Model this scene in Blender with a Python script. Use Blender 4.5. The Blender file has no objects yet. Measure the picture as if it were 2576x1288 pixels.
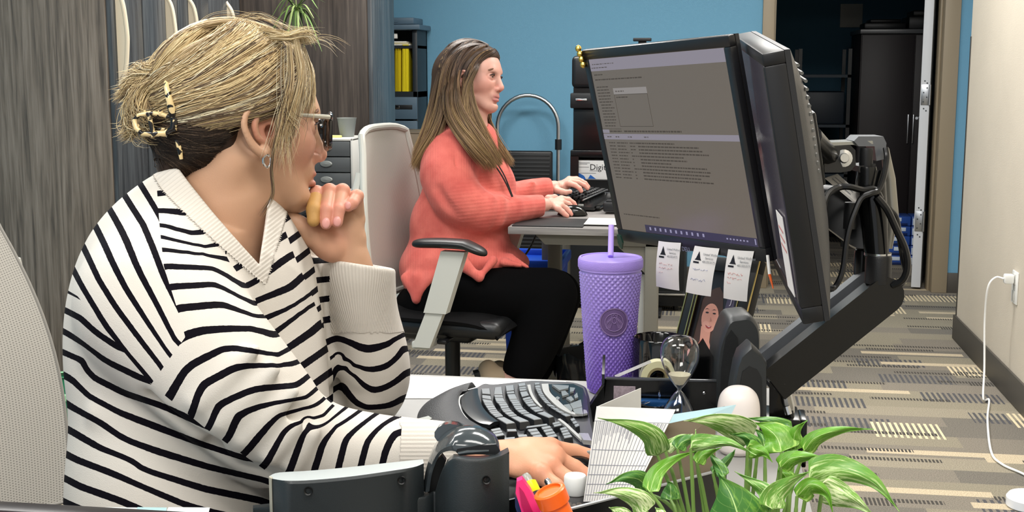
import bpy, bmesh, math, random
import numpy as np
from mathutils import Vector, Matrix
random.seed(7); rng = np.random.default_rng(7)
C = bpy.context.scene.collection
scn = bpy.context.scene
# ---------------------------------------------------------------- camera
H = 1.27; F = 3136.0; YAW = math.radians(8.9); PIT = math.radians(8.6)
def _basis():
    cy, sy, cp, sp = math.cos(YAW), math.sin(YAW), math.cos(PIT), math.sin(PIT)
    r = np.array([cy, sy, 0.]); f = np.array([-sy*cp, cy*cp, -sp]); return r, np.cross(r, f), f
R_, U_, F_ = _basis(); O_ = np.array([0, 0, H])
CAMM = np.stack([R_, U_, F_])                       # rows: right, up, forward
def ray(px, py): return R_*(px-1288)/F + U_*(644-py)/F + F_
def P(px, py, d): return O_ + ray(px, py)*d
def onz(px, py, z): r = ray(px, py); return O_ + r*((z-H)/r[2])
def onY(px, py, Y): r = ray(px, py); return O_ + r*(Y/r[1])
def onX(px, py, X): r = ray(px, py); return O_ + r*(X/r[0])
def Q(px, py, d): return np.array([(px-1288)*d/F, (644-py)*d/F, d])   # figure sculpting frame
def q2w(q): return O_ + np.asarray(q) @ CAMM
cam_d = bpy.data.cameras.new('camera'); cam = bpy.data.objects.new('camera', cam_d); C.objects.link(cam)
cam.matrix_world = Matrix(((R_[0], U_[0], -F_[0], 0), (R_[1], U_[1], -F_[1], 0), (R_[2], U_[2], -F_[2], H), (0, 0, 0, 1)))
cam_d.sensor_width = 36; cam_d.lens = F/2576*36; cam_d.clip_start = 0.02; cam_d.clip_end = 60
scn.camera = cam
# ---------------------------------------------------------------- world, lights, exposure
w = bpy.data.worlds.new('world'); scn.world = w; w.use_nodes = True
w.node_tree.nodes['Background'].inputs[0].default_value = (0.93, 0.96, 1.0, 1)
w.node_tree.nodes['Background'].inputs[1].default_value = 0.62
vs = scn.view_settings; vs.view_transform = 'Standard'; vs.look = 'None'; vs.gamma = 1; vs.exposure = 0.25
vs.use_curve_mapping = False
def area(name, loc, sx, sy, power, rot=(0, 0, 0), col=(1, .98, .95)):
    l = bpy.data.lights.new(name, 'AREA'); l.shape = 'RECTANGLE'; l.size = sx; l.size_y = sy; l.energy = power; l.color = col
    o = bpy.data.objects.new(name, l); C.objects.link(o); o.location = loc; o.rotation_euler = rot; return o
CEIL = 2.75
PANELS = [(-1.5, .4, 26), (0.3, .4, 24), (-1.5, 2.6, 34), (0.3, 2.6, 34), (-1.2, 5.0, 46), (0.5, 5.0, 46), (-0.6, -1.2, 22)]
for i, (x, y, pw) in enumerate(PANELS):
    area('ceiling_panel_light', (x, y, CEIL-.03), 1.15, .56, pw)
# ---------------------------------------------------------------- materials
def lin(c):
    if isinstance(c, str):
        c = c.lstrip('#'); c = [int(c[i:i+2], 16)/255 for i in (0, 2, 4)]
    return tuple(((v/12.92) if v <= .04045 else ((v+.055)/1.055)**2.4) for v in c) + (1,)
_M = {}
def M(name, col='#808080', rough=.5, metal=0., bump=0, bscale=200, emit=None, estr=1, alpha=None, trans=0, ior=1.45, spec=.5, coat=0, sheen=0, var=0, vscale=8, sss=0):
    if name in _M: return _M[name]
    m = bpy.data.materials.new(name); m.use_nodes = True; nt = m.node_tree; b = nt.nodes['Principled BSDF']
    b.inputs['Base Color'].default_value = lin(col); b.inputs['Roughness'].default_value = rough; b.inputs['Metallic'].default_value = metal
    b.inputs['Transmission Weight'].default_value = trans; b.inputs['IOR'].default_value = ior
    b.inputs['Specular IOR Level'].default_value = spec; b.inputs['Coat Weight'].default_value = coat; b.inputs['Sheen Weight'].default_value = sheen
    if sss: b.inputs['Subsurface Weight'].default_value = sss; b.inputs['Subsurface Radius'].default_value = (.012, .005, .003); b.inputs['Subsurface Scale'].default_value = 1
    if emit: b.inputs['Emission Color'].default_value = lin(emit); b.inputs['Emission Strength'].default_value = estr
    tc = nt.nodes.new('ShaderNodeTexCoord')
    if bump:
        n = nt.nodes.new('ShaderNodeTexNoise'); n.inputs['Scale'].default_value = bscale; n.inputs['Detail'].default_value = 3
        bp = nt.nodes.new('ShaderNodeBump'); bp.inputs['Strength'].default_value = bump; bp.inputs['Distance'].default_value = .002
        nt.links.new(tc.outputs['Object'], n.inputs['Vector']); nt.links.new(n.outputs['Fac'], bp.inputs['Height']); nt.links.new(bp.outputs['Normal'], b.inputs['Normal'])
    if var:
        n = nt.nodes.new('ShaderNodeTexNoise'); n.inputs['Scale'].default_value = vscale; n.inputs['Detail'].default_value = 4
        r = nt.nodes.new('ShaderNodeValToRGB'); c = np.array(lin(col)[:3])
        r.color_ramp.elements[0].position = .3; r.color_ramp.elements[1].position = .7
        r.color_ramp.elements[0].color = tuple(c*(1-var)) + (1,); r.color_ramp.elements[1].color = tuple(np.clip(c*(1+var), 0, 1)) + (1,)
        nt.links.new(tc.outputs['Object'], n.inputs['Vector']); nt.links.new(n.outputs['Fac'], r.inputs[0]); nt.links.new(r.outputs[0], b.inputs['Base Color'])
    _M[name] = m; return m
class NT:
    """tiny node helper"""
    def __init__(s, m): s.nt = m.node_tree; s.b = s.nt.nodes['Principled BSDF']
    def n(s, t, **k):
        nd = s.nt.nodes.new('ShaderNode'+t)
        for a, v in k.items(): setattr(nd, a, v)
        return nd
    def l(s, a, b): s.nt.links.new(a, b)
    def m(s, op, a, b=None, c=None):
        nd = s.n('Math', operation=op)
        for i, v in enumerate((a, b, c)):
            if v is None: continue
            if isinstance(v, (int, float)): nd.inputs[i].default_value = v
            else: s.l(v, nd.inputs[i])
        return nd.outputs[0]
    def mix(s, f, a, b, bt='MIX'):
        nd = s.n('Mix', data_type='RGBA', blend_type=bt)
        for sock, v in ((nd.inputs[0], f), (nd.inputs[6], a), (nd.inputs[7], b)):
            if isinstance(v, (int, float)): sock.default_value = v
            elif isinstance(v, (str, tuple)): sock.default_value = lin(v) if isinstance(v, str) else v
            else: s.l(v, sock)
        return nd.outputs[2]
    def ramp(s, f, stops):
        r = s.n('ValToRGB'); e = r.color_ramp.elements
        while len(e) < len(stops): e.new(.5)
        for i, (p, c) in enumerate(stops): e[i].position = p; e[i].color = lin(c)
        s.l(f, r.inputs[0]); return r.outputs[0]
    def noise(s, vec, scale, detail=3, dist=0):
        n = s.n('TexNoise'); n.inputs['Scale'].default_value = scale; n.inputs['Detail'].default_value = detail; n.inputs['Distortion'].default_value = dist
        if vec is not None: s.l(vec, n.inputs['Vector'])
        return n.outputs['Fac']
    def bump(s, h, st=.3, d=.002):
        b = s.n('Bump'); b.inputs['Strength'].default_value = st; b.inputs['Distance'].default_value = d; s.l(h, b.inputs['Height']); s.l(b.outputs[0], s.b.inputs['Normal'])
def wood(name, c0, c1, c2, rough=.45, axis=2, sc=1.0):
    m = M(name, c1, rough); t = NT(m); tc = t.n('TexCoord'); mp = t.n('Mapping')
    s = [26*sc, 26*sc, 26*sc]; s[axis] = 1.1*sc; mp.inputs['Scale'].default_value = s; t.l(tc.outputs['Object'], mp.inputs[0])
    n1 = t.noise(mp.outputs[0], 2.2, 6, .6); n2 = t.noise(mp.outputs[0], 9, 4, .2)
    f = t.m('ADD', t.m('MULTIPLY', n1, .75), t.m('MULTIPLY', n2, .25))
    col = t.ramp(f, [(.32, c0), (.5, c1), (.68, c2)]); t.l(col, t.b.inputs['Base Color']); t.bump(f, .25, .001); return m
def attr_mat(name, attr='Col', rough=.5, sss=0, bump=0, bscale=300, sheen=0, spec=.5, coat=0):
    m = M(name, '#ffffff', rough, sss=sss, bump=bump, bscale=bscale, sheen=sheen, spec=spec, coat=coat); t = NT(m)
    a = t.n('Attribute'); a.attribute_name = attr; t.l(a.outputs['Color'], t.b.inputs['Base Color']); return m
# ---------------------------------------------------------------- objects
_loc = {}
def thing(name, label, cat, loc=(0, 0, 0), group=None):
    o = bpy.data.objects.new(name, None); C.objects.link(o); o.location = [float(v) for v in loc]; _loc[o.name] = np.array(loc, float)
    o.empty_display_size = .05; o['label'] = label; o['category'] = cat
    if group: o['group'] = group
    return o
def link_mesh(name, me, mats, parent=None, kind=None, label=None, cat=None, group=None, smooth=None):
    o = bpy.data.objects.new(name, me); C.objects.link(o)
    for mt in (mats if isinstance(mats, (list, tuple)) else [mats]): me.materials.append(mt)
    if parent is not None:
        o.parent = parent; L = np.zeros(3); p = parent
        while p is not None: L = L + _loc.get(p.name, 0); p = p.parent
        me.transform(Matrix.Translation([-float(v) for v in L]))
    if kind: o['kind'] = kind
    if label: o['label'] = label
    if cat: o['category'] = cat
    if group: o['group'] = group
    if smooth is not None:
        me.polygons.foreach_set('use_smooth', np.ones(len(me.polygons), bool))
        if smooth < 180:
            try: me.set_sharp_from_angle(angle=math.radians(smooth))
            except Exception: pass
    return o
class MB:
    """mesh builder: every shape goes through self.T (4x4 numpy) before being stored"""
    def __init__(s, T=None): s.v = []; s.f = []; s.mi = []; s.T = np.eye(4) if T is None else T; s.m = 0
    def put(s, V, Fc):
        V = np.asarray(V, float); V = V @ s.T[:3, :3].T + s.T[:3, 3]; n = len(s.v); s.v.extend(V.tolist())
        for f in Fc: s.f.append([i+n for i in f]); s.mi.append(s.m)
        return s
    def bm(s, bm):
        bm.verts.index_update(); V = [tuple(v.co) for v in bm.verts]; Fc = [[v.index for v in f.verts] for f in bm.faces]; bm.free(); return s.put(V, Fc)
    def box(s, c, size, bev=0, rot=None, seg=2):
        bm = bmesh.new(); bmesh.ops.create_cube(bm, size=1); bmesh.ops.scale(bm, vec=Vector(size), verts=bm.verts)
        if bev: bmesh.ops.bevel(bm, geom=bm.edges[:], offset=min(bev, min(size)*.49), segments=seg, profile=.5, affect='EDGES')
        if rot is not None: bmesh.ops.rotate(bm, matrix=rot, verts=bm.verts)
        bmesh.ops.translate(bm, vec=Vector([float(x) for x in c]), verts=bm.verts); return s.bm(bm)
    def bb(s, a, b, bev=0, seg=2):
        a = np.array(a, float); b = np.array(b, float); return s.box((a+b)/2, np.abs(b-a), bev, seg=seg)
    def hexa(s, bot, top):
        """8 corner box from 4 bottom and 4 top points (same order)"""
        return s.put(list(bot)+list(top), [[3, 2, 1, 0], [4, 5, 6, 7], [0, 1, 5, 4], [1, 2, 6, 5], [2, 3, 7, 6], [3, 0, 4, 7]])
    def tube(s, pts, r, n=10, caps=True, closed=False, flat=1.0, up=None):
        pts = np.asarray(pts, float); k = len(pts); rr = np.full(k, r) if np.isscalar(r) else np.asarray(r, float)
        V = []; t = np.gradient(pts, axis=0) if not closed else (np.roll(pts, -1, 0)-np.roll(pts, 1, 0)); t /= np.linalg.norm(t, axis=1)[:, None]+1e-12
        u = np.array(up, float) if up is not None else np.array([0, 0, 1.]) if abs(t[0][2]) < .9 else np.array([1., 0, 0])
        for i in range(k):
            if up is not None: u = np.array(up, float)
            a = u - t[i]*(u@t[i]); a /= np.linalg.norm(a)+1e-12; b = np.cross(t[i], a); u = a
            for j in range(n):
                an = 2*math.pi*j/n; V.append(pts[i]+rr[i]*(a*math.cos(an)*flat+b*math.sin(an)))
        Fc = []
        for i in range(k if closed else k-1):
            i2 = (i+1) % k
            for j in range(n): j2 = (j+1) % n; Fc.append([i*n+j, i*n+j2, i2*n+j2, i2*n+j])
        if caps and not closed: Fc.append(list(range(n))[::-1]); Fc.append([(k-1)*n+j for j in range(n)])
        return s.put(V, Fc)
    def cyl(s, a, b, r, r2=None, n=20): return s.tube([a, b], [r, r if r2 is None else r2], n)
    def lathe(s, prof, c=(0, 0, 0), n=32, ax=None, a0=0, a1=2*math.pi):
        """prof: (radius, height) list; ax: 3x3 rows x,y,z"""
        A = np.eye(3) if ax is None else np.asarray(ax, float); V = []; Fc = []; full = abs(a1-a0-2*math.pi) < 1e-6; m = n if full else n+1
        for r, h in prof:
            for j in range(m):
                an = a0+(a1-a0)*j/n; V.append(np.array(c)+A[0]*r*math.cos(an)+A[1]*r*math.sin(an)+A[2]*h)
        for i in range(len(prof)-1):
            for j in range(n if full else n): j2 = (j+1) % m if full else j+1; Fc.append([i*m+j, i*m+j2, (i+1)*m+j2, (i+1)*m+j])
        return s.put(V, Fc)
    def prism(s, poly, ext):
        """3-D polygon extruded by vector ext"""
        p = np.asarray(poly, float); n = len(p); V = np.vstack([p, p+np.array(ext, float)])
        Fc = [list(range(n))[::-1], [n+i for i in range(n)]]+[[i, (i+1) % n, n+(i+1) % n, n+i] for i in range(n)]
        return s.put(V, Fc)
    def grid(s, Pg):
        Pg = np.asarray(Pg, float); a, b = Pg.shape[:2]; Fc = [[i*b+j, i*b+j+1, (i+1)*b+j+1, (i+1)*b+j] for i in range(a-1) for j in range(b-1)]
        return s.put(Pg.reshape(-1, 3), Fc)
    def sheet(s, Pg, th):
        """closed thin sheet of a point grid"""
        Pg = np.asarray(Pg, float); a, b = Pg.shape[:2]; du = np.gradient(Pg, axis=0); dv = np.gradient(Pg, axis=1); N = np.cross(du, dv); N /= np.linalg.norm(N, axis=2)[..., None]+1e-12
        V = np.vstack([(Pg+N*th/2).reshape(-1, 3), (Pg-N*th/2).reshape(-1, 3)]); o = a*b; Fc = []
        for i in range(a-1):
            for j in range(b-1):
                q = [i*b+j, i*b+j+1, (i+1)*b+j+1, (i+1)*b+j]; Fc.append(q); Fc.append([o+x for x in q[::-1]])
        ring = [(0, j) for j in range(b)]+[(i, b-1) for i in range(1, a)]+[(a-1, j) for j in range(b-2, -1, -1)]+[(i, 0) for i in range(a-2, 0, -1)]
        r = [i*b+j for i, j in ring]
        for k in range(len(r)): k2 = (k+1) % len(r); Fc.append([r[k2], r[k], o+r[k], o+r[k2]])
        return s.put(V, Fc)
    def build(s, name, mats, parent=None, smooth=35, fix=True, **k):
        me = bpy.data.meshes.new(name); me.from_pydata(s.v, [], s.f); me.polygons.foreach_set('material_index', s.mi)
        if fix:
            bm = bmesh.new(); bm.from_mesh(me); bmesh.ops.recalc_face_normals(bm, faces=bm.faces); bm.to_mesh(me); bm.free()
        me.update(); return link_mesh(name, me, mats, parent, smooth=smooth, **k)
def frame(o, x, y, z):
    """4x4 from origin and three axis vectors"""
    T = np.eye(4); T[:3, 0] = x; T[:3, 1] = y; T[:3, 2] = z; T[:3, 3] = o; return T
def rotz(a, o=(0, 0, 0)):
    c, s = math.cos(a), math.sin(a); return frame(o, (c, s, 0), (-s, c, 0), (0, 0, 1))
def nrm(v): v = np.asarray(v, float); return v/(np.linalg.norm(v)+1e-12)
def spline(pts, n=40, closed=False):
    """Catmull-Rom through points (any dimension)"""
    p = np.asarray(pts, float)
    p = np.vstack([p[-1], p, p[0], p[1]]) if closed else np.vstack([2*p[0]-p[1], p, 2*p[-1]-p[-2]])
    k = len(p)-3; T = np.linspace(0, k, n, endpoint=not closed); T = np.minimum(T, k-1e-9); i = T.astype(int); t = (T-i)[:, None]
    a, b, c, d = p[i], p[i+1], p[i+2], p[i+3]
    return .5*((2*b)+(-a+c)*t+(2*a-5*b+4*c-d)*t*t+(-a+3*b-3*c+d)*t**3)
def dup(root, loc, label=None):
    r = root.copy(); C.objects.link(r); r.location = [float(v) for v in loc]; _loc[r.name] = np.array(loc, float)
    if label: r['label'] = label
    for ch in list(root.children):
        c = ch.copy(); C.objects.link(c); c.parent = r
        for g in ch.children: d = g.copy(); C.objects.link(d); d.parent = c
    return r
def text(name, body, size, T, mat, parent, ext=.0002, align='LEFT', label=None, font=None):
    cu = bpy.data.curves.new(name, 'FONT'); cu.body = body; cu.size = size; cu.extrude = ext; cu.align_x = align; cu.resolution_u = 2
    ob = bpy.data.objects.new('tmp', cu); me = bpy.data.meshes.new_from_object(ob); bpy.data.objects.remove(ob); bpy.data.curves.remove(cu)
    me.name = name; me.transform(Matrix(T.tolist())); return link_mesh(name, me, mat, parent, label=label)
# ---------------------------------------------------------------- implicit surfaces (numpy SDF + surface nets)
class SDF:
    def __init__(s, lo, hi, h):
        s.lo = np.array(lo, float); s.h = h; s.n = np.ceil((np.array(hi)-s.lo)/h).astype(int)+1
        s.f = np.full(s.n, 1.0, np.float32); s.ax = [(s.lo[i]+h*np.arange(s.n[i])).astype(np.float32) for i in range(3)]; s.pr = []
    def _sub(s, lo, hi):
        a = np.clip(np.floor((np.array(lo)-s.lo)/s.h).astype(int), 0, s.n); b = np.clip(np.ceil((np.array(hi)-s.lo)/s.h).astype(int)+1, 0, s.n)
        sl = tuple(slice(x, y) for x, y in zip(a, b)); g = (s.ax[0][sl[0]][:, None, None], s.ax[1][sl[1]][None, :, None], s.ax[2][sl[2]][None, None, :]); return sl, g, min(b-a) > 0
    def _op(s, lo, hi, fn, k, op, col, kw=.004):
        m = k*1.5+.012; sl, g, ok = s._sub(np.array(lo)-m, np.array(hi)+m)
        if col is not None: s.pr.append((fn, col, kw))
        if not ok: return
        b = fn(*g); a = s.f[sl]
        if op == 'u':
            hh = np.clip(.5+.5*(a-b)/k, 0, 1); s.f[sl] = a*(1-hh)+b*hh-k*hh*(1-hh)
        elif op == 's':
            hh = np.clip(.5-.5*(a+b)/k, 0, 1); s.f[sl] = a*(1-hh)-b*hh+k*hh*(1-hh)
    def cone(s, a, b, ra, rb=None, k=.01, col=None, op='u', kw=.004, flat=None):
        rb = ra if rb is None else rb; a = np.array(a, float); b = np.array(b, float); d = b-a; L2 = float(d@d)+1e-12
        def fn(x, y, z):
            t = np.clip(((x-a[0])*d[0]+(y-a[1])*d[1]+(z-a[2])*d[2])/L2, 0, 1)
            px, py, pz = x-a[0]-t*d[0], y-a[1]-t*d[1], z-a[2]-t*d[2]
            if flat is not None:
                fa, fs = flat; q = px*fa[0]+py*fa[1]+pz*fa[2]; return np.sqrt(px*px+py*py+pz*pz+q*q*(1/fs**2-1))-(ra+t*(rb-ra))
            return np.sqrt(px*px+py*py+pz*pz)-(ra+t*(rb-ra))
        R = max(ra, rb); s._op(np.minimum(a, b)-R, np.maximum(a, b)+R, fn, k, op, col, kw); return s
    def chain(s, pts, rs, k=.01, col=None, op='u', n=None, flat=None):
        pts = np.asarray(pts, float); rs = np.full(len(pts), rs) if np.isscalar(rs) else np.asarray(rs, float)
        if n: q = spline(np.column_stack([pts, rs]), n); pts, rs = q[:, :3], q[:, 3]
        for i in range(len(pts)-1): s.cone(pts[i], pts[i+1], rs[i], rs[i+1], k, col, op, flat=flat)
        return s
    def ell(s, c, r, B=None, k=.01, col=None, op='u', kw=.004):
        c = np.array(c, float); r = np.array(r, float); B = np.eye(3) if B is None else np.asarray(B, float)
        def fn(x, y, z):
            p = [(x-c[0])*B[i][0]+(y-c[1])*B[i][1]+(z-c[2])*B[i][2] for i in range(3)]
            k0 = np.sqrt(sum((p[i]/r[i])**2 for i in range(3))); k1 = np.sqrt(sum((p[i]/r[i]**2)**2 for i in range(3)))+1e-9
            return k0*(k0-1)/k1
        e = np.sqrt(sum((B[i]*r[i])**2 for i in range(3))); s._op(c-e, c+e, fn, k, op, col, kw); return s
    def grad(s, V):
        """field gradient at points"""
        g = []
        e = s.h
        for i in range(3):
            d = np.zeros(3); d[i] = e; g.append(s.samp(V+d)-s.samp(V-d))
        g = np.stack(g, -1); return g/(np.linalg.norm(g, axis=-1)[..., None]+1e-9)
    def samp(s, V):
        t = np.clip((V-s.lo)/s.h, 0, s.n-1.001); i = t.astype(int); f = t-i; r = 0
        for a in (0, 1):
            for b in (0, 1):
                for c in (0, 1):
                    wt = (f[..., 0] if a else 1-f[..., 0])*(f[..., 1] if b else 1-f[..., 1])*(f[..., 2] if c else 1-f[..., 2])
                    r = r+wt*s.f[i[..., 0]+a, i[..., 1]+b, i[..., 2]+c]
        return r
    def mesh(s):
        f = s.f; h = s.h; sg = f < 0; n = s.n
        cs = np.zeros(n-1, np.int8)
        for a in (0, 1):
            for b in (0, 1):
                for c in (0, 1): cs += sg[a:n[0]-1+a, b:n[1]-1+b, c:n[2]-1+c]
        act = (cs > 0) & (cs < 8); I = np.argwhere(act); idx = np.full(n-1, -1, np.int64); idx[tuple(I.T)] = np.arange(len(I))
        acc = np.zeros((len(I), 3)); cnt = np.zeros(len(I))
        cor = [(a, b, c) for a in (0, 1) for b in (0, 1) for c in (0, 1)]
        val = {c: f[I[:, 0]+c[0], I[:, 1]+c[1], I[:, 2]+c[2]] for c in cor}
        for c in cor:
            for ax in range(3):
                if c[ax]: continue
                d = list(c); d[ax] = 1; d = tuple(d); v0, v1 = val[c], val[d]; m = (v0 < 0) != (v1 < 0)
                t = np.where(m, v0/(v0-v1+1e-20), 0); p = np.tile(np.array(c, float), (len(I), 1)); p[:, ax] += t; acc[m] += p[m]; cnt[m] += 1
        V = s.lo+h*(I+acc/cnt[:, None])
        quads = []
        for ax in range(3):
            o = [(1, 2), (2, 0), (0, 1)][ax]
            sl0 = [slice(1, n[i]-1) for i in range(3)]; sl1 = list(sl0); sl0[ax] = slice(0, n[ax]-1); sl1[ax] = slice(1, n[ax])
            a0, a1 = sg[tuple(sl0)], sg[tuple(sl1)]; e = np.argwhere(a0 != a1)
            if not len(e): continue
            flip = a0[tuple(e.T)]
            e = e+np.array([0 if i == ax else 1 for i in range(3)])
            def cell(du, dv):
                c = e.copy(); c[:, o[0]] -= du; c[:, o[1]] -= dv; return idx[c[:, 0], c[:, 1], c[:, 2]]
            q = np.stack([cell(1, 1), cell(0, 1), cell(0, 0), cell(1, 0)], 1); q[~flip] = q[~flip][:, ::-1]; quads.append(q)
        return V, np.vstack(quads)
    def colors(s, V, base):
        num = np.tile(np.array(lin(base)[:3])*.45, (len(V), 1)); den = np.full(len(V), .45)
        for fn, col, kw in s.pr:
            d = fn(V[:, 0], V[:, 1], V[:, 2]); wt = np.exp(-np.clip(np.abs(d)/kw, 0, 40)); num += wt[:, None]*np.array(lin(col)[:3]); den += wt
        return num/den[:, None]
def qmesh(name, V, Qd, mats, parent=None, cols=None, attrs=None, world=True, **k):
    """numpy quads mesh in sculpting frame -> object"""
    W = q2w(V) if world else V
    me = bpy.data.meshes.new(name); Qd = np.asarray(Qd)
    me.vertices.add(len(W)); me.vertices.foreach_set('co', W.astype(np.float32).ravel()); m = Qd.shape[1]
    me.loops.add(Qd.size); me.loops.foreach_set('vertex_index', Qd.astype(np.int32).ravel())
    me.polygons.add(len(Qd)); me.polygons.foreach_set('loop_start', np.arange(len(Qd), dtype=np.int32)*m)
    me.update(calc_edges=True); me.validate()
    if cols is not None:
        a = me.color_attributes.new('Col', 'FLOAT_COLOR', 'POINT'); a.data.foreach_set('color', np.column_stack([cols, np.ones(len(cols))]).astype(np.float32).ravel())
    for nm, arr in (attrs or {}).items():
        a = me.attributes.new(nm, 'FLOAT', 'POINT'); a.data.foreach_set('value', np.asarray(arr, np.float32))
    me.polygons.foreach_set('use_smooth', np.ones(len(me.polygons), bool))
    return link_mesh(name, me, mats, parent, **k)
def join_pieces(L):
    V = []; Fq = []; Cc = []; o = 0
    for v, q, c in L: V.append(v); Fq.append(q+o); Cc.append(c); o += len(v)
    return np.vstack(V), np.vstack(Fq), np.vstack(Cc)
# ================================================================ room
def carpet():
    m = M('carpet', '#7d776d', .95, spec=.15); t = NT(m); g = t.n('NewGeometry'); sp = t.n('SeparateXYZ'); t.l(g.outputs['Position'], sp.inputs[0]); x, y = sp.outputs[0], sp.outputs[1]
    def rnd(a, b, seed):
        c = t.n('CombineXYZ'); t.l(a, c.inputs[0]); t.l(b, c.inputs[1]); c.inputs[2].default_value = seed
        wn = t.n('TexWhiteNoise', noise_dimensions='3D'); t.l(c.outputs[0], wn.inputs[0]); return wn.outputs['Value']
    def cells(h, L, seed, off=.0):
        r = t.m('FLOOR', t.m('DIVIDE', t.m('ADD', y, off), h)); rr = rnd(r, r, seed)
        xx = t.m('ADD', t.m('DIVIDE', x, L), t.m('MULTIPLY', rr, 7.3)); return rnd(t.m('FLOOR', xx), r, seed+3.1), rnd(t.m('FLOOR', xx), r, seed+8.7), rr
    # broad tone patches
    a, a2, _ = cells(.125, .5, 1.)
    col = t.ramp(a, [(0, '#77726a'), (.3, '#867f74'), (.55, '#918a79'), (.8, '#999180'), (1, '#797571')])
    col.node.color_ramp.interpolation = 'CONSTANT'
    strm = t.m('GREATER_THAN', t.m('FRACT', t.m('DIVIDE', x, .0205)), .5)
    # charcoal ribbed blocks
    b, b2, _ = cells(.14, .30, 5., .05); mk = t.m('MULTIPLY', t.m('GREATER_THAN', b, .84), strm)
    col = t.mix(mk, col, '#57575a')
    # pale ribbed blocks
    c_, c2, _ = cells(.19, .24, 11., .03); mk = t.m('MULTIPLY', t.m('GREATER_THAN', c_, .885), strm)
    col = t.mix(mk, col, '#d6caad')
    # slim pale or dark dashes
    d, d2, _ = cells(.05, .44, 17.); col = t.mix(t.m('GREATER_THAN', d, .94), col, '#c2b69c')
    e, e2, _ = cells(.034, .3, 23., .01); mk = t.m('MULTIPLY', t.m('GREATER_THAN', e, .93), t.m('GREATER_THAN', t.m('FRACT', t.m('DIVIDE', x, .012)), .4)); col = t.mix(mk, col, '#4c4945')
    # loop pile
    n = t.noise(g.outputs['Position'], 260, 2); col = t.mix(.55, col, t.ramp(n, [(.3, '#5d5d5d'), (.7, '#c9c9c9')]), 'OVERLAY')
    t.l(col, t.b.inputs['Base Color']); t.bump(n, .5, .003); return m
def struct(mb, name, mat, **k): return mb.build(name, mat, kind='structure', **k)
mt_blue = M('blue_wall_paint', '#6497b3', .75, bump=.35, bscale=420); mt_cream = M('cream_wall_paint', '#cdc3b2', .7, bump=.3, bscale=300, var=.035, vscale=3)
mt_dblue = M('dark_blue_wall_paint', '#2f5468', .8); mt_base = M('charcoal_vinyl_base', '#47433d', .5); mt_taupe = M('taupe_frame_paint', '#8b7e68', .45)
mt_ceil = M('white_ceiling_tile', '#d9d8d4', .9); mt_black = M('black_plastic', '#17181a', .38, bump=.15, bscale=900); mt_satin = M('black_satin', '#0e0f10', .25); mt_white = M('white_plastic', '#e6e6e2', .35)
mt_chrome = M('chrome', '#d5d7d9', .16, 1.0); mt_steel = M('brushed_steel', '#b9bcc0', .33, 1.0); mt_dgrey = M('charcoal_plastic', '#2a2d2f', .42, bump=.12, bscale=800)
YB = 7.304; XR = 1.178; XL = -2.88
struct(MB().put([(-4, -3, 0), (3.2, -3, 0), (3.2, 10.6, 0), (-4, 10.6, 0)], [[0, 1, 2, 3]]), 'floor', carpet(), smooth=None)
cl = MB(); cl.bb((-4, -3, CEIL), (3.2, 10.6, CEIL+.08)); struct(cl, 'ceiling', mt_ceil, smooth=None)
DL, DR = .357, 1.278                                                     # doorway in the back wall
b = MB(); b.bb((XL-.1, YB, 0), (DL-.066, YB+.12, CEIL)); b.bb((DR+.085, YB, 0), (3.2, YB+.12, CEIL)); b.bb((DL-.066, YB, 2.13), (DR+.085, YB+.12, CEIL)); struct(b, 'wall_back', mt_blue, smooth=None)
struct(MB().bb((XR, -3, 0), (XR+.15, 6.034, CEIL)), 'wall_right', mt_cream, smooth=None)
struct(MB().bb((XL-.1, -3, 0), (XL, YB, CEIL)), 'wall_left', mt_blue, smooth=None)
b = MB(); b.bb((XR-.012, -3, 0), (XR, 6.036, .115), .004); b.bb((XR-.012, 6.034, 0), (XR+.15, 6.046, .115), .004); struct(b, 'baseboard_right', mt_base)
b = MB(); b.bb((XL, YB-.012, 0), (DL-.066, YB, .115), .004); b.bb((DR+.085, YB-.012, 0), (3.2, YB, .115), .004); struct(b, 'baseboard_back', mt_base)
struct(MB().bb((XR-.003, 6.02, 0.115), (XR+.004, 6.037, 1.41), .001), 'trim_1', M('dark_corner_strip', '#3c3a36', .5))  # thin dark strip up the wall corner
# door frame: profiled steel jambs and head
b = MB()
for x0, x1, s in ((DL-.066, DL, 1), (DR, DR+.085, -1)):
    b.bb((x0, YB-.02, 0), (x1, YB+.135, 2.13), .004); xi = x1 if s > 0 else x0; b.bb((xi-.012 if s < 0 else xi, YB+.05, 0), (xi+.012 if s > 0 else xi, YB+.13, 2.07), .002)
b.bb((DL-.066, YB-.02, 2.06), (DR+.085, YB+.135, 2.13), .004); struct(b, 'trim_2', mt_taupe)
# storage room behind the doorway
b = MB(); b.bb((-.4, 10.2, 0), (3.2, 10.3, CEIL)); b.bb((-.5, YB+.12, 0), (-.4, 10.3, CEIL)); b.bb((2.4, YB+.12, 0), (2.5, 10.3, CEIL)); struct(b, 'wall_storage', mt_dblue, smooth=None)
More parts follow.
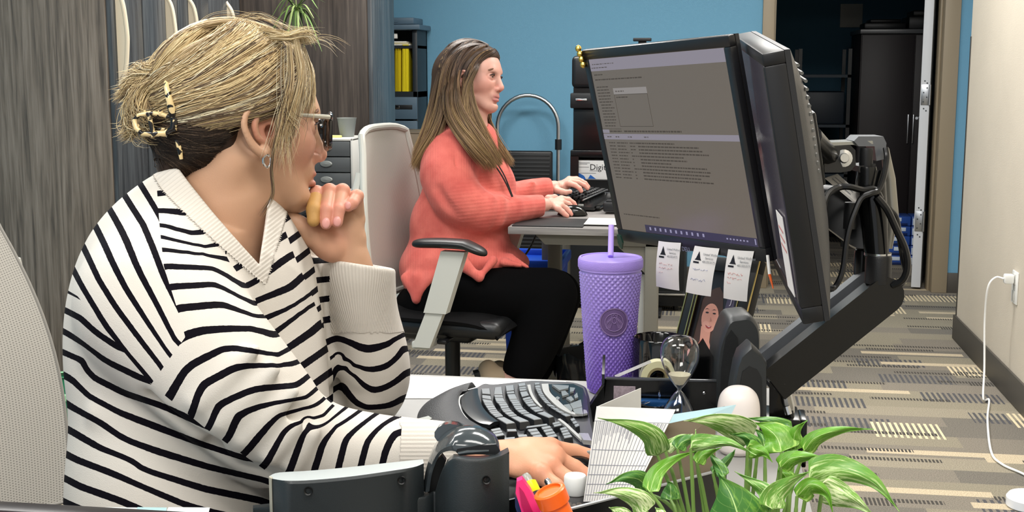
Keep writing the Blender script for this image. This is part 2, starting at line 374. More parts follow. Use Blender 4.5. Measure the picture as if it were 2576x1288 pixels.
# open door leaf: white hinge edge, seen end on
T = rotz(math.radians(-12), (DR-.045, YB+.07, 0)); b = MB(T); b.bb((-.052, 0, .012), (0, .86, 2.05), .003); door = b.build('door_1', M('white_door_edge', '#c9ccd0', .4), kind='structure')
for z0 in (.34, 1.06, 1.75):
    h = MB(T); h.bb((-.047, -.004, z0), (-.004, .0, z0+.115), .001); h.cyl((-.0, -.006, z0), (-.0, -.006, z0+.115), .007, n=10); h.build('hinge', mt_steel, door)
    s_ = MB(T)
    for k in range(4): s_.cyl((-.034+.018*(k % 2), -.0075, z0+.018+.026*k), (-.034+.018*(k % 2), -.004, z0+.018+.026*k), .004, n=8)
    for zz in (z0-.02, z0+.135): s_.cyl((-.03, -.003, zz), (-.03, .001, zz), .004, n=8); s_.cyl((-.017, -.003, zz-.012), (-.017, .001, zz-.012), .004, n=8)
    s_.build('hinge_screws', M('dark_steel', '#46494c', .4, .8), door)
h = MB(T); h.cyl((-.052, .78, .96), (-.1, .78, .96), .011, n=12); h.cyl((-.1, .78, .96), (-.1, .67, .96), .009, n=12); h.build('door_handle', mt_steel, door)
# ceiling light fittings (the area lamps sit just below them)
for x, y, pw in PANELS:
    t = thing('ceiling_light', 'recessed rectangular fluorescent ceiling light with a white diffuser', 'light', (x, y, CEIL), 'recessed ceiling lights')
    b = MB(); b.bb((x-.61, y-.31, CEIL-.018), (x-.58, y+.31, CEIL)); b.bb((x+.58, y-.31, CEIL-.018), (x+.61, y+.31, CEIL)); b.bb((x-.58, y-.31, CEIL-.018), (x+.58, y-.285, CEIL)); b.bb((x-.58, y+.285, CEIL-.018), (x+.58, y+.31, CEIL)); b.build('frame', mt_white, t)
    MB().bb((x-.58, y-.285, CEIL-.012), (x+.58, y+.285, CEIL-.004)).build('diffuser', M('lit_diffuser', '#ffffff', .5, emit='#fff8ec', estr=2.5), t)
# ================================================================ cabinets on the left
wd_side = wood('weathered_brown_wood', '#4a433c', '#756b60', '#8f857a', .42); wd_dark = wood('dark_brown_wood', '#1f1a16', '#352e29', '#4a423b', .4)
wd_door = wood('slate_wood_laminate', '#2e3033', '#44474a', '#585b5d', .26, sc=.8); mt_pull = M('cream_pull', '#d8ccb4', .3)
XD = -2.205
c1 = thing('storage_cabinet', 'tall weathered brown wood storage cabinet behind the striped woman, its slate doors facing the room', 'cabinet', (XL+.33, 5.0, 0))
b = MB(); b.bb((XL+.01, 4.385, .0), (XD, 4.42, 2.3), .002); b.build('side_panel', wd_side, c1)
b = MB(); b.bb((XL+.01, 4.42, .08), (XD-.002, 5.69, 2.3)); b.bb((XL+.05, 4.44, 0), (XD-.06, 5.68, .08)); b.build('body', wd_dark, c1)
hz = [onX(px, 60, XD+.04)[1] for px in (306, 430, 487, 583)]; dy = [4.39, (hz[0]+hz[1])/2-.0, (hz[1]+hz[2])/2, (hz[2]+hz[3])/2, 5.69]
for i in range(4):
    b = MB(); b.bb((XD, dy[i]+.003, .1), (XD+.021, dy[i+1]-.003, 2.29), .002); d_ = b.build('door', wd_door, c1)
    b = MB(); y = hz[i]; z0, z1 = 1.20, 1.565
    pts = spline([(XD+.016, y, z0), (XD+.045, y, z0+.05), (XD+.058, y, z0+.15), (XD+.058, y, z1-.15), (XD+.045, y, z1-.05), (XD+.016, y, z1)], 26)
    b.tube(pts, .009, 10, flat=1.0); b.prism([(XD+.02, y-.006, z0+.02), (XD+.045, y-.006, z0+.06), (XD+.056, y-.006, z0+.16), (XD+.056, y-.006, z1-.15), (XD+.045, y-.006, z1-.05), (XD+.02, y-.006, z1-.01)], (0, .004, 0)); b.build('handle', mt_pull, d_)
c2 = thing('storage_cabinet', 'dark brown wood cabinet at the end of the row, next to the blue wall', 'cabinet', (-2.2, 5.95, 0))
b = MB(); b.bb((XL+.01, 5.70, 0), (-1.575, 6.13, 2.3), .002); b.build('side_panel', wd_dark, c2)
b = MB(); b.bb((-1.575, 5.715, .09), (-1.553, 6.13, 2.29), .002); d_ = b.build('door', wd_door, c2)
b = MB(); pts = spline([(-1.56, 6.07, 1.63), (-1.53, 6.07, 1.67), (-1.53, 6.07, 1.95), (-1.56, 6.07, 2.0)], 14); b.tube(pts, .008, 8); b.build('handle', mt_pull, d_)
# credenza under the drawer organiser
mt_lam = M('charcoal_laminate', '#3b3d40', .4, var=.08, vscale=12); mt_gtop = wood('grey_wood_laminate', '#5c5957', '#7c7977', '#979390', .4, axis=0, sc=.9)
cr = thing('credenza', 'low charcoal credenza in front of the dark brown cabinet, carrying the plastic drawer unit', 'cabinet', (-1.8, 5.3, 0))
b = MB(); b.bb((-2.18, 4.95, .05), (-1.36, 5.69, .715), .003); b.bb((-2.14, 4.98, 0), (-1.4, 5.66, .05)); b.build('body', mt_lam, cr)
MB().bb((-2.183, 4.93, .717), (-1.34, 5.692, .75), .003).build('top', M('black_laminate_top', '#27282b', .35), cr)
for x0, x1 in ((-2.17, -1.775), (-1.765, -1.37)):
    for z0, z1 in ((.06, .27), (.28, .49), (.5, .708)):
        b = MB(); b.bb((x0, 4.93, z0), (x1, 4.951, z1), .003); d_ = b.build('drawer', mt_lam, cr)
        b = MB(); xm = (x0+x1)/2; zz = z1-.05; b.tube(spline([(xm-.06, 4.93, zz), (xm-.055, 4.91, zz), (xm+.055, 4.91, zz), (xm+.06, 4.93, zz)], 10), .005, 8); b.build('handle', mt_steel, d_)
# plastic three drawer unit + cup + folded tissue on top
ox, oy, oz = onY(893, 460, 5.1)[0]-.235, 5.08, .75
mt_smoke = M('smoked_clear_plastic', '#7c8082', .15, trans=.55, ior=1.2); mt_offw = M('off_white_plastic', '#c9c8c2', .35)
dr = thing('drawer_organiser', 'small white three-drawer desktop unit with clear drawer fronts', 'drawer unit', (ox+.115, oy+.15, oz))
b = MB(); W_, D_, H_ = .235, .26, .225
b.bb((ox, oy, oz), (ox+.012, oy+D_, oz+H_), .003); b.bb((ox+W_-.012, oy, oz), (ox+W_, oy+D_, oz+H_), .003); b.bb((ox, oy, oz+H_-.011), (ox+W_, oy+D_, oz+H_), .003); b.bb((ox, oy, oz), (ox+W_, oy+D_, oz+.014), .003); b.bb((ox, oy+D_-.01, oz), (ox+W_, oy+D_, oz+H_), .002)
b.build('case', mt_offw, dr)
for k in range(3):
    z0 = oz+.017+k*.0665; z1 = z0+.062; b = MB()
    b.bb((ox+.014, oy-.001, z0), (ox+W_-.014, oy+.003, z1), .001); b.bb((ox+.014, oy, z0), (ox+W_-.014, oy+.23, z0+.003)); b.bb((ox+.014, oy, z0), (ox+.017, oy+.23, z1-.008)); b.bb((ox+W_-.017, oy, z0), (ox+W_-.014, oy+.23, z1-.008))
    d_ = b.build('drawer', mt_smoke, dr)
    b = MB(); b.lathe([(0, .0), (.018, 0), (.021, -.004), (.018, -.009), (0, -.011)], (0, 0, 0), 20, ax=[(1.3, 0, 0), (0, 0, .65), (0, 1, 0)]); V = np.array(b.v); V += [ox+W_/2, oy-.001, z0+.034]; b.v = V.tolist(); b.build('knob', M('grey_knob', '#7e817e', .4), d_)
    cols = ['#6b7a4e', '#a8434f', '#77706a'][k]
    for j in range(5):
        q = MB(); q.box((ox+.04+.038*j, oy+.05+.02*(j % 3), z0+.013+.004*(j % 2)), (.028, .03, .02), .006, rot=Matrix.Rotation(j*.7, 3, 'Z')); q.build('tea_packet', M('packet_'+str(k)+str(j % 2), cols if j % 2 else '#8d8577', .5), d_)
cx, cy = ox+.172, oy+.13
b = MB(); b.lathe([(.0, 0), (.029, 0), (.030, .002), (.041, .078), (.043, .081), (.0415, .081), (.039, .076), (.028, .004), (0, .004)], (cx, cy, oz+H_), 28); b.build('plastic_cup', M('frosted_plastic', '#a5aaa8', .35, trans=.5, ior=1.2), None, label='empty frosted plastic cup on top of the white drawer unit', cat='cup')
b = MB(); b.box((ox+.075, oy+.09, oz+H_+.010), (.05, .045, .02), .008, seg=3); b.box((ox+.085, oy+.10, oz+H_+.024), (.035, .03, .012), .005, seg=2, rot=Matrix.Rotation(.4, 3, 'Z')); b.build('folded_cloth', M('pale_cloth', '#d8d5ca', .9), None, label='small crumpled white cloth on top of the white drawer unit', cat='cloth')
b = MB(); b.box((ox+.135, oy+.08, oz+H_+.004), (.055, .05, .008), .002, rot=Matrix.Rotation(.3, 3, 'Z')); b.build('sticky_note_pad', M('yellow_paper', '#ddd37a', .8), None, label='yellow sticky note pad beside the frosted cup', cat='note pad')
# ================================================================ things along the back wall
mt_bg = M('blue_grey_metal', '#4d6374', .45); yt = 7.02; xa, xb = -2.05, -1.645
fo = thing('file_tower', 'narrow dark file tower against the blue wall holding yellow folders', 'shelf', (-1.78, 7.05, 0))
b = MB(); z_ = lambda py: onY(1030, py, yt)[2]
b.bb((xb-.03, yt, 0), (xb, YB-.03, z_(72)), .004); b.bb((xa, yt, 0), (xa+.03, YB-.03, z_(72)), .004); b.bb((xa, YB-.05, 0), (xb, YB-.03, z_(72))); b.bb((xa, yt+.01, z_(118)-.008), (xb, YB-.03, z_(118)+.008)); b.bb((xa, yt, z_(236)-.02), (xb, YB-.03, z_(236)+.012)); b.build('carcass', M('graphite_metal', '#22292f', .45), fo)
MB().bb((xa-.02, yt-.03, z_(75)), (xb+.022, YB-.02, z_(62)), .005).build('top', mt_bg, fo)
for za, zb_ in ((z_(300), z_(244)), (z_(420), z_(304)), (.04, z_(424))):
    d_ = MB().bb((xa+.005, yt-.012, za), (xb-.003, yt+.02, zb_), .004).build('drawer', mt_bg, fo)
    q = MB(); q.bb((xb-.17, yt-.014, zb_-.07), (xb-.03, yt-.011, zb_-.045), .001); q.build('handle', M('slot_dark', '#14181b', .5), d_)
    q = MB(); q.bb((xb-.125, yt-.017, zb_-.066), (xb-.105, yt-.012, zb_-.05), .001); q.build('lock', mt_chrome, d_)
b = MB(); b.bb((xa+.1, yt+.0, z_(62)+.002), (xb-.02, yt+.24, z_(44)), .006); b.bb((xb-.16, yt-.003, z_(56)), (xb-.11, yt+.001, z_(50))); b.build('desktop_tray', mt_bg, None, label='flat blue grey box lying on top of the file tower', cat='box')
for k in range(3):
    b = MB(); b.bb((xb-.185-.004*k, yt+.02, z_(118)+.009+.008*k), (xb-.045-.012*k, yt+.24, z_(118)+.016+.008*k), .001); b.build('paper_stack', M('paper_cream%d' % k, ['#e8e6dc', '#d8cfa6', '#f0efe9'][k], .8), None, label=['lowest thin paper pile on the upper shelf of the file tower', 'middle cream paper pile on the upper shelf of the file tower', 'topmost white paper pile on the upper shelf of the file tower'][k], cat='papers', group='papers in the file tower')
b = MB(); b.bb((xb-.175, yt+.01, z_(84)-.028), (xb-.12, yt+.03, z_(84)), .003); b.build('binder_clip', mt_white, None, label='white plastic clip at the top opening of the file tower', cat='clip')
for k in range(7):
    x = xa+.035+.046*k; zb0 = z_(236)+.013; b = MB(); hgt = .265+.008*math.sin(k*2.1)
    b.hexa([(x, yt+.015+.006*(k % 3), zb0), (x+.037, yt+.015+.006*(k % 3), zb0), (x+.037, yt+.22, zb0), (x, yt+.22, zb0)], [(x+.004, yt+.015+.006*(k % 3), zb0+hgt), (x+.04, yt+.015+.006*(k % 3), zb0+hgt), (x+.04, yt+.22, zb0+hgt), (x+.004, yt+.22, zb0+hgt)])
    for q in (.012, .024): b.bb((x+q, yt+.012, zb0), (x+q+.002, yt+.02, zb0+hgt-.01))
    b.build('file_folder', M('folder_%d' % (k % 3), ['#e0cf1c', '#f0e148', '#cdb914'][k % 3], .5), None, label=['leftmost', 'second', 'third', 'fourth', 'fifth', 'sixth', 'rightmost'][k]+' bright yellow file folder standing in the dark file tower', cat='folder', group='yellow file folders in the tower')
mt_card = M('brown_cardboard', '#6d6152', .8, var=.08, vscale=9)
for k, (z0, z1, dx) in enumerate(((0, .40, 0), (.402, .70, .02), (.702, .93, -.01))):
    t = thing('cardboard_box', ['large brown cardboard box on the floor, lowest of the pile by the file tower', 'brown cardboard box in the middle of the pile by the file tower', 'brown cardboard box on top of the pile by the file tower'][k], 'box', (-1.75, 6.62, z0))
    xc0, xc1 = -2.05+dx, -1.497+dx
    MB().bb((xc0, 6.45, z0), (xc1, 6.8, z1), .004).build('box_body', mt_card, t)
    b = MB(); b.bb((xc0-.001, 6.447, z1-.004), (xc1+.001, 6.62, z1+.001)); b.bb((xc0-.001, 6.63, z1-.004), (xc1+.001, 6.803, z1+.001)); b.build('flap', mt_card, t)
    b = MB(); b.bb(((xc0+xc1)/2-.03, 6.445, z0+.03), ((xc0+xc1)/2+.03, 6.449, z1-.0)); b.bb((xc0-.0, 6.605, z1-.002), (xc1, 6.645, z1+.0018)); b.build('packing_tape', M('tan_tape', '#8a7a5d', .3), t)
# step stool leaning folded by the wall
sx, sy = -1.03, 7.17; st = thing('step_stool', 'folded step stool with a tall silver hoop handle against the blue wall', 'stool', (sx, sy, 0))
hw = .178; pts = [(sx-hw, sy, .03), (sx-hw, sy, .93)]+[(sx-hw*math.cos(a), sy+.0, .93+hw*1.02*math.sin(a)) for a in np.linspace(.12, math.pi-.12, 18)]+[(sx+hw, sy, .93), (sx+hw, sy, .03)]
MB().tube(np.array(pts), .0125, 12).build('hoop_handle', M('brushed_aluminium', '#c3c6c8', .28, 1.0), st)
b = MB(); b.tube([(sx-hw, sy-.07, .03), (sx-hw, sy-.03, .6)], .011, 10); b.tube([(sx+hw, sy-.07, .03), (sx+hw, sy-.03, .6)], .011, 10); b.build('rear_leg', mt_steel, st)
for zc, nm in ((.66, 0), (.33, 1)):
    b = MB(); b.box((sx, sy-.035, zc), (.30, .03, .27), .014, seg=3)
    s_ = b.build('step', mt_black, st); b = MB()
    for k in range(11): b.bb((sx-.135, sy-.054, zc-.115+.022*k), (sx+.135, sy-.049, zc-.105+.022*k), .001)
    b.build('tread_ribs', M('rubber_rib', '#26282a', .6), s_)
b = MB(); b.cyl((sx+hw, sy, .80), (sx+hw, sy, .86), .02, n=14); b.cyl((sx-hw, sy, .80), (sx-hw, sy, .86), .02, n=14); b.build('hinge_collar', mt_black, st)
b = MB()
for s in (-1, 1): b.cyl((sx+s*hw, sy, 0), (sx+s*hw, sy, .04), .019, n=12); b.cyl((sx+s*hw, sy-.072, 0), (sx+s*hw, sy-.07, .04), .017, n=12)
b.build('foot', mt_black, st)
# storage room contents
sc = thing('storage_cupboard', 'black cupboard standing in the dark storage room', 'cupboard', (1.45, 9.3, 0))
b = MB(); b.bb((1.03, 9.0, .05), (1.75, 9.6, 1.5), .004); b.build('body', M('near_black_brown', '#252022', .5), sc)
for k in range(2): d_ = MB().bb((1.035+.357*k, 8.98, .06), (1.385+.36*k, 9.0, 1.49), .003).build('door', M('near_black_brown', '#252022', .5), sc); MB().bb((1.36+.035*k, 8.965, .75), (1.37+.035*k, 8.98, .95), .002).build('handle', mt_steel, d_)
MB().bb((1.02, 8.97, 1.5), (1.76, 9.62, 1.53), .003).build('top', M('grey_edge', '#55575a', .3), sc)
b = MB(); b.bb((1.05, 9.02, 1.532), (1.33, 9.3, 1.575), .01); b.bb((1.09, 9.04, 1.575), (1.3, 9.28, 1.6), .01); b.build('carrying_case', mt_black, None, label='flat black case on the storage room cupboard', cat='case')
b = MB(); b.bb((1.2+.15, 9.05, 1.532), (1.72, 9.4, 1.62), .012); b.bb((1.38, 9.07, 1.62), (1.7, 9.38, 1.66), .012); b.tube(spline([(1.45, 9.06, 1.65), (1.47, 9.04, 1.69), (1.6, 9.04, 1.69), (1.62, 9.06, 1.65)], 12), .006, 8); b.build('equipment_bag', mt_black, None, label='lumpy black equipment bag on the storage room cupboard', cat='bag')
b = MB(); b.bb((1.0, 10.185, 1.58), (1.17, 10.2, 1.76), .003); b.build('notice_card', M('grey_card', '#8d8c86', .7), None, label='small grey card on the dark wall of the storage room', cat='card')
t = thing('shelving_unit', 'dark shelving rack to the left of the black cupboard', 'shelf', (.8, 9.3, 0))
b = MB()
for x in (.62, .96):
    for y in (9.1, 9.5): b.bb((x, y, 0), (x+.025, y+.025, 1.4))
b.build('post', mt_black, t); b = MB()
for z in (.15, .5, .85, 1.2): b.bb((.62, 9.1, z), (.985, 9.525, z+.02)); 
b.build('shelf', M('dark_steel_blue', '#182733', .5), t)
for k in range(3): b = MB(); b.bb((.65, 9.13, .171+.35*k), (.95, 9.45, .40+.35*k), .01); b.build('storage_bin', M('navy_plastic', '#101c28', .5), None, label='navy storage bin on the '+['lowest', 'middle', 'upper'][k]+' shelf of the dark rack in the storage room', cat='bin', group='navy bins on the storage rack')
mt_pack = [M('pack_blue', '#2b4f9e', .3), M('pack_pale', '#cfdbe8', .25), M('pack_dark', '#1b2c5c', .3)]
for k in range(5):
    for i in range(2):
        t = thing('water_bottle_pack', ['lowest', 'second lowest', 'middle', 'second highest', 'topmost'][k]+' blue and white carton in the '+['left', 'right'][i]+' column beside the white door edge', 'carton', (1.2+.19*i, 8.38, .064*k), 'blue and white cartons in the storage room')
        x0 = 1.13+.185*i; MB().bb((x0, 8.3, .064*k), (x0+.18, 8.5, .064*k+.062), .006).build('carton_body', mt_pack[0], t)
        b = MB(); b.bb((x0+.05+.03*(k % 2), 8.296, .064*k+.03), (x0+.12+.03*(k % 2), 8.3, .064*k+.054), .001); b.build('label_panel', mt_pack[1], t); b = MB(); b.bb((x0+.005, 8.297, .064*k+.006), (x0+.03, 8.3, .064*k+.05), .001); b.build('label_strip', mt_pack[1], t)
        b = MB(); b.bb((x0+.03, 8.297, .064*k+.004), (x0+.16, 8.3, .064*k+.018), .001); b.build('dark_band', mt_pack[2], t)
# wall plate, charger and white cable on the right wall
pl = thing('wall_outlet', 'white power outlet plate on the cream wall', 'outlet', (XR, 4.95, .44))
MB().bb((XR-.006, 4.90, .375), (XR, 4.985, .50), .003).build('plate', mt_white, pl)
b = MB(); b.bb((XR-.009, 4.925, .385), (XR-.006, 4.96, .425), .004); b.bb((XR-.009, 4.925, .45), (XR-.006, 4.96, .49), .004); b.build('socket', mt_offw, pl)
ca = thing('charging_cable', 'white charging cable hanging from the outlet down to the carpet', 'cable', (XR-.03, 4.95, 0))
MB().bb((XR-.045, 4.925, .452), (XR-.01, 4.962, .488), .006).build('plug', mt_white, ca)
cp = [(XR-.045, 4.943, .47), (XR-.075, 4.95, .472), (XR-.1, 4.95, .43), (XR-.10, 4.97, .3), (XR-.10, 4.93, .12), (XR-.115, 4.85, .02), (onz(2488, 1010, 0)[0], onz(2488, 1010, 0)[1], .006)]
for px, py in ((2484, 1060), (2493, 1140), (2520, 1172), (2576, 1198), (2650, 1240)): q = onz(px, py, 0); cp.append((q[0], q[1], .006))
MB().tube(spline(cp, 90), .004, 8).build('cord', M('white_rubber', '#e8e8e6', .45), ca)
q = onz(2590, 1275, 0); b = MB(); b.lathe([(0, 0), (.062, 0), (.066, .004), (.066, .028), (.06, .036), (0, .038)], (q[0], q[1], 0), 36); b.build('round_charging_hub', M('white_gloss', '#eef0f4', .2), None, label='round white plastic hub on the carpet at the right edge of the frame', cat='hub')
# ================================================================ second workstation
mt_frame = M('grey_beige_steel', '#6f6c63', .45, .2); mt_meshw = None
d2 = thing('office_desk', 'grey wood-grain desk that the woman in coral types at', 'desk', (.0, 4.4, 0))
Y2 = 4.03; X2 = -.645; X2b = -.1
MB().bb((X2, Y2, .726), (X2b, 4.80, .75), .002).build('desktop', mt_gtop, d2)
b = MB(); yb = Y2+.03; b.hexa([(X2+.12, yb, .69), (X2b, yb, .69), (X2b, yb+.05, .69), (X2+.12, yb+.05, .69)], [(X2+.085, yb, .725), (X2b, yb, .725), (X2b, yb+.05, .725), (X2+.085, yb+.05, .725)]); b.bb((X2+.3, yb+.05, .70), (X2+.34, 4.7, .725)); b.build('support_beam', mt_frame, d2)
b = MB(); b.bb((X2b-.045-.05, yb+.0, .02), (X2b-.05, yb+.06, .70), .003); b.bb((X2b-.10, yb-.02, 0), (X2b-.045, 4.75, .03), .003); b.build('leg', mt_frame, d2)
b = MB(); b.hexa([(X2b-.155, yb+.01, .66), (X2b-.095, yb+.01, .60), (X2b-.095, yb+.05, .60), (X2b-.155, yb+.05, .66)], [(X2b-.2, yb+.01, .70), (X2b-.095, yb+.01, .70), (X2b-.095, yb+.05, .70), (X2b-.2, yb+.05, .70)]); b.build('bracket', mt_frame, d2)
b = MB(); b.bb((X2b-.118, yb+.07, .02), (X2b-.10, yb+.11, .58), .003); b.build('cable_duct', M('light_grey_duct', '#a8a8a4', .4), d2)
b = MB(); b.bb((X2+.05, 4.68, .02), (X2+.10, 4.74, .70), .003); b.bb((X2+.05, 4.68, .66), (X2b, 4.72, .72)); b.build('leg', mt_frame, d2)
rt = thing('return_desk', 'rear worktop behind the keyboard, carrying the black paper sorter', 'desk', (-.3, 5.1, 0))
MB().bb((-.66, 4.81, .726), (.05, 5.56, .75), .002).build('desktop', M('dark_laminate', '#3d3f42', .4), rt)
for x in (-.64, .0):
    for y in (4.85, 5.5): MB().bb((x, y, 0), (x+.04, y+.04, .726), .002).build('leg', mt_frame, rt)
# pads, keyboard, mouse of the coral woman
q0 = onz(1312, 548, .753); b = MB(); b.bb((q0[0], Y2+.012, .7505), (q0[0]+.235, Y2+.23, .754), .001); b.build('mouse_pad', M('black_rubber', '#0f1011', .6), None, label='black mouse pad under the mouse of the woman in coral', cat='mouse pad')
b = MB(); b.bb((-.40, Y2+.06, .7545), (-.17, Y2+.24, .757), .001); b.build('keyboard_tray', M('pale_grey_board', '#c3c3bf', .4), None, label='thin pale grey board under the black keyboard on the grey desk', cat='tray')
ms = thing('computer_mouse', 'black computer mouse under the right hand of the woman in coral', 'mouse', onz(1447, 543, .754))
mq = onz(1440, 540, .754)
def mouse(mb, c, L, W, Hh, a):
    ux = np.array([math.cos(a), math.sin(a), 0]); uy = np.array([-ux[1], ux[0], 0]); G = []
    for i in range(15):
        t = i/14; x = (t-.5)*L; w = W*math.sqrt(max(1-(2*t-1)**4*.92, .02))/2*(1-.12*math.cos(2*math.pi*t)); hh = Hh*(math.sin(math.pi*min(t*.62+.2, 1))**.8)*(1-abs(2*t-1)**6)
        G.append([np.array(c)+ux*x+uy*w*math.cos(s)+np.array([0, 0, hh*math.sin(s)**.7 if 0 < s < math.pi else 0]) for s in np.linspace(0, math.pi, 13)])
    return mb.grid(G)
mouse(MB(), mq, .108, .062, .036, .05).build('shell', M('black_gloss', '#0c0c0d', .15), ms); b = MB(); b.box(mq+[.03, 0, .034], (.02, .006, .008), .002); b.build('scroll_wheel', M('grey_knob', '#7e817e', .4), ms)
def small_keyboard(c, a):
    k = thing('ergonomic_keyboard', 'black curved keyboard in front of the woman in coral', 'keyboard', c); T = rotz(a, c)
    b = MB(T); G = []
    for i in range(13):
        u = i/12; x = -.12+.24*u; G.append([(x+.03*math.cos(v*math.pi*1.0)*0-.03*abs(v)**2, v*.22, .004+.026*math.sin(math.pi*min(u+.18, 1)*.9)*(1-abs(v)**4)+.014*(1-v*v)) for v in np.linspace(-1, 1, 21)])
    b.sheet(G, .012); b.bb((-.09, -.20, 0), (.11, .20, .012), .005); b.build('body', mt_satin, k)
    proto = None; mt = M('black_keycap', '#1a1b1d', .28)
    for r in range(5):
        for j in range(14):
            v = -1+2*(j+.5)/14; x = -.035+.024*r-.03*v*v; y = v*.185; z = .046+.004*math.sin(r)-.012*v*v+.006*(r-2)*.3; kb = MB(T); kb.box((x, y, z), (.017, .022, .009), .002, seg=1); kb.build('key', mt, k)
    b = MB(T); b.bb((-.13, -.2, .002), (-.06, .2, .02), .006); b.build('palm_rest', M('palm_rest', '#202123', .5), k)
    b = MB(T); b.tube([(.075-.03*v*v, v*.2, .046-.014*v*v) for v in np.linspace(-1, 1, 20)], .003, 8); b.build('silver_trim', mt_steel, k)
    return k
kc = onz(1478, 512, .762); small_keyboard((kc[0]-.02, kc[1]+.06, .7575), math.radians(-8))
b = MB(); q = onz(1530, 535, .757); b.box((q[0]+.03, q[1]+.05, .775), (.10, .07, .035), .006); b.box((q[0]+.03, q[1]+.05, .795), (.08, .05, .006), .002); b.build('number_pad', mt_black, None, label='small black key pad beside the keyboard on the grey desk', cat='keypad')
# black sorter stack with printed carton below
ps = thing('paper_sorter', 'tall black stacked paper sorter against the blue wall, partly behind the monitor', 'shelf', (-.3, 5.3, .75))
zf = lambda py: onY(1480, py, 5.25)[2]; xf = lambda px: onY(px, 300, 5.25)[0]
xl = xf(1436)
b = MB(); b.bb((xf(1442), 5.25, zf(385)), (.1, 5.5, zf(268)), .004); b.bb((xl, 5.24, zf(465)), (xl+.035, 5.5, zf(392))); b.bb((xl, 5.24, zf(395)), (.1, 5.5, zf(378)), .003); b.bb((xl, 5.42, .751), (.1, 5.5, zf(390))); b.bb((xl, 5.24, .751), (.1, 5.5, zf(452))); b.build('body', mt_satin, ps)
MB().bb((xl, 5.22, zf(272)), (.1, 5.5, zf(234)), .005).build('drawer', mt_black, ps); MB().bb((xf(1450), 5.212, zf(253)), (xf(1478), 5.221, zf(248)), .001).build('pull_bar', mt_chrome, ps)
MB().bb((xf(1438), 5.23, zf(222)), (.1, 5.5, zf(140)), .02, seg=4).build('lid', mt_black, ps); MB().bb((xf(1442), 5.25, zf(236)), (.09, 5.5, zf(220))).build('neck', mt_satin, ps)
MB().bb((xf(1450), 5.29, zf(460)), (xf(1530), 5.295, zf(445))).build('tray_front', mt_dgrey, ps)
b = MB(); b.bb((xf(1452), 5.26, zf(452)), (xf(1560), 5.40, zf(404)), .003); bx = b.build('printed_carton', M('white_carton', '#e9eaea', .4), None, label='white printed carton with blue corner in the black sorter', cat='box')
b = MB(); b.prism([(xf(1452), 5.2585, zf(452)), (xf(1475), 5.2585, zf(452)), (xf(1470), 5.2585, zf(443)), (xf(1452), 5.2585, zf(433))], (0, .001, 0)); b.prism([(xf(1480), 5.2585, zf(450)), (xf(1500), 5.2585, zf(450)), (xf(1486), 5.2585, zf(440))], (0, .001, 0)); b.build('blue_corner', M('carton_blue', '#1b5fb0', .4), bx)
Tt = frame((xf(1484), 5.2595, zf(428)), (1, 0, 0), (0, 0, 1), (0, -1, 0)); text('carton_lettering', 'Digit', .036, Tt, M('ink_black', '#15161a', .5), bx)
b = MB()
for k, (a, c, y) in enumerate(((1458, 1484, 410), (1458, 1478, 413), (1456, 1482, 421), (1484, 1506, 430), (1460, 1500, 436))): b.bb((xf(a), 5.2588, zf(y)-.001), (xf(c), 5.2599, zf(y)+.001))
b.build('fine_print', M('ink_grey', '#8a8c90', .6), bx)
b = MB(); c = onY(1616, 98, 6.4); b.bb(c-[.045, .03, .012], c+[.045, .03, .005], .003); b.bb(c+[-.02, -.01, -.8], c+[.02, .03, -.01], .004); b.bb((c[0]-.12, c[1]-.1, 0), (c[0]+.12, c[1]+.12, .02), .004); b.bb(c+[-.015, -.005, -1.65+.0], c+[.015, .025, -.7], .003); b.build('pole_mounted_reader', mt_black, None, label='thin black post whose flat head peeks above the monitor top edge', cat='stand')
# recycling bin, cabinet and waste bin
bb0 = thing('recycling_bin', 'blue plastic recycling bin under the grey desk', 'bin', (-.72, 5.15, 0)); b = MB()
for z0, z1, s0, s1, in ((0, .50, .80, 1.0),):
    cx, cy = -.675, 4.93; w, dd = .115, .15
    b.hexa([(cx-w*s0, cy-dd*s0, z0), (cx+w*s0, cy-dd*s0, z0), (cx+w*s0, cy+dd*s0, z0), (cx-w*s0, cy+dd*s0, z0)], [(cx-w, cy-dd, z1), (cx+w, cy-dd, z1), (cx+w, cy+dd, z1), (cx-w, cy+dd, z1)])
b.build('bin_body', M('royal_blue_plastic', '#0f45b8', .4), bb0)
b = MB(); b.bb((cx-w-.012, cy-dd-.012, .485), (cx+w+.012, cy-dd+.01, .525), .006); b.bb((cx-w-.012, cy+dd-.01, .485), (cx+w+.012, cy+dd+.012, .525), .006); b.bb((cx-w-.012, cy-dd, .485), (cx-w+.01, cy+dd, .525), .006); b.bb((cx+w-.01, cy-dd, .485), (cx+w+.012, cy+dd, .525), .006); b.build('rim', M('royal_blue_plastic', '#0f45b8', .4), bb0)
cb = thing('desk_cable', 'thin black cable hanging in front of the blue bin', 'cable', (-.5, 4.75, .4)); MB().tube(spline([P(1348, 592, 4.6), P(1335, 620, 4.6), P(1318, 645, 4.6), P(1300, 660, 4.55)], 14), .004, 6).build('cord', mt_black, cb)
lc = thing('low_cabinet', 'low black steel cabinet by the back wall behind the purple tumbler', 'cabinet', (-.4, 6.7, 0))
x0, x1 = -.72, -.098; b = MB(); b.bb((x0, 6.5, .03), (x1, 6.95, .52), .006); b.build('body', mt_dgrey, lc)
MB().bb((x0+.01, 6.488, .11), (x1-.01, 6.5, .50), .004).build('door', M('near_black', '#1c1e20', .3), lc); MB().bb((x0, 6.483, .087), (x1, 6.50, .098), .002).build('chrome_strip', mt_chrome, lc)
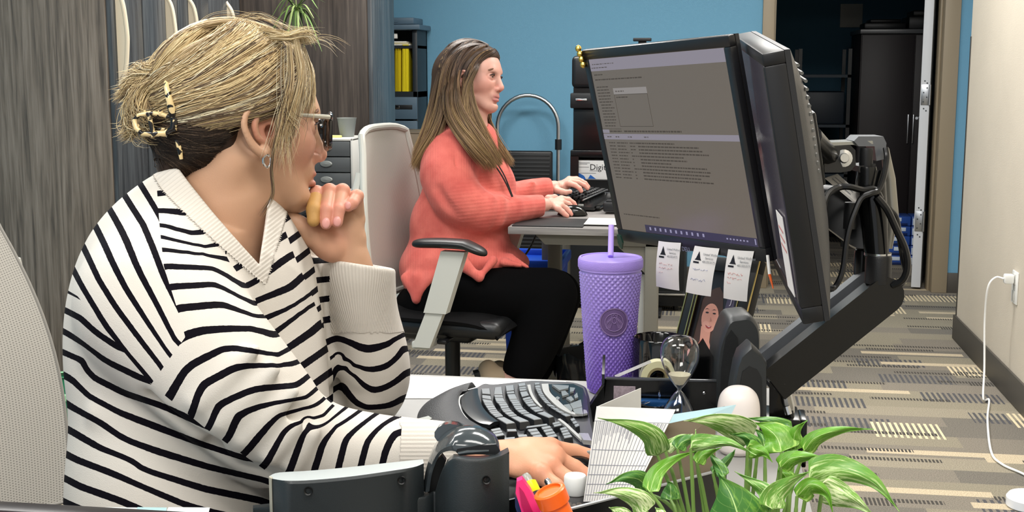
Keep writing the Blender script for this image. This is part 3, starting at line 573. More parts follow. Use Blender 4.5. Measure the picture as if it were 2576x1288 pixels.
b = MB(); b.bb((x0+.01, 6.49, .03), (x1-.01, 6.5, .084)); b.cyl((x1-.13, 6.485, .06), (x1-.13, 6.49, .06), .008, n=12); b.cyl((x0+.14, 6.485, .06), (x0+.14, 6.49, .06), .008, n=12); b.build('plinth', mt_satin, lc)
b = MB()
for x in (x0+.05, x1-.05):
    for y in (6.55, 6.9): b.cyl((x, y, 0), (x, y, .03), .015, n=10)
b.build('foot', mt_black, lc)
wb = onz(1490, 885, .3); wc = (wb[0], 4.25, 0); tb = thing('waste_bin', 'small black waste bin with a shiny black liner on the carpet', 'bin', wc)
b = MB(); b.lathe([(0, .0), (.105, 0), (.108, .01), (.128, .27), (.135, .275), (.135, .283), (.126, .283), (.104, .015), (0, .012)], (wc[0], wc[1], 0), 36); b.build('bin_body', M('bin_black', '#101112', .35), tb)
V = []; n = 60; prof = [(.118, .18), (.127, .25), (.134, .282), (.139, .292), (.141, .27), (.139, .235), (.137, .205)]; rg = np.random.default_rng(4); ph = rg.uniform(0, 6, 6); G = []
for r, z in prof:
    G.append([(wc[0]+(r+.004*math.sin(7*a+ph[0])+.003*math.sin(13*a+ph[1]+z*30))*math.cos(a), wc[1]+(r+.004*math.sin(7*a+ph[0])+.003*math.sin(13*a+ph[1]+z*30))*math.sin(a), z+.008*math.sin(5*a+ph[2])+.005*math.sin(11*a+ph[3])) for a in np.linspace(0, 2*math.pi, n)])
MB().sheet(G, .0012).build('liner', M('shiny_liner', '#16181a', .16), tb, smooth=60)
# ================================================================ chairs
def mesh_fabric(name, c0, c1, sc=1.0):
    m = M(name, c0, .8, sheen=.2); t = NT(m); tc = t.n('TexCoord'); sp = t.n('SeparateXYZ'); t.l(tc.outputs['UV'], sp.inputs[0])
    fu = t.m('FRACT', t.m('MULTIPLY', sp.outputs[0], 90*sc)); fv = t.m('FRACT', t.m('ADD', t.m('MULTIPLY', sp.outputs[1], 130*sc), t.m('MULTIPLY', t.m('FLOOR', t.m('MULTIPLY', sp.outputs[0], 90*sc)), .5)))
    du = t.m('ABSOLUTE', t.m('SUBTRACT', fu, .5)); dv = t.m('ABSOLUTE', t.m('SUBTRACT', fv, .5)); hole = t.m('MULTIPLY', t.m('LESS_THAN', du, .24), t.m('LESS_THAN', dv, .2))
    col = t.mix(hole, c0, c1); t.l(col, t.b.inputs['Base Color']); t.bump(hole, -.6, .001); return m
mt_mesh = mesh_fabric('pale_mesh_fabric', '#b4b0a8', '#7b7973'); mt_armw = M('pale_grey_plastic', '#bdbdb6', .4)
def set_uv(o, nu, nv):
    me = o.data; uv = me.uv_layers.new(name='UVMap'); k = nu*nv
    for lp in me.loops: i = lp.vertex_index % k; uv.data[lp.index].uv = ((i % nv)/(nv-1), (i//nv)/(nu-1))
def chair(label, c, a, recl, back_c, arms=True, fr=.012):
    t = thing('office_chair', label, 'chair', (c[0], c[1], 0)); T = rotz(a, (c[0], c[1], 0))
    G = [];
    NU, NV = 25, 21
    def bp(u, v):                                   # u 0 bottom .. 1 top, v -1..1
        z = .50+.57*u; hw_ = .215+.03*math.sin(math.pi*min(u*1.1, 1))-.035*u**3
        x = -.225-recl*u-.03*math.sin(math.pi*u)*0+.035*(v*v)*(1-.4*u)+.02*math.sin(2.2*u)
        return np.array([x, v*hw_, z-.02*abs(v)**4*u])
    G = [[bp(i/(NU-1), -1+2*j/(NV-1)) for j in range(NV)] for i in range(NU)]
    b = MB(T); b.sheet(G, .004); o = b.build('mesh_back', mt_mesh, t); set_uv(o, NU, NV)
    ring = [bp(u, -1) for u in np.linspace(0, 1, 18)]+[bp(1, v) for v in np.linspace(-.9, .9, 9)]+[bp(u, 1) for u in np.linspace(1, 0, 18)]+[bp(0, v) for v in np.linspace(.9, -.9, 9)]
    MB(T).tube(ring, fr, 10, closed=True).build('back_frame', mt_armw if fr > .006 else M('mesh_hem', '#8e8b85', .7), t)
    b = MB(T)
    for s in (-1, 1):
        b.tube(spline([bp(.78, s)+[-.012, 0, 0], bp(.55, s)+[-.045, -.01*s, 0], bp(.2, s)+[-.06, -.03*s, 0], (-.26, .13*s, .44), (-.17, .05*s, .395)], 22), .011, 8, flat=1.4)
    b.tube(spline([bp(.2, -1)+[-.06, .03, 0], (-.335, 0, .58), bp(.2, 1)+[-.06, -.03, 0]], 12), .012, 8); b.build('back_support', mt_armw, t)
    b = MB(T); G = []
    for i in range(19):
        uu = -1+2*i/18; row = []
        for j in range(17):
            vv = -1+2*j/16; k = max(abs(uu), abs(vv)); x = .03+.235*uu*math.sqrt(1-.35*vv*vv*.5); y = .245*vv*math.sqrt(1-.4*uu*uu*.5); row.append((x, y, .478-.03*max(uu, 0)**3-.018*(abs(vv)**6)-.02*abs(uu)**8))
        G.append(row)
    b.sheet(G, .012); b.build('seat_pad', M('black_seat_fabric', '#070709', .9, bump=.2, bscale=900, spec=.2), t, smooth=60)
    b = MB(T); b.box((.02, 0, .435), (.46, .46, .06), .028, seg=4); b.build('seat_base', mt_black, t)
    b = MB(T); b.box((-.03, 0, .385), (.26, .17, .06), .02, seg=3); b.cyl((-.05, -.13, .385), (-.05, .13, .385), .012, n=12); b.cyl((.06, -.22, .395), (.06, -.09, .395), .007, n=10); b.box((.06, -.235, .395), (.035, .03, .016), .006); b.build('tilt_mechanism', mt_black, t)
    b = MB(T); b.cyl((0, 0, .10), (0, 0, .36), .026, .026, 20); b.build('gas_column', mt_black, t); MB(T).cyl((0, 0, .2), (0, 0, .37), .015, n=16).build('chrome_piston', mt_chrome, t)
    for k in range(5):
        an = 2*math.pi*k/5+.35; u = np.array([math.cos(an), math.sin(an), 0]); pv = np.array([-u[1], u[0], 0]); b = MB(T)
        b.hexa([u*.02-pv*.022+[0, 0, .09], u*.29-pv*.016+[0, 0, .062], u*.29+pv*.016+[0, 0, .062], u*.02+pv*.022+[0, 0, .09]], [u*.02-pv*.026+[0, 0, .135], u*.29-pv*.014+[0, 0, .085], u*.29+pv*.014+[0, 0, .085], u*.02+pv*.026+[0, 0, .135]]); g = b.build('base_leg', mt_black, t)
        b = MB(T); cc = u*.285
        for s in (-1, 1): b.cyl(cc+pv*s*.008+[0, 0, .028], cc+pv*s*.022+[0, 0, .028], .028, n=18)
        b.cyl(cc+[0, 0, .03], cc+[0, 0, .07], .008, n=10); b.build('caster', mt_black, g)
    for s in ((-1, 1) if arms else ()):
        y = s*.285; b = MB(T)
        b.hexa([(-.02, y-.014, .385), (.04, y-.014, .385), (.04, y+.014, .385), (-.02, y+.014, .385)], [(.035, y-.014, .52), (.095, y-.014, .52), (.095, y+.014, .52), (.035, y+.014, .52)])
        b.bb((-.03, min(y, s*.2), .375), (.03, max(y, s*.2), .40), .006); ps_ = b.build('arm_post', mt_armw, t)
        b = MB(T); b.hexa([(.022, y-.019, .50), (.098, y-.019, .50), (.098, y+.019, .50), (.022, y+.019, .50)], [(.083, y-.019, .70), (.163, y-.019, .70), (.163, y+.019, .70), (.083, y+.019, .70)]); b.build('arm_sleeve', mt_armw, ps_)
        b = MB(T); G = []
        for i in range(21):
            u = (1-math.cos(math.pi*i/20))/2; x = -.02+.25*u; ee = math.sqrt(max(1-abs(2*u-1)**6, 0.0004)); w_ = .042*ee; zc = .718+.006*math.sin(math.pi*u)-.022*max(u-.72, 0)/.28
            G.append([(x, y+w_*math.cos(q), zc+.016*ee**.7*math.sin(q)) for q in np.linspace(0, 2*math.pi, 19)])
        b.grid(G); b.build('armrest', M('armrest_black', '#0f1012', .38), t, smooth=60)
    return t
cc2 = P(1095, 800, 4.28); chair('office chair with pale mesh back that the woman in coral sits on', (cc2[0]+.062, cc2[1]-.01), math.radians(-10), .055, None)
# ================================================================ first workstation (foreground)
XD0, XD1, YD0, YD1 = -.50, .132, 1.225, 2.03; mt_dk = M('pale_grey_laminate', '#989795', .45, var=.03, vscale=30)
d1 = thing('office_desk', 'pale grey foreground desk with the two monitors and the big keyboard', 'desk', (-.2, 1.6, 0))
MB().prism([(XD0, YD0, .72), (-.33, YD0, .72), (-.33, 1.02, .72), (XD1+.02, 1.02, .72), (XD1+.02, 1.30, .72), (XD1, 1.45, .72), (XD1, YD1, .72), (XD0, YD1, .72)], (0, 0, .03)).build('desktop', mt_dk, d1, smooth=None)
for x, y in ((XD0+.03, YD0+.05), (XD1-.09, YD0+.05), (XD0+.03, YD1-.1), (XD1-.09, YD1-.1)): MB().bb((x, y, 0), (x+.05, y+.05, .72), .003).build('leg', mt_frame, d1)
MB().bb((XD0+.04, YD1-.08, .64), (XD1-.05, YD1-.04, .72), .003).build('support_beam', mt_frame, d1)
b = MB(); c = [onz(1000, 1003, .7505), onz(1408, 1003, .7505), onz(1424, 961, .7505), onz(1000, 947, .7505)]; b.hexa(c, [np.array(q)+[0, 0, .0012] for q in c]); b.build('paper_sheet', M('white_paper', '#f6f6f6', .6), None, label='large white sheet of paper along the far edge of the pale desk', cat='paper')
# low divider rail and counter in front of it
rl = thing('counter', 'dark edged counter along the bottom left of the picture, papers lying on it', 'counter', (-.8, 1.05, 0))
MB().bb((-1.5, .78, .765), (-.35, 1.17, .79), .002).build('counter_top', M('grey_counter', '#55575a', .5), rl); MB().bb((-1.5, 1.17, 0), (-.43, 1.198, .805), .003).build('dark_rail', M('black_brown_edge', '#2b2728', .35), rl); MB().bb((-1.5, .80, 0), (-.37, .82, .765)).build('front_panel', M('grey_counter', '#55575a', .5), rl)
def flat_sheet(name, pxs, z, mat, label, cat, th=.0006, **k):
    b = MB(); c = [onz(x, y, z) for x, y in pxs]; b.hexa(c, [np.array(q)+[0, 0, th] for q in c]); return b.build(name, mat, None, smooth=None, label=label, cat=cat, **k)
for nm, c, xs, lb in (('pink_note', '#e98a9c', (-120, 44), 'pink paper at the bottom left corner'), ('pale_sheet', '#dfe4e4', (60, 165), 'pale grey paper right of the pink one'), ('pale_form', '#e6ebea', (210, 345), 'pale form in the middle of the counter papers'), ('blue_form', '#b9dde0', (346, 420), 'pale blue slip between two white papers'), ('white_form', '#f0f2f1', (424, 528), 'white form at the right end of the counter papers')):
    flat_sheet(nm, [(xs[0]-60, 1400), (xs[1]-30, 1400), (xs[1], 1278), (xs[0], 1277)], .7905, M('paper_'+nm, c, .7), lb+' on the dark counter', 'paper')
# foreground chair behind the striped woman
c1p = onz(60, 1200, .45); CH1 = chair('office chair with a big pale mesh back at the left edge, behind the striped woman', (-1.05, 1.72), math.radians(-28), .16, None, arms=False, fr=.0035)
g_ = thing('green_waste_bin', 'small green plastic bin on the floor behind the striped woman', 'bin', (-1.9, 3.9, 0))
gq = P(160, 1000, 4.1); b = MB(); zt = P(160, 972, 4.1)[2]; b.lathe([(0, 0), (.13, 0), (.16, zt-.03), (.168, zt-.03), (.168, zt), (.158, zt), (.125, .01), (0, .01)], (gq[0], gq[1], 0), 36); g_.location = (gq[0], gq[1], 0); _loc[g_.name] = np.array([gq[0], gq[1], 0]); b.build('bin_body', M('green_plastic', '#1f7a55', .4), g_)
b = MB(); b.lathe([(.15, zt-.006), (.172, zt-.006), (.172, zt+.012), (.15, zt+.012)], (gq[0], gq[1], 0), 36); b.build('rim', M('pale_green_plastic', '#8fc79a', .4), g_)
# ================================================================ monitors
def scaled(W, k): return [O_+(np.array(p)-O_)*k for p in W]
def mon_frame(W):
    W = [np.array(p, float) for p in W]; c = sum(W)/4; x = nrm(W[1]-W[0]+W[2]-W[3]); y = nrm(W[0]-W[3]+W[1]-W[2]); y = nrm(y-x*(x@y)); z = np.cross(x, y)
    return frame(c, x, y, z), np.linalg.norm(W[1]-W[0]), np.linalg.norm(W[0]-W[3])
def onpl(px, py, T, off=0.):
    n = T[:3, 2]; c = T[:3, 3]+n*off; r = ray(px, py); return O_+r*(((c-O_)@n)/(r@n))
def loc(p, T): return (np.array(p)-T[:3, 3])@T[:3, :3]
def pxpoly(mb, T, pts, off, th=.00015):
    q = [onpl(x, y, T, off) for x, y in pts]; mb.prism(q, T[:3, 2]*th)
def monitor(label, W, vents, back=.055, edge=.02):
    T, w, h = mon_frame(W); w -= .002; h -= .002; cx = T[:3, 3]; t = thing('computer_monitor', label, 'monitor', cx); bz = .0165; bzb = .022
    b = MB(T)      # bezel as four bars round the glass
    b.bb((-w/2, h/2-bz, -edge), (w/2, h/2, 0), .003); b.bb((-w/2, -h/2, -edge), (w/2, -h/2+bzb, 0), .003); b.bb((-w/2, -h/2+bzb-.001, -edge), (-w/2+bz, h/2-bz+.001, 0), .003); b.bb((w/2-bz, -h/2+bzb-.001, -edge), (w/2, h/2-bz+.001, 0), .003)
    b.build('bezel', M('monitor_bezel', '#1b1b1d', .35), t)
    b = MB(T); G = []
    for ring in ((1, -edge+.001), (.995, -edge-.006), (.93, -edge-.014), (.72, -back*.85), (.5, -back), (.0, -back)):
        s, z = ring; row = []
        for k in range(48):
            a = 2*math.pi*k/48; ca, sa = math.cos(a), math.sin(a); m = max(abs(ca), abs(sa)); rr = (abs(ca/m)**8+abs(sa/m)**8)**(1/8) if s < .96 else 1
            row.append((s*w/2*ca/m/rr, s*h/2*sa/m/rr-.0*s, z))
        row.append(row[0]); G.append(row)
    b.grid(G); b.build('back_shell', M('monitor_back', '#26272a', .42, bump=.15, bscale=700), t, smooth=28)
    if vents:
        for k in range(14):
            b = MB(T); v = h*.42-.0105*k
            zz = lambda y: -edge-.013-(back*.85-edge-.013)*max(0, min(1, (.93-abs(y)/(h/2))/.21))
            x0 = -w*.36; b.tube([(x0, v, zz(v)-.001), (w*.36, v, zz(v)-.001)], .0024, 6); b.build('vent_rib', M('vent_rib', '#6a6a66', .4), t)
    return t, T, w, h, bz, bzb
W1 = scaled([(-.22, 2.165, 1.3), (.026, 1.839, 1.317), (.093, 1.873, .98), (-.152, 2.199, .964)], .955)
m1, T1, w1, h1, bz, bzb = monitor('monitor showing a mail window, three paper notes hanging from its lower edge', W1, False, back=.045, edge=.013)
W2 = [(.034, 1.944, 1.32), (.061, 1.539, 1.287), (.124, 1.571, .949), (.096, 1.976, .982)]
m2, T2, w2, h2, _, _ = monitor('monitor seen almost edge-on with ribbed back, nearest the doorway', W2, True, back=.062, edge=.028)
mt_scr = M('lit_screen', '#0c0b0a', .25, emit='#7a7066', estr=.62, spec=.35)
sc1 = MB(T1).bb((-w1/2+bz, -h1/2+bzb, -.004), (w1/2-bz, h1/2-bz, -.0015)).build('screen', mt_scr, m1)
def em(name, c, s=.62): return M('screen_'+name, '#0a0a0a', .4, emit=c, estr=s, spec=.2)
def sx_(u, v): return (-w1/2+bz+u*(w1-2*bz), h1/2-bz-v*(h1-bz-bzb), 0)
def srect(mb, u0, v0, u1, v1, o=-.0014, th=.0002):
    a = sx_(u0, v0); c = sx_(u1, v1); mb.bb((a[0], c[1], o), (c[0], a[1], o+th))
b = MB(T1); srect(b, 0, 0, 1, .068); srect(b, .09, .425, 1, .455) if False else srect(b, 0, .43, 1, .462); srect(b, 0, .405, .055, .425); b.build('title_bar', em('bar', '#9d97a3'), sc1)
b = MB(T1); srect(b, .155, .17, .42, .205); b.build('dialog_title', em('dlg', '#a19b98'), sc1)
b = MB(T1); srect(b, .155, .205, .42, .208); srect(b, .155, .385, .42, .388); srect(b, .155, .205, .157, .388); srect(b, .418, .205, .42, .388); srect(b, 0, .40, .16, .403); b.build('dialog_outline', em('line', '#575048'), sc1)
b = MB(T1); R = np.random.default_rng(3)
def tl(u0, u1, v, hh=.006):
    u = u0
    while u < u1: l_ = R.uniform(.008, .03); srect(b, u, v-hh/2, min(u+l_, u1), v+hh/2); u += l_+.005
tl(0.02, .2, .03, .005); tl(.01, .14, .05, .005); tl(.02, .09, .09); tl(.02, .40, .118, .007)
for k in range(14): tl(.02+.01*(k > 5), .11+.03*R.random(), .16+.0172*k, .006)
tl(.17, .24, .188, .007); tl(.17, .26, .222); tl(.06, .16, .415, .008); tl(.18, .62, .415, .009); tl(.03, .9, .447, .004) if False else None
for u in (.03, .1, .2, .33): tl(u, u+.035, .447, .007)
for k in range(12):
    v = .482+.0185*k; tl(.035, .085, v); tl(.10, .17 if k % 3 else .19, v); tl(.205, .215+.05*(k % 4 == 0)+.03*(k < 3), v); tl(.27, [.55, .72, .74, .78, .6, .62, .5, .75, .77, .76, .70, .78][k], v, .0075)
tl(.04, .33, .905, .006); b.build('screen_text', em('text', '#544c45'), sc1, kind='stuff', smooth=None)
b = MB(T1); srect(b, .2, .955, 1, 1.0); b.build('taskbar', em('task', '#48435e', .55), sc1)
b = MB(T1)
for k in range(11): srect(b, .235+.04*k, .966, .247+.04*k, .984, o=-.0012)
for k in range(7): srect(b, .80+.022*k, .972, .81+.022*k, .980, o=-.0012)
srect(b, .985, .96, .992, .99, o=-.0012); b.build('task_icons', em('icon', '#a9a5c6'), sc1, kind='stuff', smooth=None)
b = MB(T1); srect(b, .165, .945, .185, .968); b.build('qr_blank', em('line', '#575048'), sc1) if False else None
b = MB(T1); b.bb((-.02, -h1/2+.006, .0), (.012, -h1/2+.015, .0006)) if False else None
TL_ = T1.copy(); TL_[:3, 3] = onpl(1716, 631, T1, .0004); text('logo_lettering', 'DELL', .0105, TL_, M('logo_grey', '#8d90a8', .3, .3), m1)
b = MB(T1)
for k in range(4): b.box((w1/2-.05-.016*k, -h1/2-.0005, -.006), (.009, .002, .004), .0006)
b.build('menu_buttons', mt_black, m1)
# screen 2: glass, and the note leaning on it
MB(T2).bb((-w2/2+.016, -h2/2+.022, -.004), (w2/2-.016, h2/2-.016, -.0015)).build('screen', M('dim_screen', '#26242a', .18, emit='#4b4650', estr=.28, spec=.6), m2)
b = MB(T2); b.box((w2/2-.085, -h2/2+.075, .0005), (.075, .105, .0008), 0, rot=Matrix.Rotation(.06, 3, 'Z')); n_ = b.build('note_on_screen', M('note_paper', '#f1ece9', .7), None, label='white note stuck on the lower corner of the edge-on monitor', cat='note')
b = MB(T2)
for k in range(3): b.bb((w2/2-.11, -h2/2+.105-.012*k, .0012), (w2/2-.065+.005*k, -h2/2+.108-.012*k, .0016))
b.build('handwriting', M('pink_ink', '#c98a88', .7), n_)
# trinkets on monitor corners
c = onpl(1455, 122, T1, .004); b = MB()
for k in range(4): b.lathe([(0, -.006), (.004, -.004), (.0055, 0), (.004, .004), (0, .006)], c+T1[:3, 1]*(-.009*k)+T1[:3, 0]*(.0015*k), 10)
b.build('gold_beads', M('gold', '#d8b95a', .25, 1.0), None, label='little string of gold beads on the top left corner of the mail monitor', cat='trinket')
c = onpl(1563, 606, T1, .006); b = MB(frame(c, T1[:3, 0], T1[:3, 1], T1[:3, 2])); b.prism([(-.006, .012, 0), (.004, .010, 0), (.007, -.002, 0), (0, -.014, 0), (-.008, -.004, 0)], (0, 0, .003)); b.build('green_charm', M('dark_green_gloss', '#1f3a30', .2), None, label='dark green leaf charm on the lower left corner of the mail monitor', cat='trinket')
b = MB(); q = [P(1931, 642, 1.74), P(1936, 690, 1.735), P(1945, 726, 1.73)]; b.tube(q[:2], .0022, 8); b.build('page_flag', M('flag_white', '#e9e6e2', .5), None, label='thin white flag with orange tip under the monitor joint', cat='page flag'); b = MB(); b.tube(q[1:], [.0022, .0008], 8); b.build('orange_tip', M('flag_orange', '#e2652a', .4), bpy.data.objects['page_flag'])
# three hanging notes
mt_note = M('note_paper', '#f1ece9', .7); ink = M('ink_black', '#15161a', .5); inkg = M('ink_grey', '#8a8c90', .6)
for i, (TLp, TRp, BRp, BLp, hc, where) in enumerate((((1657, 606), (1713, 611), (1709, 731), (1651, 720), '#cfa0a0', 'leftmost, nearest the purple tumbler'), ((1748, 618), (1810, 625), (1788, 746), (1725, 735), '#9a9fc0', 'middle one, tilted furthest'), ((1832, 627), (1897, 632), (1879, 759), (1820, 750), '#d88a86', 'rightmost, beside the black beam'))):
    o = [.0012, .0035]; n = 9; A = [np.array(v) for v in (onpl(*TLp, T1, .001), onpl(*TRp, T1, .001))]; dz = (.006, .010, .004)[i]; Bm = [onpl(*BLp, T1, dz), onpl(*BRp, T1, dz)]
    G = []
    for k in range(n):
        t_ = k/(n-1); l = A[0]*(1-t_)+Bm[0]*t_; r = A[1]*(1-t_)+Bm[1]*t_; cv = .0025*math.sin(math.pi*t_)
        G.append([l*(1-s)+r*s+T1[:3, 2]*(cv+.0015*math.sin(math.pi*s)) for s in np.linspace(0, 1, 7)])
    nt_ = MB().sheet(G, .0002).build('paper_note', mt_note, None, label='white printed note hanging under the mail monitor, '+where, cat='note', smooth=60)
    G = np.array(G)
    def gp(u, v, o_=.0005):
        a = v*(n-1); i0 = min(int(a), n-2); f = a-i0; row = G[i0]*(1-f)+G[i0+1]*f; c_ = u*6; j0 = min(int(c_), 5); g = c_-j0; return row[j0]*(1-g)+row[j0+1]*g+T1[:3, 2]*o_
    b = MB(); b.prism([gp(.28, .09), gp(.20, .25), gp(.40, .25)], T1[:3, 2]*.0002); b.prism([gp(.30, .17), gp(.16, .27), gp(.44, .27)], T1[:3, 2]*.0002); b.build('logo_mark', ink, nt_)
    b = MB()
    for v0, u0, u1 in ((.30, .12, .36),): b.prism([gp(u0, v0), gp(u1, v0), gp(u1, v0+.035), gp(u0, v0+.035)], T1[:3, 2]*.0002)
    b.build('logo_word', ink, nt_)
    ux = nrm(gp(1, .2)-gp(0, .2)); uy = -nrm(gp(.5, 1)-gp(.5, 0)); uz = np.cross(ux, uy)
    for tx, v0, u0, s_ in (('United Wellness', .16, .47, .0062), ('Services', .235, .58, .0062), ('405.555.0175', .31, .5, .0058)): text('printed_line', tx, s_*(.9 if i == 0 else 1), frame(gp(u0, v0, .0008), ux, uy, uz), inkg, nt_, ext=.00005)
    b = MB(); R = np.random.default_rng(10+i)
    for row in range(3 if i != 1 else 2):
        v = .46+.09*row+(.13*row if i == 1 else 0); u = .15+.1*(row == 2)*0
        while u < (.75 if row < 2 else .3): b.tube([gp(u, v+R.uniform(-.02, .02)), gp(u+.04, v+R.uniform(-.03, .03)), gp(u+.07, v+R.uniform(-.02, .02))], .00028, 4); u += R.uniform(.07, .12)
    b.build('handwriting', M('ink_hand%d' % i, hc, .6), nt_, kind='stuff')
# ================================================================ monitor arm
ma = thing('monitor_mount', 'black desk-mounted monitor mount, its thick beam rising behind the monitors', 'monitor mount', (.10, 1.86, .75))
def beam(name, a, c_, hw_, hh, side, mat, th=.0, tops=True):
    a, c_ = np.array(a), np.array(c_); x = nrm(c_-a); s = nrm(np.array(side)-x*(x@np.array(side))); u = np.cross(s, x); u = u if u[2] > 0 else -u
    b = MB(); L_ = np.linalg.norm(c_-a); r = hh; pl = []
    for an in np.linspace(math.pi/2, -math.pi/2, 9): pl.append(c_-x*r+x*r*math.cos(an)+u*r*math.sin(an))
    pl += [a-u*hh, a+u*hh]; b.prism([p-s*hw_ for p in pl], s*2*hw_); return b.build(name, mat, ma)
DA = 1.80
a0 = P(1940, 965, DA); a1 = P(2256, 712, DA); sd = nrm(F_*[1, 1, 0])
beam('lower_beam', a0, a1, .016, .026, sd, mt_satin)
b = MB(); ofs = sd*.050; beam('lower_beam_far_rail', a0+ofs+[-.01, 0, .002], a1+ofs+[-.01, 0, 0], .012, .024, sd, M('graphite_gloss', '#5b5e63', .3))
b = MB(); x = nrm(a1-a0); u = nrm(np.cross(sd, x)); u = u if u[2] > 0 else -u
for o1, o2 in ((.014, .022), (.026, .036)): b.hexa([a0+sd*o1+u*.004, a1-x*.05+sd*o1+u*.004, a1-x*.05+sd*o2+u*.004, a0+sd*o2+u*.004], [a0+sd*o1+u*.018, a1-x*.05+sd*o1+u*.018, a1-x*.05+sd*o2+u*.018, a0+sd*o2+u*.018])
b.build('beam_channel', M('graphite_gloss', '#5b5e63', .3), ma)
# base column, clamp
base = P(1958, 1040, 1.86); b = MB(); b.hexa([P(1935, 1075, 1.83), P(1985, 1060, 1.83), P(1985, 1040, 1.92), P(1935, 1050, 1.92)], [P(1935, 930, 1.79), P(1976, 930, 1.79), P(1976, 925, 1.87), P(1935, 925, 1.87)]); b.build('base_column', mt_satin, ma)
b = MB(); bx_, by_ = onz(1962, 1065, .75)[:2]; b.bb((bx_-.045, by_-.03, .7505), (.143, by_+.05, .764), .003); b.bb((.143, by_-.02, .69), (.153, by_+.04, .762), .002); b.bb((.105, by_-.02, .69), (.153, by_+.04, .699), .002); b.cyl((.123, by_+.01, .699), (.123, by_+.01, .7185), .006, n=12); b.build('desk_clamp', mt_satin, ma)
b = MB(); b.tube([P(1973, 960, 1.79), P(1985, 1020, 1.81), P(1992, 1052, 1.83)], [.006, .008, .004], 8); b.cyl(P(1978, 1022, 1.78), P(1984, 1042, 1.78), .005, n=10); b.build('clamp_lever', mt_chrome, ma)
# joint at the upper end of the beam
def vcyl(px, y0, y1, d, rpx, name, mat, n=24):
    c0 = P(px, y1, d); z1 = P(px, y0, d)[2]; r = rpx*d/F; b = MB(); b.lathe([(0, 0), (r, 0), (r, .003), (r*.98, z1-c0[2]-.004), (r*.9, z1-c0[2]), (0, z1-c0[2])], c0, n); return b.build(name, mat, ma)
vcyl(2167, 628, 690, 1.86, 20, 'joint_cap', mt_satin); vcyl(2208, 640, 712, 1.80, 33, 'joint_collar', mt_black)
b = MB(); b.lathe([(.0, 0), (.0195, 0), (.0195, .004), (0, .004)], P(2208, 642, 1.80), 20); b.build('chrome_ring', mt_chrome, ma)
b = MB(); b.tube([P(2206, 645, 1.80), P(2200, 560, 1.80), P(2190, 470, 1.80), P(2192, 430, 1.80)], [.017, .019, .022, .02], 18); b.build('riser_post', M('gloss_black', '#08090a', .12), ma)
b = MB(); b.tube([P(2226, 375, 1.83), P(2238, 450, 1.83), P(2246, 540, 1.83), P(2236, 625, 1.83)], [.006, .0085, .0085, .005], 12); b.build('spring_cover', M('brushed_light', '#8d8a80', .3, .5), ma)
a2, a3 = P(2075, 505, 1.86), P(2215, 610, 1.83); beam('upper_link', a2, a3, .018, .030, nrm(F_*[1, 1, 0]), mt_satin)
vcyl(2138, 508, 575, 1.80, 17, 'link_pivot', mt_black)
b = MB(); b.hexa([P(2077, 447, 1.80), P(2158, 512, 1.80), P(2152, 514, 1.801), P(2075, 449, 1.801)], [P(2107, 437, 1.82), P(2160, 484, 1.82), P(2158, 486, 1.821), P(2104, 438, 1.821)]); lb = b.build('white_sticker', M('label_white', '#dcd9d3', .5), ma)
b = MB(); b.tube([P(2094, 449, 1.803), P(2140, 489, 1.803)], .0006, 4); b.tube([P(2101, 446, 1.806), P(2146, 484, 1.806)], .0005, 4); b.build('sticker_print', inkg, lb)
# head bracket
b = MB(); b.prism([P(2070, 368, 1.76), P(2140, 366, 1.78), P(2152, 378, 1.78), P(2153, 415, 1.78), P(2140, 430, 1.78), P(2115, 434, 1.77), P(2075, 434, 1.76)], sd*.05); b.build('tilt_bracket', mt_black, ma)
b = MB(); b.prism([P(2050, 360, 1.77), P(2195, 354, 1.79), P(2197, 362, 1.79), P(2052, 368, 1.77)], sd*.05); b.build('bracket_edge', M('edge_aluminium', '#9a9c98', .25, .8), ma)
b = MB(); c = P(2123, 398, 1.772); ax = np.stack([R_, U_, -F_]); b.lathe([(0, .004), (.006, .004), (.0075, .001), (.0125, 0), (.0125, -.004), (0, -.004)], c, 18, ax=ax); b.build('tilt_screw', mt_chrome, ma)
vcyl(2178, 372, 418, 1.79, 17, 'head_pivot', mt_black); vcyl(2180, 418, 470, 1.79, 24, 'head_collar', mt_satin)
b = MB(); b.prism([P(2148, 355, 1.78), P(2160, 343, 1.78), P(2222, 343, 1.80), P(2230, 360, 1.80), P(2226, 400, 1.80), P(2205, 405, 1.80), P(2200, 368, 1.79), P(2160, 368, 1.78)], sd*.045); b.build('head_hood', M('graphite_gloss', '#5b5e63', .3), ma)
b = MB(); b.prism([P(2160, 418, 1.78), P(2203, 412, 1.785), P(2205, 430, 1.785), P(2162, 434, 1.78)], sd*.045); b.build('head_plate', mt_black, ma)
cm = T2[:3, 3]-T2[:3, 2]*.060; b = MB(); b.box(cm+[.004, 0, .02], (.01, .1, .1), .003, rot=Matrix(T2[:3, :3].tolist()) @ Matrix.Rotation(math.pi/2, 3, 'Y')); b.tube([cm+[.0, .0, .03], P(2085, 400, 1.79)], .018, 12); b.build('mounting_plate', mt_satin, ma)
cm1 = T1[:3, 3]-T1[:3, 2]*.046; b = MB(); b.tube([cm1, cm1+[.05, .03, -.0], P(2050, 480, 2.0), P(2195, 500, 1.86)], .013, 10); b.build('second_arm', mt_satin, ma)
b = MB(); b.tube([P(2041, 310, 1.75), P(2050, 345, 1.755), P(2056, 362, 1.76)], [.004, .006, .003], 8); b.build('thumb_screw', mt_chrome, ma)
mtc = M('cable_black', '#101113', .28)
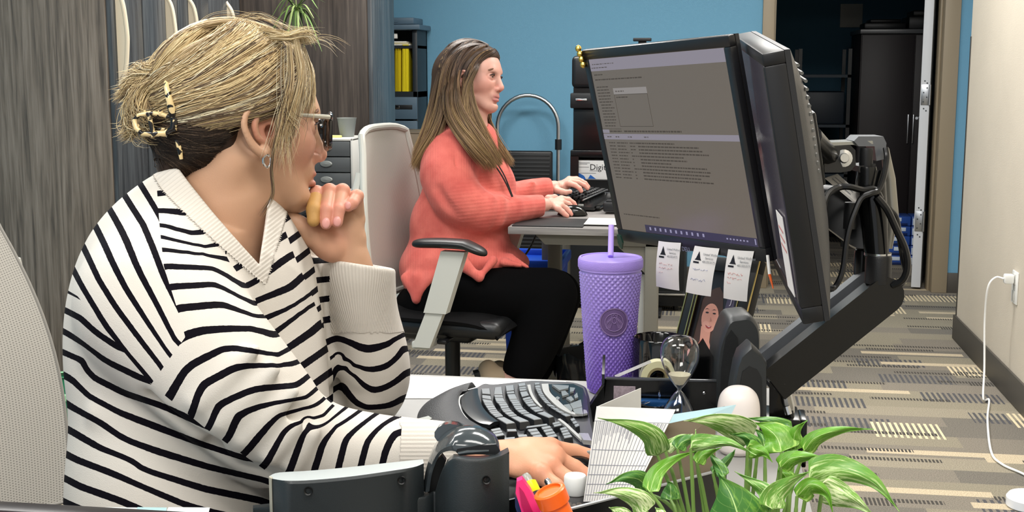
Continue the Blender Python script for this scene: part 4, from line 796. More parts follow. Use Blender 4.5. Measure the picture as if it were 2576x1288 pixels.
for nm, lb, pp, r in (('power_cable', 'black cable looping from the ribbed monitor over the riser post', [(2068, 560, 1.70), (2073, 511, 1.72), (2085, 486, 1.74), (2110, 472, 1.76), (2136, 470, 1.76), (2170, 478, 1.765), (2200, 476, 1.77), (2216, 500, 1.775)], .0048),
                      ('video_cable', 'black cable hanging in a long loop below the tilt bracket', [(2228, 372, 1.79), (2231, 400, 1.785), (2222, 450, 1.77), (2208, 480, 1.765), (2190, 487, 1.76), (2167, 498, 1.76), (2152, 528, 1.76), (2139, 565, 1.76), (2129, 610, 1.76), (2122, 668, 1.76), (2112, 703, 1.76), (2095, 726, 1.76), (2072, 724, 1.74)], .0042),
                      ('monitor_cable', 'black cable curving down the right side of the riser post', [(2206, 495, 1.77), (2232, 528, 1.77), (2254, 575, 1.77), (2277, 627, 1.77), (2283, 670, 1.77), (2272, 703, 1.775), (2245, 718, 1.785)], .0052),
                      ('network_cable', 'thin black cable furthest right beside the riser post', [(2236, 525, 1.82), (2255, 548, 1.82), (2264, 605, 1.82), (2273, 660, 1.82), (2279, 690, 1.82), (2262, 722, 1.82), (2228, 740, 1.83)], .0040)):
    t = thing(nm, lb, 'cable', P(*pp[-1])); MB().tube(spline([P(*p) for p in pp], 50), r, 8).build('cord', mtc, t)
# ================================================================ keyboard of the foreground desk
kb = thing('ergonomic_keyboard', 'large black curved ergonomic keyboard on the pale foreground desk', 'keyboard', (-.26, 1.72, .75))
ZK = .783
def fk(x, y): return 1130+x/6.779, 940+y/6.779
out = [(1052, 1088), (1047, 1062), (1055, 1040), (1080, 1015), (1120, 995), (1170, 983), (1196, 976), (1216, 966), (1240, 968), (1300, 962), (1345, 958), (1395, 960), (1440, 962), (1470, 970), (1480, 985), (1486, 1020), (1492, 1060), (1502, 1105), (1508, 1130), (1440, 1150), (1330, 1160), (1230, 1148), (1150, 1125), (1080, 1108)]
op = spline(out, 90, closed=True); top = np.array([onz(x, y, .776) for x, y in op]); ctr = top.mean(0); b = MB()
rings = []
for s, z in ((1.0, .7515), (1.015, .757), (1.01, .768), (.99, .7755), (.96, .778)): r_ = ctr+(top-ctr)*s; r_[:, 2] = z; rings.append(np.vstack([r_, r_[:1]]))
b.grid(rings); b.prism(rings[-1][:-1][::-1], (0, 0, -.001)); b.build('body', M('keyboard_grey', '#3c3e42', .38), kb)
def kpath(pts, n=60): return spline(np.array([onz(*fk(x, y), ZK) for x, y in pts]), n)
# palm rest: bulged grid between outer outline and silver arc
L_ = spline(np.array([onz(x, y, .775) for x, y in ((1196, 976), (1168, 984), (1120, 996), (1080, 1016), (1056, 1042), (1051, 1068), (1062, 1100), (1120, 1116))]), 30); A_ = spline(np.array([onz(*fk(x, y), .782) for x, y in ((300, 360), (200, 380), (150, 470), (160, 620), (260, 800), (400, 900), (560, 990), (660, 1060))]), 30)
G = [[L_[i]*(1-s)+A_[i]*s+np.array([0, 0, .012*math.sin(math.pi*min(s*.8+.08, 1))]) for s in np.linspace(0, 1, 14)] for i in range(30)]
def texgrid(name, c): 
    m = M(name, c, .5); t = NT(m); tc = t.n('TexCoord'); v = t.n('TexVoronoi'); v.inputs['Scale'].default_value = 500; t.l(tc.outputs['Object'], v.inputs['Vector']); t.bump(v.outputs['Distance'], .35, .001); return m
MB().sheet(G, .004).build('palm_rest', texgrid('palm_leatherette', '#2a2c2f'), kb, smooth=60)
q = [onz(x, y, .792) for x, y in ((1054, 1052), (1078, 1046), (1087, 1052), (1062, 1066))]; MB().hexa([p-np.array([0, 0, .004]) for p in q], q).build('badge', M('badge_silver', '#a5a8a2', .3, .8), kb)
mt_sil = M('keyboard_silver', '#b5b6b4', .35, .3)
def strip(name, Lp, Rp, z0, z1, mat, n=40, bulge=0):
    a = spline(np.array([onz(*fk(x, y), z1) for x, y in Lp]), n); c_ = spline(np.array([onz(*fk(x, y), z1) for x, y in Rp]), n)
    G = [[a[i]*(1-s)+c_[i]*s+np.array([0, 0, bulge*math.sin(math.pi*s)]) for s in np.linspace(0, 1, 7)] for i in range(n)]; return MB().sheet(G, max(z1-z0, .001)).build(name, mat, kb, smooth=50)
strip('silver_arc', [(255, 360), (135, 430), (130, 560), (180, 720), (330, 880), (560, 1010)], [(290, 355), (190, 430), (195, 570), (250, 700), (400, 850), (680, 985)], .782, .785, mt_sil)
strip('silver_arc', [(1330, 205), (1370, 340), (1440, 470), (1540, 570), (1560, 590)], [(1385, 200), (1410, 320), (1470, 440), (1560, 550), (1590, 575)], .780, .783, mt_sil)
strip('silver_arc', [(1575, 190), (1610, 330), (1740, 480), (1880, 600), (2080, 700), (2200, 712)], [(1690, 185), (1720, 330), (1860, 470), (2000, 600), (2160, 690), (2260, 708)], .780, .783, mt_sil)
strip('silver_arc', [(1850, 790), (1960, 880), (2100, 1010), (2250, 1150)], [(1890, 780), (2010, 870), (2150, 1000), (2300, 1130)], .780, .783, mt_sil)
strip('space_bar', [(300, 330), (215, 450), (230, 600), (330, 740), (500, 860), (690, 905)], [(480, 280), (495, 400), (560, 580), (650, 700), (760, 790), (845, 845)], .779, .7845, M('space_gloss', '#1d1f22', .22), bulge=.0015)
mt_key = M('keycap_black', '#1f2124', .22); mt_cap = M('keycap_shine_top', '#a9adb0', .2, .35); nkey = [0]  # silver shine on the key tops is painted as a paler top colour
kf = np.array([.92, .39, 0])
def keyrow(Lp, Rp, br, z=.789, hgt=.010):
    """keys between consecutive fractions br along the paired edges"""
    a = spline(np.array([onz(*fk(x, y), z) for x, y in Lp]), 121); c_ = spline(np.array([onz(*fk(x, y), z) for x, y in Rp]), 121)
    for f0, f1 in zip(br[:-1], br[1:]):
        g = .10*(f1-f0); i0, i1 = int(round((f0+g*.6)*120)), max(int(round((f1-g)*120)), int(round((f0+g*.6)*120))+1); p = [a[i0], c_[i0], c_[i1], a[i1]]; m = sum(p)/4
        lo = [m+(q-m)*np.array([1.16, 1.16, 1])-np.array([0, 0, hgt]) for q in p]; hi = [m+(q-m)*np.array([.96, .9, 1]) for q in p]
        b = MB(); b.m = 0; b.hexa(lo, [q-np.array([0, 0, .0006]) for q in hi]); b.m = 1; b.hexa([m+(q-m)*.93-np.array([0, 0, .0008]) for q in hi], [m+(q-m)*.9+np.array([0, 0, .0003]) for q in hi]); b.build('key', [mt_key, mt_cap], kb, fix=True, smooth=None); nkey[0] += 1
br = [0, .155, .23, .35, .415, .49, .56, .625, .69, .755, .82, 1.0]
keyrow([(545, 245), (555, 330), (560, 440), (600, 520), (650, 600), (690, 660), (760, 720), (830, 770), (1000, 880)], [(695, 235), (705, 340), (735, 470), (760, 520), (800, 580), (840, 640), (910, 700), (960, 750), (1165, 855)], br)
keyrow([(780, 215), (755, 330), (770, 400), (790, 470), (850, 530), (880, 600), (920, 650), (1010, 720), (1070, 750), (1230, 850)], [(900, 200), (910, 330), (925, 400), (960, 480), (1000, 520), (1030, 580), (1070, 630), (1150, 700), (1210, 740), (1400, 825)], br)
keyrow([(955, 190), (965, 290), (980, 340), (1020, 440), (1060, 495), (1090, 550), (1130, 610), (1220, 680), (1280, 710), (1480, 810)], [(1105, 175), (1110, 270), (1120, 330), (1165, 430), (1200, 480), (1240, 540), (1270, 590), (1365, 660), (1420, 690), (1620, 790)], br)
keyrow([(1170, 165), (1185, 230), (1190, 270), (1210, 330), (1250, 440), (1280, 480), (1330, 540), (1420, 620), (1530, 690), (1730, 770)], [(1300, 145), (1310, 210), (1320, 260), (1330, 310), (1390, 400), (1430, 450), (1470, 520), (1580, 600), (1650, 660), (1820, 750)], [0, .11, .2, .29, .42, .5, .57, .64, .71, .78, .84, 1])
keyrow([(1450, 150), (1460, 220), (1480, 270), (1500, 310), (1530, 370), (1570, 420), (1630, 490), (1720, 570), (1850, 650), (2000, 740)], [(1545, 145), (1550, 210), (1580, 300), (1610, 350), (1640, 400), (1690, 460), (1740, 510), (1840, 590), (1940, 655), (2090, 720)], list(np.linspace(0, 1, 14)), z=.788)
for pl, pr, nb in (([(700, 950), (790, 1080)], [(870, 915), (950, 1050)], 3), ([(975, 945), (990, 990)], [(1150, 940), (1160, 985)], 1), ([(1295, 905), (1300, 935)], [(1690, 845), (1700, 880)], 1), ([(1160, 1040), (1200, 1140)], [(1325, 1030), (1365, 1120)], 2), ([(1325, 950), (1450, 1110)], [(1495, 925), (1610, 1080)], 3),
                   ([(1560, 910), (1690, 1110)], [(1720, 880), (1860, 1070)], 4), ([(1750, 840), (1790, 915)], [(1880, 810), (1930, 880)], 2), ([(1880, 930), (1960, 1110)], [(1990, 900), (2110, 1080)], 4), ([(2060, 770), (2160, 920)], [(2130, 750), (2230, 890)], 3), ([(930, 1090), (940, 1150)], [(1130, 1070), (1130, 1140)], 1)):
    keyrow(pl, pr, list(np.linspace(0, 1, nb+1)), z=.787)
def kpoly(name, pts, z, th, mat): MB().prism([onz(*fk(x, y), z) for x, y in pts], (0, 0, -th)).build(name, mat, kb, smooth=None)
kpoly('media_panel', [(1690, 180), (2120, 175), (2280, 250), (2340, 400), (2370, 600), (2370, 695), (2180, 690), (2020, 600), (1860, 460), (1740, 330)], .782, .004, M('panel_gloss', '#1c2124', .15))
for k, pts in enumerate(([(1750, 185), (2040, 200), (2030, 245), (1880, 280)], [(1910, 300), (1980, 290), (2040, 350), (1930, 380)], [(2060, 230), (2150, 240), (2120, 300), (2060, 310)], [(2130, 370), (2180, 320), (2200, 400), (2150, 420)], [(1995, 410), (2080, 380), (2130, 440), (2080, 470)], [(1955, 530), (2050, 515), (2100, 600), (2085, 645)], [(2060, 510), (2245, 440), (2265, 560), (2110, 600)], [(2110, 610), (2265, 570), (2285, 690), (2150, 680)], [(2290, 610), (2340, 620), (2360, 670), (2290, 685)], [(1815, 400), (1850, 385), (1890, 410), (1860, 440), (1825, 430)])):
    kpoly('media_key', pts, .7855, .003, M('silver_key', '#b9bcbb', .14, .5))
kpoly('corner_key', [(2215, 1010), (2370, 1015), (2430, 1140), (2290, 1130)], .789, .006, M('silver_key', '#b9bcbb', .14, .5))
# ================================================================ tumbler
tq = onz(1532, 984, .75); tc_ = np.array([tq[0], tq[1]+.0, .7515]); tm = thing('tumbler', 'tall lavender studded tumbler with lid and straw', 'tumbler', tc_)
def tumb_mat():
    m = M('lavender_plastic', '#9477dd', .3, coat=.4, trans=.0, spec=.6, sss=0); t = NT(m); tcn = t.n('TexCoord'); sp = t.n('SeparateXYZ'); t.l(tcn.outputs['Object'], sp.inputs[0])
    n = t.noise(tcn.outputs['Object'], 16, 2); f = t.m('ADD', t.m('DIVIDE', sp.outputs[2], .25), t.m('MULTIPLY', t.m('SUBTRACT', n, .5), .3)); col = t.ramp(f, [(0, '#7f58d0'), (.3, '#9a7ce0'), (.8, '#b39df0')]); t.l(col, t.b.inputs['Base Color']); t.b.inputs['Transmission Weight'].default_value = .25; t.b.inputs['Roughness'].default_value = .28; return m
mt_tm = tumb_mat(); HT = .200; nA, nZ = 264, 176; G = []
for i in range(nZ+1):
    z = HT*i/nZ; R0 = .0325+.0155*(z/HT)**.85; row = []
    for j in range(nA+1):
        a = 2*math.pi*j/nA; cu = a*33/(2*math.pi); cv = z/.0046*.5; fu = abs((cu+cv) % 1-.5)*2; fv = abs((cu-cv) % 1-.5)*2; bmp = .0016*min(1-fu, 1-fv)*2*(0 if z < .004 or z > HT-.004 else 1)
        row.append((tc_[0]+(R0+bmp)*math.cos(a), tc_[1]+(R0+bmp)*math.sin(a), tc_[2]+z))
    G.append(row)
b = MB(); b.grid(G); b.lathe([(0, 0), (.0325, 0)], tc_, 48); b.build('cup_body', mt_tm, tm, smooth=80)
b = MB(); b.lathe([(.045, HT-.002), (.0505, HT), (.0515, HT+.004), (.0515, HT+.017), (.0500, HT+.0195), (.047, HT+.0195), (.046, HT+.0180), (.03, HT+.0180), (.0, HT+.0180)], tc_, 56); b.build('lid', M('lavender_lid', '#b39cf0', .32, bump=.05), tm, smooth=22)
b = MB(); b.lathe([(.0516, HT+.003), (.0522, HT+.004), (.0522, HT+.015), (.0516, HT+.016)], tc_, 110); b.build('lid_grip', M('lavender_grip', '#a68de4', .45, bump=.5, bscale=900), tm)
s0 = tc_+[0, 0, HT+.02]; s1 = P(1538, 568, 2.02); b = MB(); b.tube([s0, s1], .0047, 14); b.build('straw', M('lavender_straw', '#bda5f4', .3), tm)
# round emblem on the cup front
fv_ = nrm((O_-tc_)*[1, 1, 0]); sv_ = np.cross([0, 0, 1], fv_); cz = .122
def on_cup(u, v, o=.0040):
    z = cz+v; R0 = .0325+.0155*(z/HT)**.85+o; a = (u+.007)/R0; return tc_+fv_*R0*math.cos(a)+sv_*R0*math.sin(a)+np.array([0, 0, z])
G = [[on_cup(r*math.cos(a), r*math.sin(a), .0040+(.0006 if r > .021 else 0)) for a in np.linspace(0, 2*math.pi, 49)] for r in (0.0001, .012, .021, .0215, .0235)]
MB().grid(G).build('emblem', M('emblem_mauve', '#66507f', .4), tm)
b = MB()
for r in (.0222, .0145): b.tube([on_cup(r*math.cos(a), r*math.sin(a), .0048) for a in np.linspace(0, 2*math.pi, 40)], .0005, 5)
for s in (-1, 1):
    for k in range(4): b.tube([on_cup(s*(.003+.0025*k), .009-.002*k, .0048), on_cup(s*(.006+.0022*k), .003-.002*k, .0048), on_cup(s*(.0045+.0022*k), -.003-.001*k, .0048), on_cup(s*(.007+.0018*k), -.010, .0048)], .0005, 5)
b.tube([on_cup(.0036*math.cos(a), .003+.0048*math.sin(a), .0048) for a in np.linspace(0, 2*math.pi, 20)], .0005, 5); b.tube([on_cup(x, y, .0048) for x, y in ((-.004, .0085), (-.005, .0125), (-.002, .0105), (0, .0145), (.002, .0105), (.005, .0125), (.004, .0085))], .0005, 5)
b.build('emblem_figure', M('emblem_line', '#9a80b4', .4), tm)
# ================================================================ desk clutter by the monitors
def handle_cup():
    q = onz(1655, 1000, .75); c = np.array([q[0], q[1]+.01, .751]); t = thing('mug', 'glossy black mug behind the tape roll', 'mug', c); b = MB(); b.lathe([(0, 0), (.036, 0), (.039, .004), (.0405, .02), (.041, .094), (.0395, .096), (.037, .093), (.037, .008), (0, .008)], c, 44); b.build('cup_body', M('mug_black', '#0b0b0c', .1, coat=.5), t, smooth=50)
    b = MB(); b.tube(spline([c+[.039, .01, .08], c+[.06, .015, .075], c+[.066, .018, .05], c+[.057, .014, .025], c+[.039, .01, .02]], 20), .0055, 10); b.build('handle', M('mug_black', '#0b0b0c', .1, coat=.5), t); return t
handle_cup()
def tape():
    c = P(1652, 948, 1.90); t = thing('tape_dispenser', 'black tape dispenser holding a pale roll of clear tape', 'tape dispenser', (c[0], c[1], .751)); ax = np.stack([nrm(R_*.96+F_*[.2, .2, 0]), [0, 0, 1.], -nrm(F_*[1, 1, 0])])
    b = MB(); b.lathe([(.0265, -.0095), (.0265, .0095), (.0165, .0095), (.0165, -.0095), (.0265, -.0095)], c, 44, ax=ax); r = b.build('tape_roll', M('tape_cream', '#e2dfb6', .35), t, smooth=40)
    b = MB(); b.lathe([(.0165, -.0098), (.0165, .0098), (.0125, .0098), (.0125, -.0098), (.0165, -.0098)], c, 36, ax=ax); b.build('roll_core', M('core_tan', '#8f8360', .6), r, smooth=40)
    zc = c[2]-.751; b = MB(frame((c[0], c[1], .751), ax[0], -ax[2], (0, 0, 1)))
    for s in (-1, 1): b.prism([(-.062, s*.014, 0), (.045, s*.014, 0), (.030, s*.014, zc-.004), (.0, s*.014, zc+.004), (-.015, s*.014, zc-.008), (-.048, s*.014, .045), (-.066, s*.014, .055)], (0, -s*.003, 0))
    b.bb((-.06, -.014, 0), (.045, .014, .006)); b.bb((-.068, -.0135, .035), (-.058, .0135, .056), .001); b.build('dispenser_body', M('gloss_black', '#08090a', .12), t)
    b = MB(frame((c[0], c[1], .751), ax[0], -ax[2], (0, 0, 1))); b.hexa([(-.066, -.009, .056), (-.066, .009, .056), (-.01, .009, zc+.0245), (-.01, -.009, zc+.0245)], [(-.066, -.009, .0563), (-.066, .009, .0563), (-.01, .009, zc+.0248), (-.01, -.009, zc+.0248)]); b.build('tape_strip', M('tape_clear', '#e8e8e0', .2, trans=.5), t); return t
tape()
og = thing('desk_organiser', 'black gloss desk organiser tray behind the hourglass', 'organiser', onz(1650, 1050, .75))
mt_ob = M('gloss_black', '#08090a', .12)
fl, fr_ = onz(1512, 1060, .7515), onz(1800, 1068, .7515); e = nrm(fr_-fl); g = np.array([-e[1], e[0], 0]); L0 = np.linalg.norm(fr_-fl); To = frame(fl, e, g, (0, 0, 1))
b = MB(To); zt_ = P(1525, 940, 1.86)[2]-.7515; b.hexa([(0, 0, 0), (L0, 0, 0), (L0, .004, 0), (0, .004, 0)], [(.008, 0, zt_), (L0, 0, zt_-.004), (L0, .004, zt_-.004), (.008, .004, zt_)]); b.bb((0, 0, 0), (L0, .075, .004)); b.bb((.003, .071, 0), (L0, .075, zt_*.7)); b.build('tray_body', mt_ob, og)
b = MB(To); b.bb((.006, -.002, zt_-.003), (L0, .006, zt_+.0005), .001); b.build('rim', M('rim_light', '#55585c', .15, .6), og)
b = MB(To); b.prism([(-.03, 0, 0), (.004, 0, 0), (.004, .0, zt_-.012), (-.012, 0, .03)], (0, .03, 0)); b.prism([(.0, .004, 0), (.0, .073, 0), (.0, .06, zt_+.02), (.0, .02, zt_)], (.004, 0, 0)); b.build('side_panel', mt_ob, og)
b = MB(To); x1 = L0-.045; b.prism([(x1, .078, 0), (x1+.065, .078, 0), (x1+.058, .078, .06), (x1+.028, .078, .112), (x1+.004, .078, .078), (x1-.025, .078, .04)], (0, .004, 0)); b.build('divider', mt_ob, og)
b = MB(To); b.bb((.018, -.0025, .028), (.05, -.0006, .055), .0005); b.build('photo_label', M('label_mauve', '#8c7f86', .5, var=.3, vscale=200), og)
b = MB(To); b.lathe([(0, -.0035), (.0022, -.002), (.0026, 0)], (L0-.018, -.001, .048), 10, ax=[(1, 0, 0), (0, 0, 1), (0, 1, 0)]); b.build('rivet', mt_chrome, og)
b = MB(To); b.bb((.045, -.02, .0), (.12, -.006, .04), .004); b.build('blue_stapler', M('metallic_blue', '#1d4f86', .2, .5), None, label='dark blue metallic case lying in front of the black organiser', cat='case')
# bowl of paper clips
dq = onz(1655, 1068, .7515); t = thing('clip_dish', 'shallow black dish of silver clips beside the hourglass', 'dish', dq); zt2 = P(1655, 1012, 1.82)[2]-.7515; b = MB(); b.lathe([(0, 0), (.026, 0), (.034, .01), (.036, zt2), (.034, zt2+.001), (.031, .012), (0, .006)], dq, 40); b.build('bowl', M('gloss_black', '#08090a', .12), t, smooth=60)
R = np.random.default_rng(5)
for k in range(16):
    a = R.uniform(0, 6.28); rr = R.uniform(0, .022); c = dq+np.array([rr*math.cos(a), rr*math.sin(a), zt2-.004+R.uniform(-.004, .006)]); u = nrm(R.normal(size=3)*[1, 1, .3]); v = nrm(np.cross(u, [0, 0, 1])+[0, 0, .2])
    b = MB(); b.tube([c-u*.012, c+u*.010, c+u*.013+v*.003, c+u*.010+v*.006, c-u*.008+v*.006, c-u*.010+v*.003, c+u*.006+v*.0015], .0006, 5); b.build('paper_clip', mt_chrome, None, label='silver paper clip heaped in the black dish', cat='paper clip', group='paper clips in the black dish')
# hourglass
def hourglass():
    d = 1.72; base_ = onz(1706, 1120, .7515); c = np.array([base_[0], base_[1], .7515]); t = thing('hourglass', 'clear glass hourglass with white sand and a blue lower bulb', 'hourglass', c)
    pr = [(.0, .0), (.018, .0), (.024, .004), (.0265, .018), (.025, .034), (.018, .052), (.008, .066), (.0035, .0705), (.0035, .0735), (.008, .078), (.018, .092), (.0255, .108), (.0268, .120), (.0245, .131), (.016, .139), (0, .1415)]
    hs = (P(1706, 838, d)[2]-.7515)/.1415; tt = np.array(pr); sp = spline(tt, 60); sp[:, 0] = np.maximum(sp[:, 0], 0); outer = [(r, z*hs) for r, z in sp]; inner = [(max(r-.0012, 0), min(max(z*hs, .0014), .1415*hs-.0012)) for r, z in sp[::-1]]
    MB().lathe(outer+inner, c, 48).build('glass', M('clear_glass', '#ffffff', .0, trans=1., ior=1.45), t, smooth=180)
    b = MB(); b.lathe([(0, .002), (.0225, .003), (.0246, .017), (.022, .028), (.012, .035), (0, .040)], c, 32); b.build('lower_sand', M('blue_glow', '#2f5f8f', .8), t, smooth=60)  # blue glow of the case behind is painted into the lower sand
    b = MB(); b.lathe([(0, .0775*hs), (.006, .0795*hs), (.0125, .0885*hs), (.0155, .092*hs), (.008, .089*hs), (0, .086*hs)], c, 32); b.build('upper_sand', M('cream_sand', '#e9e2c4', .8), t, smooth=60)
hourglass()
# picture frame
def lean(px, py, d): return P(px, py, d)
fA, fB, fC, fD = P(1751, 642, 2.12), P(1912, 664, 2.00), P(1846, 968, 1.97), P(1683, 944, 2.09)
Tf, wf, hf = mon_frame([fA, fB, fC, fD]); low = Tf[:3, 3][2]-Tf[:3, 1][2]*hf/2
ext = (low-.756)/Tf[:3, 1][2]; Tf[:3, 3] -= Tf[:3, 1]*ext/2; hf += ext
pf = thing('picture_frame', 'black picture frame with gold fillets holding a portrait of a smiling girl', 'picture frame', Tf[:3, 3]); b = MB(Tf)
bw = .024
b.bb((-wf/2, -hf/2, -.01), (-wf/2+bw, hf/2, .004), .002); b.bb((wf/2-bw, -hf/2, -.01), (wf/2, hf/2, .004), .002); b.bb((-wf/2, hf/2-bw, -.01), (wf/2, hf/2, .004), .002); b.bb((-wf/2, -hf/2, -.01), (wf/2, -hf/2+bw, .004), .002); b.bb((-wf/2+.002, -hf/2+.002, -.012), (wf/2-.002, hf/2-.002, -.004)); b.build('moulding', M('frame_black', '#0b0a0b', .5), pf)
b = MB(Tf)
for x in (-wf/2+.0015, -wf/2+bw-.004, -wf/2+bw+.003, wf/2-bw-.003, wf/2-.0015): b.bb((x-.0009, -hf/2+.002, .003), (x+.0009, hf/2-.002, .0052))
b.build('gold_fillet', M('gold_leaf', '#c9b070', .3, .9), pf)
b = MB(Tf); b.hexa([(-.012, -hf*.35, -.013), (.012, -hf*.35, -.013), (.012, -hf*.35, -.016), (-.012, -hf*.35, -.016)], [(-.012, 0, -.013), (.012, 0, -.013), (.012, 0, -.016), (-.012, 0, -.016)]); b.build('easel_back', mt_satin, pf)
pic = MB(Tf).bb((-wf/2+bw, -hf/2+bw, -.004), (wf/2-bw, hf/2-bw, -.003)).build('picture', M('print_dark', '#241d1e', .3, var=.25, vscale=30), pf)
def pp(name, pts, col, o, rough=.35): b = MB(); q = [onpl(x, y, Tf, o) for x, y in pts]; b.prism(q, Tf[:3, 2]*.0001); return b.build(name, M('print_'+name, col, rough), pic, smooth=None)
def ov(cx, cy, rx, ry, tilt=0, n=24): return [(cx+rx*math.cos(a)*math.cos(tilt)-ry*math.sin(a)*math.sin(tilt), cy+rx*math.cos(a)*math.sin(tilt)+ry*math.sin(a)*math.cos(tilt)) for a in np.linspace(0, 2*math.pi, n, endpoint=False)]
pp('backdrop', [(1832, 745), (1850, 748), (1815, 960), (1775, 955), (1790, 900)], '#4b4258', -.0028)
pp('hair', [(1800, 725), (1812, 722), (1820, 740), (1818, 790), (1805, 840), (1792, 900), (1775, 940), (1735, 930), (1742, 860), (1758, 800), (1768, 755), (1782, 735)], '#4d3428', -.0027)
pp('blouse', [(1736, 885), (1756, 870), (1775, 880), (1782, 900), (1775, 960), (1730, 950)], '#e6a9a4', -.0026)
pp('neck', [(1764, 820), (1788, 826), (1784, 860), (1790, 892), (1744, 880), (1760, 858)], '#d99a84', -.0025)
pp('face', ov(1786, 800, 21, 37, .18), '#e0a08a', -.0024); pp('cheek', ov(1776, 815, 8, 8, 0), '#e8aa96', -.00235)
for x, y in ((1779, 786), (1797, 789)): pp('eye', ov(x, y, 4.2, 2.0, .1, 12), '#2a1d1c', -.0022); pp('eyebrow', [(x-6, y-8), (x, y-11), (x+6, y-8), (x, y-9)], '#4a3028', -.0022)
pp('smile', [(1774, 817), (1781, 820), (1790, 820), (1788, 825), (1781, 827), (1776, 823)], '#a8443f', -.0022); pp('teeth', [(1776, 818), (1782, 821), (1789, 821), (1783, 823)], '#f2e6df', -.0021); pp('nose', [(1788, 797), (1791, 808), (1785, 809)], '#c98873', -.0022)
for i, (tx, x, y, s_) in enumerate((('2', 1829, 800, .02), ('J', 1836, 765, .014))): text('printed_letter', tx, s_, frame(onpl(x, y, Tf, -.0018), Tf[:3, 0], Tf[:3, 1], Tf[:3, 2]), M('print_white', '#d8d3df', .4), pic, ext=.00005)
# speaker and joint housing
def housing(name, lab, cat, prof, d0, dep, mat, ridge=0):
    """front outline in pixels at distance d0, rounded back over depth dep"""
    t_ = thing(name, lab, cat, (*P(prof[0][0]+20, prof[-1][1], d0+dep/2)[:2], .75)); f = [P(x, y, d0) for x, y in prof]; h = nrm(F_*[1, 1, 0]); rows = []
    c = sum(f)/len(f)
    for s, o in ((.90, 0), (.97, .006), (1, .016), (1, dep-.016), (.97, dep-.006), (.9, dep)): rows.append([c+(q-c)*s+h*o for q in f]+[c+(f[0]-c)*s+h*o])
    b = MB(); b.grid(rows); b.prism(rows[0][:-1][::-1], h*.0005); b.prism(rows[-1][:-1], -h*.0005); V = np.array(b.v); V[:, 2] = np.maximum(V[:, 2], .7512); b.v = V.tolist(); b.build('housing', mat, t_, smooth=40); return t_
sk = housing('desk_speaker', 'rounded black desk speaker standing behind the gabled joint housing', 'speaker', spline([(1800, 1010), (1802, 940), (1808, 880), (1822, 835), (1838, 803), (1862, 796), (1888, 795), (1906, 812), (1914, 838), (1915, 890), (1915, 1040), (1850, 1060), (1800, 1060)], 44, closed=True)[:], 1.86, .085, mt_dgrey)
b = MB(); q = [P(x, y, 1.8585) for x, y in ((1812, 1030), (1814, 930), (1826, 850), (1840, 830), (1856, 850), (1864, 930), (1866, 1040))]; b.prism(q, nrm(F_*[1, 1, 0])*.003); b.build('speaker_grille', M('speaker_cloth', '#17191b', .8, bump=.5, bscale=1500), sk)
hs_ = housing('joint_housing', 'gabled black housing at the foot of the monitor arm', 'housing', [(1842, 1000), (1848, 960), (1856, 918), (1866, 890), (1892, 866), (1915, 888), (1932, 912), (1932, 1000), (1932, 1100), (1880, 1110), (1842, 1090), (1841, 1040)], 1.745, .05, mt_dgrey)
b = MB(); q = [P(x, y, 1.7435) for x, y in ((1858, 1080), (1860, 980), (1868, 935), (1885, 922), (1905, 930), (1916, 950), (1920, 1080))]; b.prism(q, nrm(F_*[1, 1, 0])*.003); b.build('front_panel', M('panel_black', '#141618', .5), hs_)
# white dome
dq = onz(1855, 1135, .7515); zt3 = P(1850, 986, 1.66)[2]-.7515; b = MB(); b.lathe([(0, 0), (.024, 0)]+[(max(r, 0), z) for r, z in spline(np.array([(.0275, .006), (.0290, zt3*.5), (.0282, zt3*.72), (.0245, zt3*.87), (.0165, zt3*.965), (.008, zt3*.995), (0, zt3)]), 30)], dq, 44); wd = b.build('night_light', M('dome_white', '#ece4e0', .35, sss=.0), None, label='small white dome-shaped night light beside the black arm foot', cat='lamp', smooth=70)
b = MB(); b.lathe([(0, -.001), (.005, -.001), (.0055, .001), (.003, .003), (0, .003)], P(1822, 1032, 1.635), 16, ax=np.stack([R_, U_, -F_])); b.build('button', mt_chrome, wd)
# ================================================================ front organiser with papers, pens
oE = nrm(np.array([.155, .152, 0])); oG = np.array([-oE[1], oE[0], 0]); O0 = np.array([-.138, 1.189, .7515])-oE*.075; LL = .075+.235
Tg = frame(O0, oE, oG, (0, 0, 1)); hz_ = .0785; DP = .125
oz_ = thing('desk_organiser', 'open black tray in the foreground holding calendar, notepad and pens', 'organiser', O0)
MB(Tg).bb((0, 0, 0), (LL, .003, hz_), .001).build('front_wall', M('tray_black', '#0d0e10', .3), oz_); b = MB(Tg); b.bb((0, 0, 0), (LL, DP, .003)); b.build('base', M('tray_black', '#0d0e10', .3), oz_)
MB(Tg).bb((0, DP-.003, 0), (LL, DP, .05)).build('back_wall', M('tray_black', '#0d0e10', .3), oz_)
for x in (0, LL-.003, .115): MB(Tg).bb((x, .003, .003), (x+.003, DP-.003, .055)).build('divider', M('tray_black', '#0d0e10', .3), oz_)
MB(Tg).bb((0, -.0004, hz_-.0012), (LL, .0034, hz_+.0004)).build('rim', M('rim_highlight', '#b5b8ba', .3, .5), oz_)  # highlight along the black front edge, painted as a bright strip
